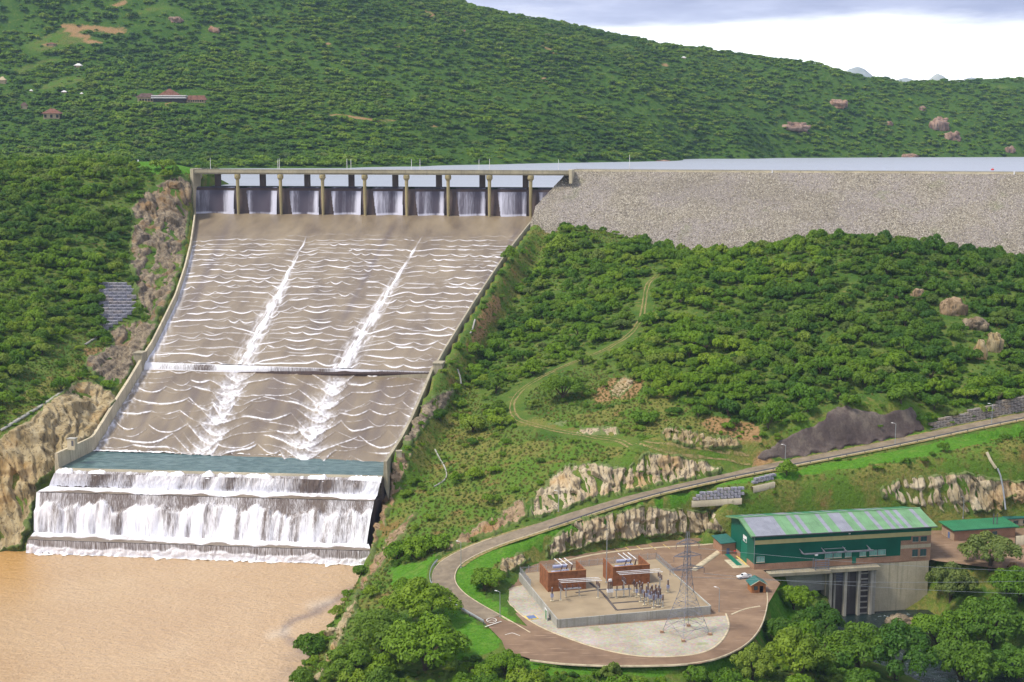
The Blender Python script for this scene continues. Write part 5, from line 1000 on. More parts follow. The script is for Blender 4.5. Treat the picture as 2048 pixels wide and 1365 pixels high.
qx_, qy_ = project(sel); i0 = int(np.argmin(np.hypot(qx_-985, qy_-1226))); i1 = int(np.argmin(np.hypot(qx_-905, qy_-1150))); s_ = sel[min(i0, i1):max(i0, i1)]
raised('rail', s_ + [0, 0, .62], -.06, .06, .3, M['galv'], .38, gr2)
for p in s_[::5]: put('post', pm_, gr2, loc=tuple(p))
for px, py, h, lb in ((922, 1136, 9, 'lamp post at the road bend beside the lawn'), (1117, 1023, 7.5, 'lamp post under the rock cut on the climbing road'), (1570, 934, 8.5, 'lamp post in front of the dark sprayed slope'), (1790, 890, 8.5, 'lamp post at the right end of the dark sprayed slope'), (1983, 850, 8.5, 'lamp post before the long basket wall'), (1000, 1234, 8.0, 'lamp post on the lawn beside the gravel apron'), (1438, 1226, 8.0, 'lamp post on the gravel beside the ring road'), (1926, 1036, 8.0, 'lamp post behind the powerhouse by the rock face')):
    p = cast1(px, py); lamp('lamp_post', p, h, lb, 'lamp posts along the road', 1.2, 2.6)
p = at_z(1213, 1166, Z_YARD); o = thing('lightning_mast', 'tall thin grey mast rising between the two brick bays', 'mast', tuple(p)); MB().tube([(0, 0, -.5), (0, 0, 10), (0, 0, 21)], [.2, .14, .05], 7).build('pole', M['galv'], o); MB().box(-.4, -.4, -.3, .4, .4, .3).build('base_plinth', M['concrete_grey'], o)

# ------------------------------------------------------------------ powerhouse
ex = PH1-PH0; PHL = float(np.linalg.norm(ex[:2])); PHW = 24.0; rzp = math.atan2(ex[1], ex[0])
ph = thing('powerhouse', 'long green clad powerhouse with striped green and grey roof', 'powerhouse', tuple(PH0), rzp)
EH = float(at_y(1506, 1071.6, PH0[1]-1.0)[2] - Z_PLAT); RH = EH + 2.7
wall_t = .3
mb = MB(); mb.box(0, 0, 2.0, PHL*.826, wall_t, 8.9); mb.box(PHL*.826, 0, 7.4, PHL*.885, wall_t, 8.9); mb.box(0, 0, 10.4, PHL, wall_t, EH); mb.build('front_cladding', M['wall_green'], ph)
mb = MB(); mb.box(0, -.05, 8.9, PHL, wall_t, 10.4); mb.build('cream_band', M['trim_cream'], ph)
mb = MB(); mb.box(0, -.06, -.4, PHL*.826, wall_t, 2.0); mb.box(PHL*.826, -.06, -.4, PHL, wall_t, 4.5); mb.box(PHL*.826, -.06, 5.8, PHL*.885, wall_t, 7.4); mb.box(PHL*.885, -.06, 5.8, PHL, wall_t, 8.9); mb.build('brick_wall', M['brick_brown'], ph)
mb = MB(); mb.box(PHL*.826, -.04, 4.5, PHL, wall_t, 5.8); mb.build('concrete_band', M['concrete_pale'], ph)
# gable end on the left: cladding with door opening, brick plinth
gy0, gy1 = PHW*.30, PHW*.58
mb = MB(); mb.box(0, wall_t, 2.0, wall_t, gy0, EH); mb.box(0, gy1, 2.0, wall_t, PHW, EH); mb.box(0, gy0, 6.8, wall_t, gy1, EH)
mb.quad((0, 0, EH), (0, PHW/2, RH), (0, PHW, EH)); mb.quad((wall_t, 0, EH), (wall_t, PHW, EH), (wall_t, PHW/2, RH)); mb.build('gable_cladding', M['wall_green'], ph)
mb = MB(); mb.box(-.06, wall_t, -.4, wall_t, gy0, 2.0); mb.box(-.06, gy1, -.4, wall_t, PHW*.76, 2.0); mb.box(-.06, PHW*.80, -.4, wall_t, PHW, 2.0); mb.build('brick_plinth', M['brick_brown'], ph)
dr = put('roller_door', MB().box(.12, gy0, 0, .26, gy1, 6.8).mesh('roller_door', M['door_green']), ph)
for k in range(1, 12): MB().box(.06, gy0+.1, k*.56, .13, gy1-.1, k*.56+.09).build('slat', M['door_green'], dr)
MB().box(.03, gy0+.8, 0, .11, gy0+2.0, 2.2).build('wicket_door', M['door_green'], dr)
mb = MB(); mb.box(-.1, gy0+.5, 7.2, -.02, gy0+4.0, 9.4); sg_ = mb.build('sign_board', M['white_paint'], ph); MB().box(-.13, gy0+.7, 7.4, -.1, gy0+2.2, 8.4).build('emblem', M['door_green'], sg_); MB().box(-.13, gy0+2.5, 7.9, -.1, gy0+3.8, 8.1).build('lettering', M['steel_dark'], sg_); MB().box(-.13, gy0+2.5, 7.5, -.1, gy0+3.5, 7.65).build('lettering', M['steel_dark'], sg_)
MB().box(-.02, PHW*.765, 0, .15, PHW*.795, 2.1).build('side_door', M['steel_dark'], ph)
mb = MB(); i = mb.quad((-.05, PHW*.47, RH-1.2), (-.05, PHW*.53, RH-1.2), (-.05, PHW*.5, RH-2.6)); mb.build('vent_panel', M['concrete_grey'], ph)
MB().box(0, PHW-wall_t, -.4, PHL, PHW, EH).build('rear_cladding', M['wall_green'], ph); MB().box(PHL-wall_t, wall_t, -.4, PHL, PHW-wall_t, EH).quad((PHL, 0, EH), (PHL, PHW, EH), (PHL, PHW/2, RH)).build('right_cladding', M['wall_green'], ph)
MB().box(-.12, -.12, 2.0, .0, .0, EH).build('corner_trim', M['galv'], ph)
# roof sheets one by one
oh, og = 1.3, 1.6; x0r, x1r = -og, PHL+og; NP = 44; pw = (x1r-x0r)/NP
clear_f = {1, 2, 3, 4, 5, 6, 7, 11, 13, 18, 21, 22, 23, 26, 30, 33, 35, 37, 41}; clear_b = {3, 5, 7, 11, 12, 13, 16, 20, 23, 27, 31, 32, 34, 36}
roof = put('roof', None, ph); roof.empty_display_size = 1
def roof_pt(y): return RH - abs(y-PHW/2)*(RH-EH)/(PHW/2) + .12
for side, cl in ((0, clear_f), (1, clear_b)):
    ya, yb = (-oh, PHW/2) if side == 0 else (PHW/2, PHW+oh)
    for k in range(NP):
        a, b = x0r+k*pw, x0r+(k+1)*pw-.03; lift = .02*(k % 2); za, zb = roof_pt(ya)+lift, roof_pt(yb)+lift
        mb = MB(); mb.hexa([(a, ya, za-.1), (b, ya, za-.1), (b, yb, zb-.1), (a, yb, zb-.1)], [(a, ya, za), (b, ya, za), (b, yb, zb), (a, yb, zb)]); mb.build('roof_sheet', M['roof_clear' if k in cl else ('roof_green' if side == 0 else 'roof_green_dark')], roof)
MB().tube([(x0r, PHW/2, RH+.2), (x1r, PHW/2, RH+.2)], .28, 6).build('ridge_cap', M['roof_green'], roof)
mb = MB(); z_ = roof_pt(-oh); mb.box(x0r, -oh-.22, z_-.32, x1r, -oh-.02, z_+.03); mb.build('gutter', M['steel_dark'], roof)
for xg in (x0r-.05,):
    for ya, yb in ((-oh, PHW/2), (PHW/2, PHW+oh)):
        mb = MB(); za, zb = roof_pt(ya), roof_pt(yb); mb.hexa([(xg-.1, ya, za-.5), (xg+.1, ya, za-.5), (xg+.1, yb, zb-.5), (xg-.1, yb, zb-.5)], [(xg-.1, ya, za+.06), (xg+.1, ya, za+.06), (xg+.1, yb, zb+.06), (xg-.1, yb, zb+.06)]); mb.build('barge_board', M['roof_green'], roof)
# windows
def window(x0, x1, z0, z1, bars, pale=True):
    w = put('window', MB().box(x0, -.10, z0, x1, -.03, z1).mesh('window', M['glass_pale' if pale else 'glass']), ph); fr = MB()
    fr.box(x0-.1, -.16, z0-.1, x0, -.04, z1+.1).box(x1, -.16, z0-.1, x1+.1, -.04, z1+.1).box(x0, -.16, z1, x1, -.04, z1+.1).box(x0, -.16, z0-.1, x1, -.04, z0)
    for k in range(1, bars): xx = x0+(x1-x0)*k/bars; fr.box(xx-.04, -.15, z0, xx+.04, -.06, z1)
    fr.build('frame', M['galv' if pale else 'steel_dark'], w); MB().box(x0-.2, -.3, z0-.22, x1+.2, -.07, z0-.1).build('sill', M['concrete_pale'], w)
for a, b in ((.013, .055), (.396, .437), (.444, .487), (.510, .543), (.593, .626), (.649, .690), (.697, .739)): window(PHL*a, PHL*b, 2.75, 4.55, 3)
for a, b in ((.895, .925), (.941, .974)): window(PHL*a, PHL*b, 6.9, 8.5, 2, False); window(PHL*a, PHL*b, 1.5, 3.9, 2, False)
# monorail beam on brackets along the front
mb = MB(); mb.box(PHL*.265, -2.3, 5.0, PHL*.655, -1.8, 5.35); mb.box(PHL*.265, -2.2, 5.35, PHL*.655, -1.9, 5.5); cb = mb.build('crane_beam', M['pylon_steel'], ph)
for f in (.262, .385, .505, .642): MB().bar((PHL*f, -2.05, 5.3), (PHL*f-.8, 0, 6.5), .22).bar((PHL*f, -2.05, 5.2), (PHL*f-.2, 0, 5.2), .2).build('bracket', M['pylon_steel'], ph)
MB().bar((PHL*.385, -.6, 6.2), (PHL*.505, -.6, 6.2), .16).build('tie_rod', M['galv'], ph); MB().box(PHL*.325, -2.4, 4.5, PHL*.34, -1.7, 5.0).build('hoist', M['white_paint'], ph)
for f, z in ((.525, 10.9),): MB().box(PHL*f, -.3, z, PHL*f+.6, -.02, z+.35).build('flood_light', M['white_paint'], ph)
MB().box(PHL*.55, -.12, .2, PHL*.572, -.04, 2.6).build('steel_door', M['door_green'], ph)
# substructure: concrete wall, draft piers, recesses, gallery deck
MB().box(PHL*.40, -.1, -19, PHL*.993, 3, -.4).build('substructure', M['concrete_pale'], ph); MB().box(PHL*.03, .4, -9, PHL*.40, 4, -.4).build('substructure', M['concrete_grey'], ph)
for a, b, o in ((.408, .425, -2.6), (.437, .447, -2.2), (.495, .510, -2.6), (.572, .587, -2.6), (.640, .655, -2.6), (.655, .675, -2.2)): MB().box(PHL*a, o, -20.5, PHL*b, -.1, -1.6).build('draft_pier', M['draft_conc'], ph)
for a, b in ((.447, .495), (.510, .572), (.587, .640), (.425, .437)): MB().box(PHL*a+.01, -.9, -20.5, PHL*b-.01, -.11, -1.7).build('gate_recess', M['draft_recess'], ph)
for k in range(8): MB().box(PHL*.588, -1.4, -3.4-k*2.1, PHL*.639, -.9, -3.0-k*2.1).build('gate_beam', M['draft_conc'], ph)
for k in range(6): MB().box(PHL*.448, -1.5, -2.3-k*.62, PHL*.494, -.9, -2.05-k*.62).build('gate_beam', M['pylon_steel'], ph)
MB().box(PHL*.06, -4.2, -1.5, PHL*.405, .3, -.45).build('gallery_deck', M['concrete'], ph); MB().box(PHL*.405, -3.4, -1.6, PHL*.69, -.06, -.45).build('gallery_deck', M['concrete'], ph)
hr = MB(); 
for f in np.arange(.08, .68, .02): hr.bar((PHL*f, -3.2, -.5), (PHL*f, -3.2, .6), .06)
for z in (.1, .6): hr.bar((PHL*.08, -3.2, z), (PHL*.68, -3.2, z), .06)
hr.build('hand_rail', M['galv'], ph)
ho = MB()
for f in (.322, .392): ho.bar((PHL*f, -3.6, -.5), (PHL*f, -3.6, 3.4), .22).bar((PHL*f, -1.2, -.5), (PHL*f, -1.2, 3.4), .22)
for z in (.2, .9, 1.6, 2.3, 3.3): ho.bar((PHL*.315, -3.6, z), (PHL*.40, -3.6, z), .24)
ho.build('gate_hoist', M['pylon_steel'], ph)
# lean-to beside the gable
ln = thing('lean_to', 'small brick lean-to with teal roof behind the powerhouse gable', 'annex', tuple(PH0), rzp)
MB().box(-5.2, PHW*.78, -.3, -.1, PHW+4, 4.0).build('wall', M['brick_brown'], ln); MB().hexa([(-5.8, PHW*.75, 4.0), (-.1, PHW*.75, 4.3), (-.1, PHW+4.6, 4.3), (-5.8, PHW+4.6, 4.0)], [(-5.8, PHW*.75, 4.2), (-.1, PHW*.75, 4.6), (-.1, PHW+4.6, 4.6), (-5.8, PHW+4.6, 4.2)]).build('roof', M['roof_teal'], ln)
MB().box(-3.4, PHW*.78-.06, 0, -2.3, PHW*.78-.005, 2.2).build('door', M['blue_panel'], ln)
MB().lathe([(.1, -.12), (.45, -.1), (.45, .1), (.1, .12)], (-.75, PHW*.73, 1.4), 12).build('hose_reel', M['red_paint'], None, label='round red fire hose reel at the powerhouse corner', cat='hose reel').matrix_world
hr_o = bpy.data.objects['hose_reel']; hr_o.location = tuple(PH0); hr_o.rotation_euler[2] = rzp
# painted apron in front of the door
cs, sn = math.cos(rzp), math.sin(rzp)
def phw(x, y, z=0.0): return (PH0[0]+x*cs-y*sn, PH0[1]+x*sn+y*cs, Z_PLAT+z)
for (xa, xb, ya, yb, mt, lb, zz) in ((-6.5, -.2, 3.0, 12.5, 'concrete_pale', 'pale concrete apron before the roller door', .012), (-4.2, -2.2, 5.5, 20, 'door_green', 'green painted strip before the roller door', .03), (-1.0, -.3, 5.5, 16.0, 'yellow_paint', 'yellow line along the powerhouse gable', .05)):
    put('apron', mesh_np('apron', [phw(xa, ya, zz), phw(xb, ya, zz), phw(xb, yb, zz), phw(xa, yb, zz)], [(0, 1, 2, 3)], M[mt]), kind='structure', label=lb)

# ------------------------------------------------------------------ low buildings at the right
def low_house(name, label, base0, base1, depth, h, wallm, roofm, oh=.9, door=None, win=()):
    e = np.array(base1)-np.array(base0); L = float(np.linalg.norm(e[:2])); o = thing(name, label, 'building', tuple(base0), math.atan2(e[1], e[0]))
    MB().box(0, 0, -2.0, L, depth, h).build('wall', M[wallm], o); rf = MB().hexa([(-oh, -oh, h), (L+oh, -oh, h), (L+oh, depth+oh, h+.5), (-oh, depth+oh, h+.5)], [(-oh, -oh, h+.28), (L+oh, -oh, h+.28), (L+oh, depth+oh, h+.8), (-oh, depth+oh, h+.8)]).build('roof', M[roofm], o); MB().box(-oh, -oh-.12, h-.1, L+oh, -oh-.01, h+.2).build('fascia', M['roof_teal'], rf)
    if door is not None: MB().box(-.08, door, 0, -.005, door+1.4, 2.3).build('door', M['blue_panel'], o)
    for a, b in win:
        w = put('window', MB().box(a, -.08, 1.3, b, -.005, 2.7).mesh('window', M['glass']), o); MB().box(a-.12, -.14, 2.7, b+.12, -.006, 2.82).box(a-.12, -.2, 1.16, b+.12, -.006, 1.28).build('frame', M['concrete_pale'], w)
    return o
b0_, b1_ = at_z(1908, 1082, Z_PLAT), at_z(2030, 1074, Z_PLAT); low_house('brick_store', 'low brick store with flat green roof right of the powerhouse', b0_, b1_, 9, 4.0, 'brick_brown', 'roof_green_dark', 1.0, 3.0, ((11.5, 13.5), (15.5, 17.5)))
b2_, b3_ = at_z(2012, 1056, Z_PLAT), at_z(2120, 1050, Z_PLAT); low_house('service_block', 'pale block with teal roof at the right edge of the yard', b2_, b3_, 8, 3.6, 'concrete_pale', 'roof_teal', .9, None, ((3, 5), (7, 9)))
mb = MB(); a, b = at_z(2030, 1092, Z_PLAT), at_z(2140, 1080, Z_PLAT); raised('garden_wall', resample([a, b], 6), -.2, .2, 3.6, M['concrete_pale'], 0, label='pale retaining wall in front of the low store at right', cat='wall')
for i, x in enumerate((1985, 1992)): p = at_z(x, 1082, Z_PLAT-2); MB().tube([(0, 0, -1), (0, 0, 10.5)], .2, 6).build('pole', M['steel_dark'], None, label=('left' if i == 0 else 'right') + ' dark pole in front of the brick store', cat='pole', loc=tuple(p), group='twin dark poles')
# slope pipe and its inlet
PP = cast(np.array([1972., 1980, 1990, 1996, 2001, 2004, 2006]), np.array([908., 925, 940, 955, 980, 1005, 1022])); pp = thing('slope_pipe', 'white pipe running down the rock face behind the powerhouse', 'pipe')
MB().tube([tuple(p + [0, -2.6, 1.2]) for p in PP[2:]], .32, 8).build('pipe', M['galv'], pp); MB().tube([tuple(p + [0, -.8, .8]) for p in PP[:3]], .6, 6).build('inlet_channel', M['concrete_pale'], pp)

# ------------------------------------------------------------------ guard hut and pickup
c = at_z(1517, 1186, Z_PLAT); hut = thing('guard_hut', 'small orange brick guard hut with teal gable roof by the ring road', 'hut', (c[0], c[1], Z_PLAT), .12)
MB().box(-2.4, 0, 0, -1.6, .25, 2.9).box(1.6, 0, 0, 2.4, .25, 2.9).box(-.25, 0, 0, .35, .25, 2.9).box(-1.6, 0, 2.3, 1.6, .25, 2.9).box(-1.6, 0, 0, -.25, .25, .9).box(-2.4, .25, 0, -2.15, 4.4, 2.9).box(2.15, .25, 0, 2.4, 4.4, 2.9).box(-2.15, 4.2, 0, 2.15, 4.4, 2.9).quad((-2.4, 0, 2.9), (2.4, 0, 2.9), (0, 0, 4.2)).build('wall', M['brick_hut'], hut)
MB().box(-2.1, .3, -.05, 2.1, 4.15, .05).build('floor', M['concrete_dark'], hut); MB().box(-2.1, 1.8, 0, 2.1, 1.9, 2.8).build('shade_panel', M['lodge_dark'], hut)  # near-black panel: the shade inside the openings is put into its colour
for s in (-1, 1): MB().hexa([(s*2.95, -.7, 2.62), (0, -.7, 4.25), (0, 5.0, 4.25), (s*2.95, 5.0, 2.62)][::s], [(s*2.95, -.7, 2.78), (0, -.7, 4.42), (0, 5.0, 4.42), (s*2.95, 5.0, 2.78)][::s]).build('roof_slope', M['roof_teal'], hut)
for s in (-1, 1): MB().bar((s*3.0, -.75, 2.68), (0, -.75, 4.36), .18).build('barge_board', M['concrete_pale'], hut)
MB().box(-1.5, .1, .9, -.3, .16, 2.25).build('window_pane', M['glass'], hut)
pk_c = at_z(1488, 1157, Z_PLAT); pk = thing('pickup_truck', 'white pickup truck parked behind the guard hut', 'pickup', (pk_c[0], pk_c[1], Z_PLAT), math.pi+.35)
prof = [(-2.6, .45), (2.35, .45), (2.6, .6), (2.6, .85), (2.35, 1.0), (1.15, 1.08), (.45, 1.68), (-.75, 1.72), (-.85, 1.05), (-2.6, 1.05)]
mb = MB(); n = len(prof); i = len(mb.v); mb.v += [(x, -.85 if z < 1.2 else -.7, z) for x, z in prof] + [(x, .85 if z < 1.2 else .7, z) for x, z in prof]; mb.f.append(tuple(range(n))); mb.f.append(tuple(range(2*n-1, n-1, -1))); mb.m += [0, 0]
for k in range(n): mb.f.append((k, n+k, n+(k+1) % n, (k+1) % n)); mb.m.append(0)
bd = mb.build('body', M['car_white'], pk); MB().box(-2.5, -.7, .9, -.95, .7, 1.06).build('load_bed', M['steel_dark'], pk)
MB().quad((1.08, -.66, 1.14), (1.08, .66, 1.14), (.52, .62, 1.64), (.52, -.62, 1.64)).build('windscreen', M['glass_car'], pk)
for s in (-1, 1): MB().quad((.95, s*.80, 1.12), (-.7, s*.80, 1.12), (-.68, s*.715, 1.62), (.45, s*.715, 1.62)).build('side_window', M['glass_car'], pk)
for x in (-1.7, 1.6):
    for s in (-1, 1):
        w = put('wheel', None, pk); w.location = (x, s*.82, .36); w.empty_display_size = .3; mb = MB(); mb.tube([(0, -.11, 0), (0, .11, 0)], .36, 14); mb.build('tyre', M['tyre'], w); MB().tube([(0, -.12, 0), (0, .12, 0)], .2, 10).build('rim', M['galv'], w)
for s in (-1, 1): MB().box(2.56, s*.62-.14, .72, 2.63, s*.62+.14, .86).build('headlight', M['glass_pale'], pk)

# ------------------------------------------------------------------ switchyard
YN, YLB, YRF, YRB = [at_z(x, y, Z_YARD+.3) for x, y in ((1116.4, 1239), (1040, 1146), (1420, 1212), (1312, 1117))]
sw = thing('switchyard_terrace', 'raised concrete terrace of the electrical switchyard', 'terrace')
qd = [YN, YRF, YRB, YLB]; MB().prism([tuple(p[:2]) for p in qd], Z_PLAT-1, Z_YARD).build('floor', M['yard_floor'], sw)
def wallseg(a, b, t0, z0, z1, mat, parent, name):
    a, b = np.array(a[:2]), np.array(b[:2]); d = (b-a)/np.linalg.norm(b-a); n_ = np.array([d[1], -d[0]])*t0; c = [a, b, b+n_, a+n_]
    if np.cross(b-a, n_) < 0: c = [a, a+n_, b+n_, b]
    MB().hexa([(p[0], p[1], z0) for p in c], [(p[0], p[1], z1) for p in c]).build(name, mat, parent)
wallseg(YN, YRF, .4, Z_PLAT-1, Z_YARD+.35, M['concrete_grey'], sw, 'front_wall'); wallseg(YLB, YN, .4, Z_PLAT-1, Z_YARD+.35, M['concrete_grey'], sw, 'left_wall'); wallseg(YRF, YRB, .4, Z_PLAT-1, Z_YARD+.35, M['concrete_grey'], sw, 'right_wall')
fe = thing('palisade_fence', 'grey steel palisade fence round the back of the switchyard', 'fence'); mb = MB(); mb.box(-.08, -.08, 0, .08, .08, 2.6); fpm = mb.mesh('post', M['galv'])
for a, b in ((YLB, YRB), (YRB, YRF*.35+YRB*.65), (YLB, YN*.3+YLB*.7)):
    L = np.linalg.norm((b-a)[:2]); n = int(L/3)
    for k in range(n+1): q = a+(b-a)*k/n; put('post', fpm, fe, loc=(q[0], q[1], Z_YARD))
    pl = MB()
    for k in range(int(L/.42)): q = a+(b-a)*k/int(L/.42); pl.box(q[0]-.035, q[1]-.02, Z_YARD+.1, q[0]+.035, q[1]+.02, Z_YARD+2.35)
    for z in (.5, 1.95): pl.bar((a[0], a[1], Z_YARD+z), (b[0], b[1], Z_YARD+z), .07)
    pl.build('pales', M['galv'], fe)
# the transformer bays of brick: back wall open, three sides
ZY = Z_YARD
def yp(X_, Y_, z=ZY): return at_z(1020+X_/4.876, 1090+Y_/4.876, z)
axf = (YRF-YN); axf[2] = 0; axf /= np.linalg.norm(axf); axb = np.array([-axf[1], axf[0], 0]); rzy = math.atan2(axf[1], axf[0])
for (X0, Y0), lb in (((372, 462), 'left'), ((1002, 405), 'right')):
    p = yp(X0, Y0); W_ = 12.8 if lb == 'left' else 12.8; H_ = 6.4; D_ = 10.5; o = thing('transformer_bay', f'{lb} three sided brick fire wall bay in the switchyard', 'fire wall', (p[0], p[1], ZY), rzy)
    MB().box(0, 0, -.2, W_, .35, H_).build('front_wall', M['brick_red'], o); MB().box(0, .35, -.2, .35, D_, H_).build('side_wall', M['brick_red'], o); MB().box(W_-.35, .35, -.2, W_, D_, H_).build('side_wall', M['brick_red'], o)
    MB().box(-.06, -.06, H_, W_+.06, .41, H_+.12).build('coping', M['brick_hut'], o)
    tr = thing('transformer', f'grey power transformer behind the {lb} brick wall with white bushings', 'transformer', (p[0], p[1], ZY), rzy)
    MB().box(3, 2.5, .3, 9, 7.5, 4.6, bev=.2).build('tank', M['porcelain_blue'], tr); MB().tube([(3.4, 6.6, 6.2), (8.2, 6.6, 6.2)], .55, 10).build('conservator', M['porcelain_blue'], tr)
    for k in range(3):
        x = 5.0+k*1.7; MB().tube([(x, 3.2, 4.5), (x+.25, 2.6, 6.6), (x+.4, 2.2, 8.0)], [.26, .22, .1], 8).build('bushing', M['porcelain'], tr); MB().bar((x+.4, 2.2, 7.9), (x-1.4, 5.6, 9.2), .2).build('connector', M['white_paint'], tr)
    for k in range(6): MB().box(5.0+k*.42, .9, 4.6, 5.15+k*.42, 2.2, 6.5+.2*(k % 2)).build('radiator_fin', M['porcelain_blue'], tr)
def insulator(mb, c, z0, h, r=.17, n=6):
    pr = []
    for k in range(n): z = z0+h*k/n; pr += [(r*.55, z), (r*1.25, z+h/n*.45), (r*.55, z+h/n*.9)]
    mb.lathe(pr, c, 8)
EQ = []
def post_ins(X_, Y_, h, ins_h, label, kind='insulator_post', leg='galv', base_box=False, tilt=False):
    p = yp(X_, Y_); o = thing(kind, label, 'insulator', (p[0], p[1], ZY), rzy, 'switchyard insulators')
    MB().box(-.55, -.55, -.1, .55, .55, .28).build('plinth', M['kerb_cream'], o); MB().bar((0, 0, .2), (0, 0, h-ins_h), .26).build('leg', M[leg], o)
    if base_box: MB().box(-.42, -.35, h-ins_h-1.1, .42, .35, h-ins_h).build('housing', M['porcelain_blue'], o)
    mb = MB(); insulator(mb, (0, 0, 0), h-ins_h, ins_h, .27); io = mb.build('insulator', M['porcelain'], o); MB().tube([(0, 0, h), (0, 0, h+.25)], .2, 8).build('cap', M['galv'], o)
    if tilt: io.rotation_euler[1] = 0.0; MB().tube([(-.7, 0, h-ins_h*.6), (-.2, 0, h-ins_h*.15)], .24, 7).build('tilted_insulator', M['porcelain'], o)
    return o
INS = [(410, 552, 4.4, 1.9, True), (1540, 467, 4.2, 1.6, True), (1210, 470, 4.2, 1.8, False), (1262, 490, 4.4, 1.8, False), (1330, 560, 5.2, 2.2, True), (1290, 520, 5.0, 2.2, True), (1365, 585, 5.4, 2.2, True), (1400, 622, 4.4, 1.7, False), (1430, 575, 5.2, 2.2, True), (1450, 545, 5.0, 2.2, True), (1490, 615, 4.2, 1.8, False), (1385, 545, 5.0, 2.1, True), (1420, 530, 4.8, 2.0, True), (1310, 590, 4.6, 2.0, False), (1235, 510, 4.6, 2.0, True), (1275, 560, 4.9, 2.1, False), (1345, 525, 5.1, 2.2, True), (1405, 590, 5.0, 2.1, True), (1445, 600, 4.7, 2.0, False), (1465, 570, 4.9, 2.1, True)]
ORD += ['eleventh', 'twelfth', 'thirteenth', 'fourteenth', 'fifteenth', 'sixteenth', 'seventeenth', 'eighteenth', 'nineteenth', 'twentieth']
for i, a in enumerate(INS):
    post_ins(a[0], a[1], a[2], a[3], ('brown insulator post standing alone at the left of the switchyard' if i == 0 else 'brown insulator post standing alone near the right wall of the switchyard' if i == 1 else 'insulator post in the crowded right cluster of the switchyard, ' + ORD[max(0, sum(1 for b in INS if b[0] < a[0]) - 1) if i > 1 else 0] + ' from the left'), base_box=a[4], tilt=(i % 3 == 2))
# bus bars on supports
def bus(pts, h, label, sup):
    o = thing('bus_support', label, 'bus bars', (0, 0, 0), 0, 'switchyard bus bars'); P = [yp(*q) for q in pts]
    for k in range(3):
        d = axb*(k-1)*1.5; MB().tube([tuple(P[0]+d+[0, 0, h]), tuple(P[1]+d+[0, 0, h])], .10, 6).build('bus_bar', M['white_paint'], o)
    for q in sup:
        b = yp(*q)
        MB().box(b[0]-.5, b[1]-.5, ZY-.1, b[0]+.5, b[1]+.5, ZY+.25).build('plinth', M['kerb_cream'], o); MB().bar((b[0], b[1], ZY), (b[0], b[1], ZY+h-1.7), .3).build('leg', M['galv'], o); MB().bar(tuple(b-axb*1.8+[0, 0, h-1.7]), tuple(b+axb*1.8+[0, 0, h-1.7]), .26).build('cross_arm', M['galv'], o)
        for k in range(3): mb = MB(); c = b+axb*(k-1)*1.5; insulator(mb, (c[0], c[1], ZY), h-1.6, 1.5, .24); mb.build('insulator', M['porcelain'], o)
bus([(480, 520), (880, 497)], 5.6, 'three pale bus bars before the left brick bay', [(494, 545), (858, 520)]); bus([(1050, 470), (1470, 440)], 6.6, 'three pale bus bars before the right brick bay', [(1110, 505), (1460, 468)])
for X_, Y_, lb in ((610, 505, 'left'), (1100, 515, 'right')):
    p = yp(X_, Y_); o = thing('disconnector', f'steel disconnector table before the {lb} brick bay', 'disconnector', (p[0], p[1], ZY), rzy)
    for sx in (-2.2, 2.2): MB().box(sx-.4, -.4, -.1, sx+.4, .4, .2).build('plinth', M['kerb_cream'], o); MB().bar((sx, 0, 0), (sx, 0, 2.6), .26).build('leg', M['galv'], o)
    MB().box(-2.8, -.5, 2.6, 2.8, .5, 2.85).build('beam', M['galv'], o)
    for k in range(3): mb = MB(); insulator(mb, (-2+k*2, 0, 0), 2.85, 1.3, .22); mb.build('insulator', M['porcelain'], o)
p = yp(975, 520); o = thing('circuit_breaker', 'three pole circuit breaker with white tank between the brick bays', 'breaker', (p[0], p[1], ZY), rzy)
for k in (-.7, 0, .7): MB().bar((k, k*.3, 0), (k, k*.3, 2.0), .2).build('leg', M['galv'], o); mb = MB(); insulator(mb, (k, k*.3, 0), 3.0, 2.6, .25, 8); mb.build('insulator', M['porcelain'], o)
MB().box(-1.0, -.5, 2.0, 1.0, .5, 3.0).build('drive_box', M['white_paint'], o); MB().box(-.5, -.3, 5.6, .5, .3, 6.3).build('head', M['white_paint'], o)
for px, lb in (([(780, 372), (900, 470), (1040, 640)], 'left'), ([(1040, 640), (1250, 622), (1500, 602)], 'front'), ([(1000, 572), (1150, 560), (1330, 548)], 'middle'), ([(640, 470), (860, 440), (1000, 432)], 'rear')):
    P = np.array([yp(*q) for q in px]); raised('cable_trench', resample(P, 12), -.35, .35, .16, M['asphalt_dark'], 0, label=f'dark cable trench cover at the {lb} of the switchyard floor', kind='structure')
# gate with sign, hatch panel
p = at_z(1096, 1240, Z_PLAT); o = thing('yard_gate', 'white framed green gate in the switchyard wall', 'gate', (p[0]-.6, p[1], Z_PLAT), math.atan2(YN[1]-YLB[1], YN[0]-YLB[0])); MB().box(-1.2, -.08, 0, -1.0, .08, 3.6).box(1.0, -.08, 0, 1.2, .08, 3.0).box(-1.0, -.08, 3.2, 1.0, .08, 3.4).build('frame', M['white_paint'], o); MB().box(-1.0, -.04, .2, 1.0, .04, 3.2).build('leaf', M['roof_green'], o)
p = at_z(1063, 1236, Z_PLAT); o = thing('floor_hatch', 'blue grey hatch with yellow kerb set in the gravel', 'hatch', (p[0], p[1], Z_PLAT), .35); MB().box(-1.8, -1.8, 0, 1.8, 1.8, .22).build('kerb', M['yellow_paint'], o); MB().box(-1.35, -1.35, .22, 1.35, 1.35, .30).build('lid', M['blue_panel'], o)

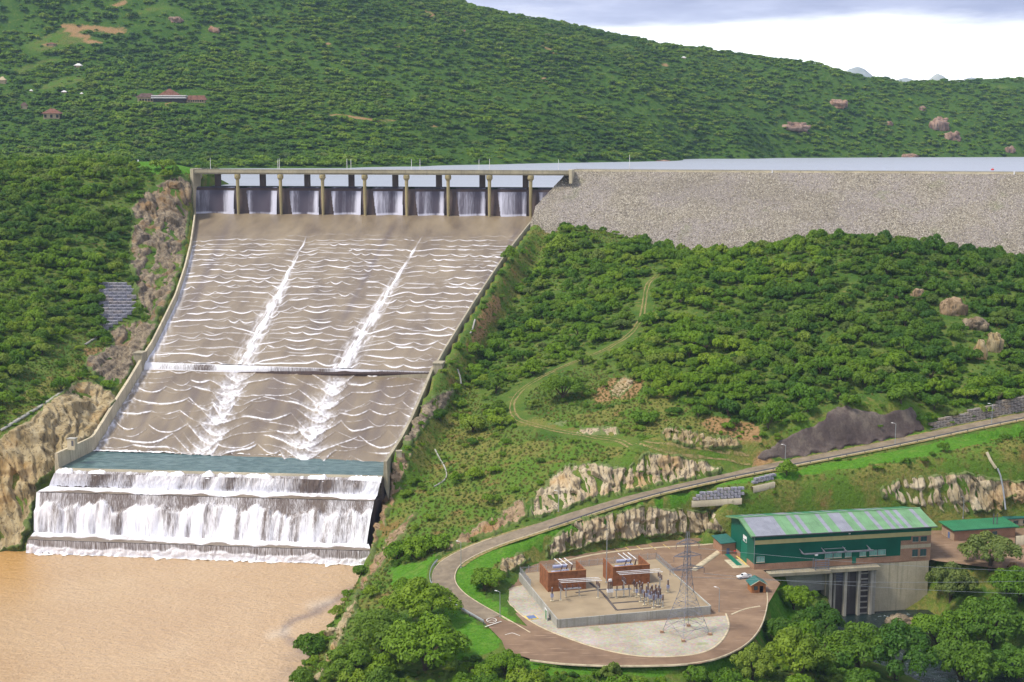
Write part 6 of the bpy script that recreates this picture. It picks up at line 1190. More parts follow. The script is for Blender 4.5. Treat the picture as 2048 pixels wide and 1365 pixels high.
# ------------------------------------------------------------------ lattice pylon
PF = [at_z(x, y, Z_PLAT) for x, y in ((1323.5, 1266), (1377, 1253), (1420, 1270.5), (1366.6, 1284))]; ctr = sum(PF)/4; py_o = thing('lattice_pylon', 'steel lattice power pylon standing on the gravel apron', 'pylon')
PHT = float(at_y(1374, 1064, ctr[1])[2]-Z_PLAT)
def pyl(i, f):
    z = f*PHT; k = np.interp(f, [0, .42, .62, 1.0], [1.0, .30, .17, .06]); q = ctr + (PF[i]-ctr)*k; return np.array([q[0], q[1], Z_PLAT+z])
for i in range(4):
    c = PF[i]; MB().box(c[0]-.55, c[1]-.55, Z_PLAT-.3, c[0]+.55, c[1]+.55, Z_PLAT+.8, bev=.12).build('footing', M['brick_brown'], py_o)
    mb = MB(); 
    for a, b in ((0.02, .42), (.42, .62), (.62, 1.0)): mb.bar(tuple(pyl(i, a)), tuple(pyl(i, b)), .14)
    mb.build('leg', M['pylon_steel'], py_o)
lv = [.02, .14, .25, .34, .42, .49, .56, .62, .68, .74, .80, .86, .92]
for i in range(4):
    j = (i+1) % 4; mb = MB()
    for k in range(len(lv)-1):
        w_ = .06 if k < 4 else .055; mb.bar(tuple(pyl(i, lv[k])), tuple(pyl(j, lv[k+1])), w_); mb.bar(tuple(pyl(j, lv[k])), tuple(pyl(i, lv[k+1])), w_); mb.bar(tuple(pyl(i, lv[k+1])), tuple(pyl(j, lv[k+1])), w_)
        if k < 3:
            m = (pyl(i, lv[k])+pyl(j, lv[k]))/2; 
            for e in (pyl(i, lv[k+1]), pyl(j, lv[k+1])): mb.bar(tuple((pyl(i, lv[k])+e)/2), tuple((pyl(j, lv[k])+e)/2), .08)
    mb.build('bracing', M['pylon_steel'], py_o)
adir = np.array([.97, .22, 0])
for f, Lh in ((.63, 5.4), (.76, 4.3), (.88, 3.6)):
    for s in (-1, 1):
        c = np.array([ctr[0], ctr[1], Z_PLAT+f*PHT]); tip = c + adir*s*Lh + [0, 0, .3]; mb = MB()
        for i in range(4): mb.bar(tuple(pyl(i, f-.0)), tuple(tip), .10); mb.bar(tuple(pyl(i, f+.05)), tuple(tip), .08)
        for q in (.35, .65): mb.bar(tuple(pyl(0, f)*(1-q)+tip*q), tuple(pyl(2, f+.05)*(1-q)+tip*q), .07)
        a_ = mb.build('cross_arm', M['pylon_steel'], py_o); mb = MB(); insulator(mb, tuple(tip), -1.6, 1.5, .14); mb.build('insulator', M['porcelain'], a_)
# wires towards the right
for k, (f, s, lb) in enumerate(((.63, 1, 'lower'), (.88, 1, 'upper'), (.63, -1, 'far lower'))):
    a = ctr*[1, 1, 0] + adir*s*(5.4 if f < .7 else 3.6) + [0, 0, Z_PLAT+f*PHT-1.5]; b = np.array([330.0, 395.0+k*6, -96+k*4]); n = 24; t_ = np.linspace(0, 1, n); P = a[None]*(1-t_)[:, None]+b[None]*t_[:, None]; P[:, 2] -= 4*7.0*t_*(1-t_)
    MB().tube([tuple(p) for p in P], .045, 4).build('power_line', M['galv'], None, label=f'{lb} overhead wire sagging from the pylon to the right', cat='wire', group='overhead wires')

# ------------------------------------------------------------------ small structures by the spillway
p = at_z(145, 892, Z_POOL+7.5); o = thing('gauge_hut', 'tiny concrete gauge hut beside the left end of the pool', 'hut', (p[0], p[1], p[2]), -.2); MB().box(-1.6, -1.2, -1.5, 1.6, 1.2, 3.0).build('wall', M['concrete_pale'], o); MB().box(-1.8, -1.4, 3.0, 1.8, 1.4, 3.25).build('roof', M['concrete_grey'], o); MB().box(.2, -1.26, .2, 1.2, -1.205, 2.4).build('door', M['steel_dark'], o)
p = cast1(798, 915); o = thing('control_box', 'pale concrete box on the right bank above the pool', 'box', (p[0], p[1], p[2]), .1); MB().box(-1.1, -1, -.8, 1.1, 1, 2.6).build('body', M['concrete_pale'], o); MB().box(-1.3, -1.2, 2.6, 1.3, 1.2, 2.8).build('lid', M['concrete'], o)
MB().box(-2.6, -2.5, -4, 2.6, 2.5, 2.6, bev=.3).build('valve_block', M['concrete'], None, label='concrete block on the right chute wall under the rockfill', cat='block', loc=tuple(at_y(1097, 428, 948)))
# ------------------------------------------------------------------ lodge and houses on the far hillside
def hip(mb, x0, y0, x1, y1, z0, z1, ridge=.0):
    cx_, cy_ = (x0+x1)/2, (y0+y1)/2; r = ridge*(x1-x0)/2; a, b = (cx_-r, cy_, z1), (cx_+r, cy_, z1); p = [(x0, y0, z0), (x1, y0, z0), (x1, y1, z0), (x0, y1, z0)]
    mb.quad(p[0], p[1], b, a); mb.quad(p[1], p[2], b); mb.quad(p[2], p[3], a, b); mb.quad(p[3], p[0], a); mb.quad(*p[::-1]); return mb
p = fcast1(338, 203); s = p[1]/F; lo = thing('lodge', 'long lodge with steep brown roof and pale terraces on the far hillside', 'lodge', (p[0], p[1], p[2]-1), 0)
u = lambda v: v*s
MB().box(u(-62), 0, -4, u(-30), 9, u(9)).build('wing', M['lodge_wall'], lo); hip(MB(), u(-66), -1.5, u(-26), 11, u(9), u(17), .5).build('wing_roof', M['thatch'], lo)
MB().box(u(-30), -3, -4, u(34), 10, u(7)).build('hall', M['lodge_dark'], lo); MB().box(u(-34), -4, u(7), u(34), 11, u(9.3)).build('terrace_band', M['band_white'], lo); MB().box(u(-34), -2.5, u(11), u(34), 11, u(13)).build('terrace_band', M['band_white'], lo); MB().box(u(-32), -1, u(9.3), u(32), 10, u(11)).build('parapet', M['thatch'], lo)
hip(MB(), u(-22), -1.5, u(22), 14, u(13), u(26), .06).build('hall_roof', M['thatch_red'], lo)
MB().box(u(34), 1, -4, u(70), 9, u(4)).build('wing', M['lodge_wall'], lo); hip(MB(), u(32), -.5, u(74), 11, u(4), u(13), .75).build('wing_roof', M['thatch_red'], lo)
for k in range(7): MB().box(u(38+k*4.5), .6, u(.5), u(40.5+k*4.5), .99, u(3.4)).build('window', M['lodge_dark'], lo)
for k in range(5): MB().box(u(-58+k*5.5), -.4, u(2), u(-54.5+k*5.5), -.01, u(6)).build('window', M['lodge_dark'], lo)
def house(px, py, w, h, label, roofm, wallm='lodge_wall', n=3):
    p = fcast1(px, py); s = p[1]/F; o = thing('house', label, 'house', (p[0], p[1], p[2]-.5), .1, 'houses on the far hillside'); W_ = w*s/2; H_ = h*s*.55
    MB().box(-W_*.8, 0, -3, W_*.8, W_*1.2, H_).build('wall', M[wallm], o); hip(MB(), -W_, -W_*.2, W_, W_*1.4, H_, H_+h*s*.5, .2).build('roof', M[roofm], o)
    for k in range(n): x = -W_*.6+k*W_*1.2/max(1, n-1); MB().box(x-W_*.12, -.12, H_*.25, x+W_*.12, -.01, H_*.8).build('window', M['lodge_dark'], o)
house(103, 238, 38, 20, 'cream pavilion with brown hipped roof among far trees', 'thatch_red'); house(48, 218, 14, 13, 'small round roofed hut left of the cream pavilion', 'thatch', n=1); house(156, 136, 17, 9, 'small white roofed house on the far hillside', 'band_white', n=2); house(4, 168, 16, 14, 'half hidden tan house at the left frame edge', 'lodge_wall', n=1)
house(128, 187, 12, 6, 'tiny white roofed house above the cream pavilion', 'band_white', n=1); house(62, 184, 7, 5, 'tiny white shed at the left of the far hillside', 'band_white', n=1); house(163, 190, 7, 5, 'tiny white shed between pavilion and lodge', 'band_white', n=1); house(102, 92, 20, 7, 'low tan house on the high clearing', 'thatch_red', n=2); house(268, 192, 9, 6, 'tiny tan hut just left of the lodge', 'thatch_red', n=1); house(1368, 118, 10, 5, 'tiny white house on the far ridge', 'band_white', n=1)
p = at_y(276, 316, 1045); MB().box(-.5, -.5, -1, .5, .5, 2.4, bev=.2).build('marker_post', M['white_paint'], None, label='white marker post on the grassy top left of the bridge', cat='marker post', loc=(p[0], p[1], float(hz(p[0], p[1]))))
p = at_z(1985, 341, 0); o = thing('warning_buoy', 'red round buoy floating on the reservoir at right', 'buoy', (p[0], p[1], 0)); MB().lathe([(.3, -.5), (1.5, -.2), (1.9, .6), (1.5, 1.5), (.4, 2.0)], n=12).build('float', M['red_paint'], o); MB().tube([(0, 0, 1.9), (0, 0, 2.8)], .1, 5).build('mast', M['steel_dark'], o)
# ------------------------------------------------------------------ vegetation
def crown_mesh(name, seed, n_leaf, leaf, n_lobes=9, spread=.62, tall=.8, low=.25, l0=.20, l1=.42, up=.25):
    g = np.random.default_rng(seed); a = g.uniform(0, 2*math.pi, n_lobes); rr = spread*np.sqrt(g.uniform(0.02, 1, n_lobes))
    c = np.stack([rr*np.cos(a), rr*np.sin(a), low + .30 + (tall-.30)*(1-(rr/spread)**2*.75)*g.uniform(.55, 1, n_lobes)], 1); lr = g.uniform(l0, l1, n_lobes)*(1-.2*rr/spread)
    w = lr**2/np.sum(lr**2); k = g.choice(n_lobes, n_leaf*2, p=w); d = g.normal(size=(n_leaf*2, 3)); d[:, 2] = np.where(d[:, 2] < -.5, -d[:, 2], d[:, 2]); d /= np.linalg.norm(d, axis=1)[:, None]
    p = c[k] + d*(lr[k]*g.uniform(.72, 1.06, n_leaf*2))[:, None]*np.array([1, 1, .85]); p[:, 2] = np.maximum(p[:, 2], .03)
    dd_ = np.linalg.norm((p[:, None]-c[None])/np.array([1, 1, .85]), axis=2)/lr[None]; dd_[np.arange(len(k)), k] = 9; ok = (dd_ > .72).all(1); p, d, k = p[ok][:n_leaf], d[ok][:n_leaf], k[ok][:n_leaf]; n = len(p)
    nrm = d*1.2 + g.normal(size=(n, 3))*.42 + [0, 0, up]; nrm /= np.linalg.norm(nrm, axis=1)[:, None]; r = g.normal(size=(n, 3)); u = np.cross(nrm, r); u /= np.linalg.norm(u, axis=1)[:, None]; v = np.cross(nrm, u)
    s = leaf*g.uniform(.6, 1.35, n)[:, None]; V_ = np.stack([p-u*s, p-v*s*.62+nrm*s*.15, p+u*s, p+v*s*.62+nrm*s*.15], 1).reshape(-1, 3); lt = g.uniform(0, 1, n_lobes); tint = np.clip(.55*lt[k] + .45*g.uniform(0, 1, n), 0, 1)
    return mesh_np(name, V_, np.arange(n*4).reshape(-1, 4), M['leaf'], {'tint': np.repeat(tint, 4)})
def trunk_mesh(name, seed, h=.6):
    g = random.Random(seed); mb = MB(); mb.tube([(0, 0, -.35), (.02, 0, h*.25), (g.uniform(-.06, .06), g.uniform(-.06, .06), h*.6)], [.075, .06, .045], 6)
    for k in range(4):
        a = k*1.57+g.uniform(-.4, .4); mb.tube([(0, 0, h*(.2+.08*k)), (.22*math.cos(a), .22*math.sin(a), h*(.65+.06*k)), (.42*math.cos(a), .42*math.sin(a), h*1.15)], [.045, .032, .015], 5)
    return mb.mesh(name, M['bark'])
BUSH = [crown_mesh('crown', 100+i, 1350, .078, 16+4*(i % 4), (.60, .80, .66, .74, .86, .70)[i], (.95, .55, .75, .85, .45, .7)[i], (.10, .12, .03, .05, .02, .08)[i], .15, .38) for i in range(6)]
TREE = [crown_mesh('crown', 200+i, 5200, .042, 42+i*8, .82, (1.0, .85, .95)[i], .08, .10, .30) for i in range(3)]
FARB = [crown_mesh('crown', 300+i, 240, .17, 12, .78, .6, .04, .16, .40, .75) for i in range(4)]
TRUNK = [trunk_mesh('trunk', 1), trunk_mesh('trunk', 2)]
gt = MB(); g_ = random.Random(3)
for k in range(34):
    a, r = g_.uniform(0, 6.28), g_.uniform(0, .55); x, y = r*math.cos(a), r*math.sin(a); lx, ly = g_.uniform(-.35, .35), g_.uniform(-.35, .35); h = g_.uniform(.45, 1.0); w_ = .06; b = g_.uniform(0, 6.28); dx, dy = w_*math.cos(b), w_*math.sin(b)
    gt.quad((x-dx, y-dy, -.1), (x+dx, y+dy, -.1), (x+lx, y+ly, h))
t = NT('grass_tuft'); r = t.rand(); t.done(t.mix(.25, t.ramp(r, [(0, (.055, .115, .018)), (.45, (.10, .15, .028)), (.75, (.175, .165, .045)), (1, (.26, .20, .075))]), t.ramp(t.noise(.05, 3), [(.35, (.06, .13, .02)), (.65, (.24, .19, .07))])), .9, .1)
TUFT = gt.mesh('tuft', M['grass_tuft'])
def proto_coll(name, meshes):
    c = bpy.data.collections.new(name)
    for i, me in enumerate(meshes): c.objects.link(bpy.data.objects.new(f'{name}_{i}', me))
    return c
def scatter(name, P, S, R, I, coll, label):
    me = bpy.data.meshes.new(name); me.vertices.add(len(P)); me.vertices.foreach_set('co', np.asarray(P, np.float32).ravel())
    a = me.attributes.new('sc', 'FLOAT_VECTOR', 'POINT'); a.data.foreach_set('vector', np.asarray(S, np.float32).ravel()); a = me.attributes.new('ro', 'FLOAT_VECTOR', 'POINT'); a.data.foreach_set('vector', np.asarray(R, np.float32).ravel()); a = me.attributes.new('ix', 'INT', 'POINT'); a.data.foreach_set('value', np.asarray(I, np.int32))
    o = put(name, me, kind='stuff', label=label); ng = bpy.data.node_groups.new(name, 'GeometryNodeTree'); ng.interface.new_socket('Geometry', in_out='INPUT', socket_type='NodeSocketGeometry'); ng.interface.new_socket('Geometry', in_out='OUTPUT', socket_type='NodeSocketGeometry')
    N = ng.nodes; gi, go = N.new('NodeGroupInput'), N.new('NodeGroupOutput'); ci = N.new('GeometryNodeCollectionInfo'); ci.inputs['Collection'].default_value = coll; ci.inputs['Separate Children'].default_value = True; ci.inputs['Reset Children'].default_value = True
    ip = N.new('GeometryNodeInstanceOnPoints'); ip.inputs['Pick Instance'].default_value = True; L = ng.links; L.new(gi.outputs[0], ip.inputs['Points']); L.new(ci.outputs[0], ip.inputs['Instance'])
    def na(n_, ty): q = N.new('GeometryNodeInputNamedAttribute'); q.data_type = ty; q.inputs['Name'].default_value = n_; return q.outputs['Attribute']
    L.new(na('ix', 'INT'), ip.inputs['Instance Index']); L.new(na('sc', 'FLOAT_VECTOR'), ip.inputs['Scale']); er = N.new('FunctionNodeEulerToRotation'); L.new(na('ro', 'FLOAT_VECTOR'), er.inputs[0]); L.new(er.outputs[0], ip.inputs['Rotation']); L.new(ip.outputs[0], go.inputs[0])
    m = o.modifiers.new('scatter', 'NODES'); m.node_group = ng; return o
BUSH_C, FAR_C, TUFT_C = proto_coll('bush_proto', BUSH), proto_coll('far_proto', FARB), proto_coll('tuft_proto', [TUFT])

def dam_z(x, y):     # height of the embankment face over a point (or -999)
    v = np.stack([x-d0[0], y-d0[1]], -1); s = v@dd[:2]; o = v@dn[:2]; return np.where((s > 0) & (o < 97), 12.6 - np.maximum(o, 0)/1.55, -999)
CHW = np.array(CH); roadP = ROAD
OPENP = [[(760, 1000), (830, 880), (880, 760), (930, 720), (960, 800), (1000, 860), (1200, 880), (1300, 905), (1130, 935), (1050, 1000), (900, 1080), (740, 1130)], [(1010, 850), (1060, 770), (1160, 740), (1300, 770), (1360, 830), (1500, 850), (1505, 905), (1200, 870)], [(1440, 1010), (1470, 955), (1800, 895), (1860, 950), (1760, 960), (1760, 1010)], [(225, 305), (400, 318), (392, 350), (300, 352)],
         [(1840, 930), (2048, 860), (2048, 950), (1850, 950)], [(1080, 430), (1140, 440), (1050, 560), (980, 680), (940, 690), (1000, 560)], [(60, 850), (110, 790), (200, 700), (180, 660), (120, 690), (0, 780), (0, 860)], [(640, 1372), (700, 1190), (770, 1130), (800, 1180), (720, 1260), (690, 1330)], [(1140, 435), (1200, 455), (1260, 490), (1210, 490), (1150, 460)]]
def allowed(P, road_clear=7.5, rock=True, pw=3.5):
    x, y, z = P.T; qx, qy = project(P); dr_, _ = dist_line(roadP[::3], x, y); ok = dr_ > road_clear; ok &= ~(poly_soft(PLAT, x, y, pw) > .02); dch, _ = dist_line(CHW, x, y, True); ok &= ~inside([tuple(q) for q in CHW], x, y) & (dch > 6.5)
    ok &= ~inside(RIV, x, y) & ~inside(SB, x, y) & (dist_line(SB, x, y, True)[0] > 5) & ~inside(TAILP, x, y) & (z > dam_z(x, y) + .5) & (z > -124); ok &= ~((y > 985) & (z < 4))
    pr_ = np.array([p for p in TP[::4]]); dt, _ = dist_line(pr_, x, y); ok &= dt > 5.5
    if rock:
        for p in ROCKS: ok &= ~inside(p, qx, qy)
    return ok, qx, qy
rv = np.random.default_rng(11)
def jitter_grid(x0, x1, y0, y1, st, j=.48):
    a, b = np.meshgrid(np.arange(x0, x1, st), np.arange(y0, y1, st)); a = a.ravel()+rv.uniform(-j, j, a.size)*st; b = b.ravel()+rv.uniform(-j, j, b.size)*st; return a, b
def in_view(qx, qy, mx=260): return (qx > -mx) & (qx < 2048+mx) & (qy < 1500)
bx, by = jitter_grid(-480, 480, 240, 1110, 5.4); bz = hz(bx, by); P = np.stack([bx, by, bz], 1); ok, qx, qy = allowed(P); ok &= in_view(qx, qy); P, qx, qy = P[ok], qx[ok], qy[ok]
op = pm(OPENP, qx, qy, 8); lw = pm(LAWN, qx, qy, 3); dn_ = fbm(P[:, 0]/30, P[:, 1]/30, 12, 3); prob = (1-.78*op)*(1-lw)*np.where(dn_ < -.28, .45, 1.0); keep = rv.uniform(0, 1, len(P)) < prob; P, qx, qy, op = P[keep], qx[keep], qy[keep], op[keep]
rad = (1.7 + 5.2*rv.uniform(0, 1, len(P))**2.2)*np.where(op > .5, .62, 1.0); rad *= np.where((qy > 1190) & (qx > 1550), 1.15, 1.0)
# keep crowns clear of buildings, lamps' view and the boulders
for bxx, byy, rr in ((1908, 612, 30), (1952, 650, 30), (1975, 690, 40), (1800, 1245, 30), (1690, 1185, 62), (1800, 1165, 50)):
    k = (np.hypot(qx-bxx, (qy-10-byy)) < rr) | ((np.abs(qx-bxx) < rr*.8) & (qy > byy) & (qy < byy+rr*1.4)); P, qx, qy, rad, op = P[~k], qx[~k], qy[~k], rad[~k], op[~k]
ex_, ey_ = jitter_grid(-70, 120, 300, 394, 2.4); PE = np.stack([ex_, ey_, hz(ex_, ey_)], 1); oke, e1, e2 = allowed(PE, pw=1.2); oke &= (e2 > 1318) & (e1 > 560); PE, e1, e2 = PE[oke], e1[oke], e2[oke]
P = np.vstack([P, PE]); qx = np.r_[qx, e1]; qy = np.r_[qy, e2]; op = np.r_[op, 0*e1]; rad = np.r_[rad, rv.uniform(.9, 2.0, len(e1))]
hgt = rad*rv.uniform(.8, 1.45, len(P)); rot = rv.uniform(0, 6.28, len(P)); idx = rv.integers(0, len(BUSH), len(P))
# the 300 that show largest become individuals
vis = cast(qx, qy-2, n=420)[:, 1] > P[:, 1]-14; size = rad/P[:, 1]*vis*((qx > 0) & (qx < 2048) & (qy > 300) & (qy < 1400))
def zone(x, y):
    if x < 420 and y < 700: return 'upper left hillside'
    if x < 420: return 'lower left bank beside the chute'
    if y > 1180 and x < 1060: return 'near river bank at the bottom left of the yard'
    if y > 1180 and x < 1560: return 'strip below the ring road'
    if x >= 1540 and y > 1040: return 'ravine slope below the powerhouse'
    if y > 900 and x < 1150: return 'slope between the chute and the road bend'
    if y > 860: return 'road bank above the powerhouse'
    if x < 1300: return 'slope right of the upper chute'
    return 'right hill below the rockfill dam'
kind_word = {0: 'round', 1: 'spreading', 2: 'dense', 3: 'loose', 4: 'low', 5: 'uneven'}
BIG = [(848, 1262, 150, 'big dark round tree beside the road bend at the lawn'), (762, 1312, 160, 'broad tree on the river bank left of the big round tree'), (850, 1352, 190, 'largest round tree at the bottom below the lawn'), (700, 1372, 130, 'bushy tree at the bottom edge beside the river'), (1010, 1356, 92, 'bushy tree at the yard entrance'), (1390, 1378, 70, 'yellowish tree poking up at the outer kerb'), (1508, 1366, 100, 'tree below the right end of the ring road'), (1590, 1226, 84, 'round tree left of the draft piers'), (1662, 1190, 62, 'small tree against the powerhouse deck'), (1640, 1290, 120, 'tall dark tree in the ravine left of the tailrace'), (1570, 1300, 110, 'tree on the ravine edge by the ring road'), (1722, 1345, 150, 'dark tree in front of the tailrace'), (1600, 1370, 150, 'leafy tree at the bottom right of the ring road'), (1985, 1165, 130, 'large dense tree below the brick store'), (2045, 1215, 120, 'tree at the right frame edge below the store'), (1905, 1215, 110, 'tree on the slope right of the substructure wall'), (1885, 1310, 150, 'bright leafy tree at the lower right'), (1990, 1310, 160, 'wide leafy tree near the lower right corner'), (1800, 1372, 170, 'yellow green foreground tree at the bottom right'), (1930, 1380, 160, 'foreground tree between the lower right trees'), (2045, 1365, 130, 'tree filling the lower right corner'),
       (1122, 515, 62, 'dark round tree near the top of the chute wall'), (1325, 508, 46, 'dark round bush at the foot of the rockfill'), (1125, 806, 92, 'large bush in the loop of the hill track'), (992, 790, 56, 'round bush left of the hill track bend'), (1165, 730, 40, 'small round bush beside the hill track'), (945, 868, 62, 'bright green bush on the slope beside the drain'), (950, 960, 44, 'round bush on the open slope above the bend'), (1295, 850, 62, 'bushy shrub above the orange outcrop'), (1665, 478, 40, 'tall bush standing out against the rockfill'), (1975, 512, 40, 'dark bush on the right skyline of the hill'), (325, 345, 52, 'bush on the grassy top left of the bridge'), (880, 845, 44, 'bush beside the lower right chute wall'), (1575, 955, 48, 'bush hanging over the road bank')]
def plant(name, x, y, z, r, h, rz, crown, trunk, label, cat, group=None):
    o = put(name, None, None, label, cat, group, None, (x, y, z)); o.scale = (r, r, h); o.rotation_euler[2] = rz; o.empty_display_size = .2
    put('crown', crown, o); put('trunk', trunk, o); return o
bigxy = []
for i, (px, py, w_, lb) in enumerate(BIG):
    p = cast1(px, py); r = w_*p[1]/F/2*1.05; me = TREE[i % 3] if w_ > 75 else BUSH[i % 6]
    plant('tree' if w_ > 75 else 'bush', p[0], p[1]+r*.3, float(hz(p[0], p[1]+r*.3))-.2, r, r*rv.uniform(1.0, 1.25), rv.uniform(0, 6.28), me, TRUNK[i % 2], lb, 'tree' if w_ > 75 else 'bush'); bigxy.append((p[0], p[1]+r*.3, r))
bigxy = np.array(bigxy); near_big = (np.hypot(P[:, None, 0]-bigxy[None, :, 0], P[:, None, 1]-bigxy[None, :, 1]) < bigxy[None, :, 2]*.8).any(1)
# nothing may hide the switchyard or the road from the camera: drop bushes whose crown would cover them
P, qx, qy, rad, op, hgt, rot, idx, size = [a[~near_big] for a in (P, qx, qy, rad, op, hgt, rot, idx, size)]
top = qy - hgt*1.3/P[:, 1]*F; clash = np.zeros(len(P), bool)
for poly in (PLAT,): pxy = [project(np.array([a, b, Z_PLAT])) for a, b in poly]; clash |= inside([(float(a), float(b)) for a, b in pxy], qx, top+np.where(qy > 1322, 24, 8)) & (qx < 1500)
tq = np.stack(project(TP), 1)[::3]; clash |= (dist_line(tq, qx, top+4)[0] < 5) | (dist_line(tq, qx, (qy+top)/2)[0] < 7); rq = project(roadP); clash |= (dist_line(np.stack(rq, 1)[::3], qx, top)[0] < 9) & (qx > 870); P, qx, qy, rad, op, hgt, rot, idx, size = [a[~clash] for a in (P, qx, qy, rad, op, hgt, rot, idx, size)]
order = np.argsort(-size)[:300]; ind = np.zeros(len(P), bool); ind[order] = True
LM = [(235, 610, 'left gabion wall'), (310, 500, 'upper left cliff'), (250, 700, 'dark rock slope'), (110, 850, 'lower left bluff'), (120, 420, 'crest of the left hillside'), (60, 560, 'middle of the left hillside'), (60, 700, 'left footpath'), (1130, 470, 'top of the right chute wall'), (1290, 600, 'upper hill track'), (1180, 560, 'thicket between chute and hill track'), (960, 720, 'right chute buttress'), (1250, 775, 'bare rock slab'), (1030, 830, 'hill track bend'), (1380, 875, 'orange outcrop'), (1680, 860, 'dark sprayed slope'), (1910, 615, 'cracked boulder'), (1975, 690, 'split rock pillar'), (1835, 586, 'small grey boulder'), (1500, 520, 'foot of the rockfill'), (1800, 490, 'skyline of the right hill'), (1500, 700, 'middle of the right hill'), (1750, 720, 'slope under the right hill'), (1980, 830, 'long basket wall'), (1430, 985, 'stepped basket wall'), (1300, 940, 'pale rock cut'), (930, 1000, 'open slope above the bend'), (1900, 980, 'pale rock face'), (840, 930, 'bank above the pool'), (770, 1060, 'stony bank'), (760, 1260, 'near river bank'), (930, 1290, 'lower lawn'), (1200, 1345, 'ring road kerb'), (1550, 1260, 'ring road bend'), (1690, 1230, 'draft piers'), (1760, 1300, 'tailrace'), (1870, 1180, 'substructure wall'), (2000, 1130, 'brick store'), (1950, 1290, 'lower right corner')]
def place(x, y):
    L = min(LM, key=lambda q: math.hypot(q[0]-x, (q[1]-y)*1.3)); dx, dy = x-L[0], (y-L[1])*1.3
    w = 'at the' if math.hypot(dx, dy) < 25 else ('right of the' if dx > 0 else 'left of the') if abs(dx) > abs(dy) else ('below the' if dy > 0 else 'above the'); return f'{w} {L[2]}'
med = np.median(rad[order]); lab = {i: f'{"large" if rad[i] > med*1.12 else "small" if rad[i] < med*.9 else "middling"} {kind_word[idx[i]]} bush {place(qx[i], qy[i])}' for i in order}
by_lab = {}
for i in order: by_lab.setdefault(lab[i], []).append(i)
for l_, q_ in by_lab.items():
    if len(q_) > 1:
        for n_, i in enumerate(sorted(q_, key=lambda i: qx[i])): lab[i] = l_ + f', {ORD[n_]} from left'
for i in order:
    zn = zone(qx[i], qy[i]); plant('bush', P[i, 0], P[i, 1], P[i, 2]-.2, rad[i], hgt[i], rot[i], BUSH[idx[i]], TRUNK[i % 2], lab[i], 'bush', f'bushes on the {zn}')
r_ = ~ind; scatter('bush_cover', P[r_]-[0, 0, .2], np.stack([rad, rad, hgt], 1)[r_], np.stack([0*rot, 0*rot, rot], 1)[r_], idx[r_], BUSH_C, 'thick green bush covering the valley sides')
# undergrowth: small shrubs everywhere between, sparse in the open
sx, sy = jitter_grid(-420, 440, 245, 1100, 3.6); P2 = np.stack([sx, sy, hz(sx, sy)], 1); ok, q1, q2 = allowed(P2, 6.2, False); ok &= in_view(q1, q2, 150); P2, q1, q2 = P2[ok], q1[ok], q2[ok]; rk = np.zeros(len(P2))
for p in ROCKS: rk = np.maximum(rk, inside(p, q1, q2)*1.0)
op2 = np.maximum(pm(OPENP, q1, q2, 8), pm(DRY, q1, q2, 8)); lw2 = pm(LAWN, q1, q2, 2); pr2 = .55*(1-.80*op2)*(1-lw2*.97)*(1-.90*rk); kp = rv.uniform(0, 1, len(P2)) < pr2*(.6+.9*np.clip(fbm(P2[:, 0]/14, P2[:, 1]/14, 4, 3)+.4, 0, 1)); P2 = P2[kp]; n2_ = len(P2); s2 = .5+1.5*rv.uniform(0, 1, n2_)**1.7
scatter('undergrowth', P2-[0, 0, .1], np.stack([s2, s2, s2*rv.uniform(.6, 1.0, n2_)], 1), np.stack([np.zeros(n2_), np.zeros(n2_), rv.uniform(0, 6.28, n2_)], 1), rv.integers(0, len(BUSH), n2_), BUSH_C, 'low shrubs scattered over the open slopes')
# grass tufts on open ground
tx, ty = jitter_grid(-400, 420, 250, 1080, 1.7); P3 = np.stack([tx, ty, hz(tx, ty)], 1); ok, q1, q2 = allowed(P3, 5.6, False); ok &= in_view(q1, q2, 60); P3, q1, q2 = P3[ok], q1[ok], q2[ok]; w3 = np.maximum(pm(OPENP, q1, q2, 8), pm(DRY, q1, q2, 8)); lw3 = pm(LAWN, q1, q2, 2); kp = rv.uniform(0, 1, len(P3)) < (.15+.75*w3)*(1-lw3); P3 = P3[kp]; n3 = len(P3); s3 = rv.uniform(.45, 1.15, n3)
scatter('grass', P3, np.stack([s3*1.3, s3*1.3, s3], 1), np.stack([np.zeros(n3), np.zeros(n3), rv.uniform(0, 6.28, n3)], 1), np.zeros(n3), TUFT_C, 'tall dry and green grass on the open slopes')
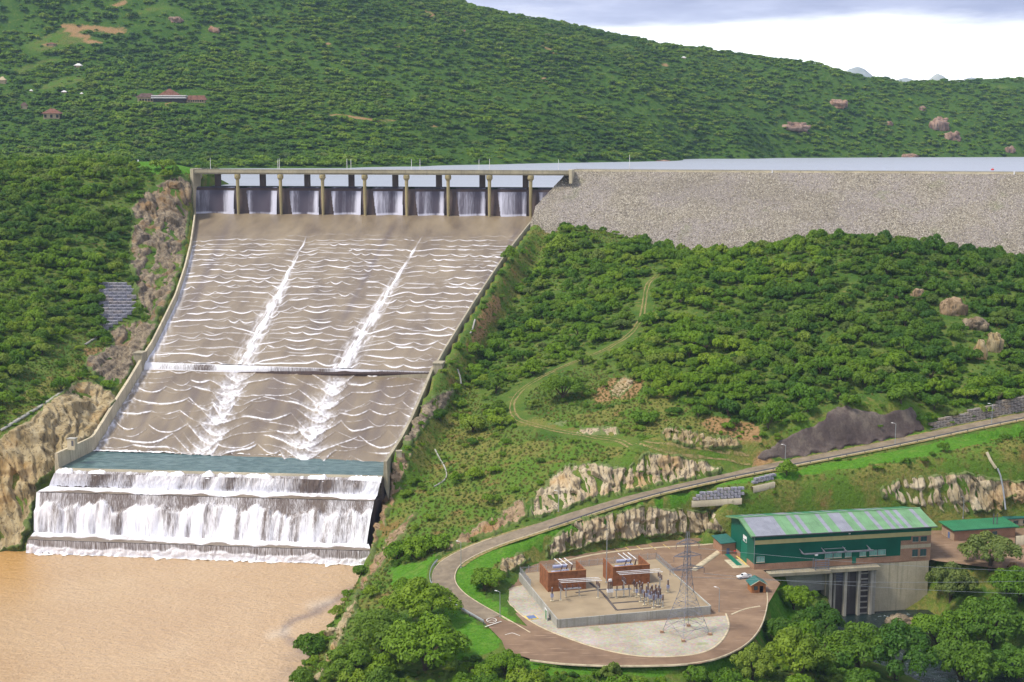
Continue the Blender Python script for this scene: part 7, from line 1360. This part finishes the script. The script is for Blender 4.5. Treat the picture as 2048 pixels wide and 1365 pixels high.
# woods on the far hills
ax_, ay_ = jitter_grid(-1450, 1800, 1480, 3300, 9.0); az_ = fhz(ax_, ay_); P4 = np.stack([ax_, ay_, az_], 1); q1, q2 = project(P4); ok = in_view(q1, q2, 220) & (az_ > 1.5) & (q2 > -160); P4, q1, q2 = P4[ok], q1[ok], q2[ok]
cl = np.maximum(pm(F_CLEAR, q1, q2, 5)*.86, pm(F_SOIL, q1, q2, 3)); g1_ = fbm(P4[:, 0]/190, P4[:, 1]/150, 3, 4); g2_ = fbm(P4[:, 0]/45, P4[:, 1]/45, 13, 3); den = np.clip(.50 + .9*smooth(-.36, .0, g1_ + .45*g2_), 0, 1); den = den*np.where(q1 > 1450, .72, 1.0)
for hx, hy, w_, h_ in ((338, 192, 75, 12), (103, 230, 22, 10), (48, 212, 10, 8), (156, 132, 12, 6), (4, 162, 14, 9), (128, 186, 8, 4), (102, 90, 14, 5), (1368, 116, 7, 4), (352, 38, 12, 9), (428, 58, 12, 8), (1675, 205, 19, 12), (1590, 252, 30, 11), (1880, 245, 20, 18), (1905, 270, 16, 11), (1820, 313, 18, 8), (2020, 298, 10, 9), (62, 184, 5, 4), (163, 190, 5, 4), (268, 192, 6, 5)):
    cl = np.maximum(cl, ((np.abs(q1-hx) < w_) & (q2 > hy-h_) & (q2 < hy+h_*.9))*1.0)
    cl = np.maximum(cl, ((np.abs(q1-hx) < w_) & (q2 >= hy+h_*.9) & (q2 < hy+h_*.9+6))*.75)
kp = rv.uniform(0, 1, len(P4)) < den*(1-.93*cl); P4, cl = P4[kp], cl[kp]; n4 = len(P4); s4 = (2.6 + 8.5*rv.uniform(0, 1, n4)**2.0)*np.where(cl > .4, .5, 1)*(1+.25*fbm(P4[:, 0]/70, P4[:, 1]/70, 9, 2))
scatter('far_woods', P4-[0, 0, .6], np.stack([s4, s4, s4*rv.uniform(.7, 1.1, n4)], 1), np.stack([np.zeros(n4), np.zeros(n4), rv.uniform(0, 6.28, n4)], 1), rv.integers(0, len(FARB), n4), FAR_C, 'dense woods covering the far hillside')
# loose stones over the dam face, one mass
def stone_mesh(seed):
    g = np.random.default_rng(seed); n, m = 4, 6; th, ph = np.meshgrid(np.linspace(.25, math.pi-.25, n), np.linspace(0, 2*math.pi, m, endpoint=False), indexing='ij'); D = np.stack([np.sin(th)*np.cos(ph), np.sin(th)*np.sin(ph), np.cos(th)], -1)*g.uniform(.65, 1.15, (n, m, 1)); f = [tuple(q) for q in grid_faces(n, m, True)] + [tuple(range(m-1, -1, -1)), tuple((n-1)*m+j for j in range(m))]
    return mesh_np('stone', D.reshape(-1, 3)*[1, .8, .6], f, M['riprap_stone'])
STONE_C = proto_coll('stone_proto', [stone_mesh(i) for i in range(5)])
sidx = rv.integers(0, 66*329, 26000); ri, ci_ = sidx // 329 + 2, sidx % 329; f1, f2 = rv.uniform(0, 1, (2, len(sidx))); PP_ = damP[ri-1, ci_]*(1-f1)[:, None] + damP[ri, ci_]*f1[:, None]; PP_ = PP_ + (damP[ri, np.minimum(ci_+1, 329)]-damP[ri, ci_])*f2[:, None]; n5 = len(PP_); s5 = .28 + .55*rv.uniform(0, 1, n5)**2
o = scatter('riprap_stones', PP_ + [0, 0, .1], np.stack([s5, s5, s5], 1), rv.uniform(0, 6.28, (n5, 3)), rv.integers(0, 5, n5), STONE_C, 'loose rockfill stones on the dam face')
o.parent = dam
# ------------------------------------------------------------------ air: one even haze over the valley
t = bpy.data.materials.new('haze'); t.use_nodes = True; nt = t.node_tree; nt.nodes.clear(); ou = nt.nodes.new('ShaderNodeOutputMaterial'); pv = nt.nodes.new('ShaderNodeVolumePrincipled'); pv.inputs['Color'].default_value = (.50, .72, 1.0, 1); pv.inputs['Density'].default_value = HAZE; pv.inputs['Anisotropy'].default_value = .2; nt.links.new(pv.outputs[0], ou.inputs['Volume'])
MB().box(-4600, -150, -150, 5200, 9800, 640).build('haze', t, None, kind='stuff', label='thin blue haze filling the valley air')
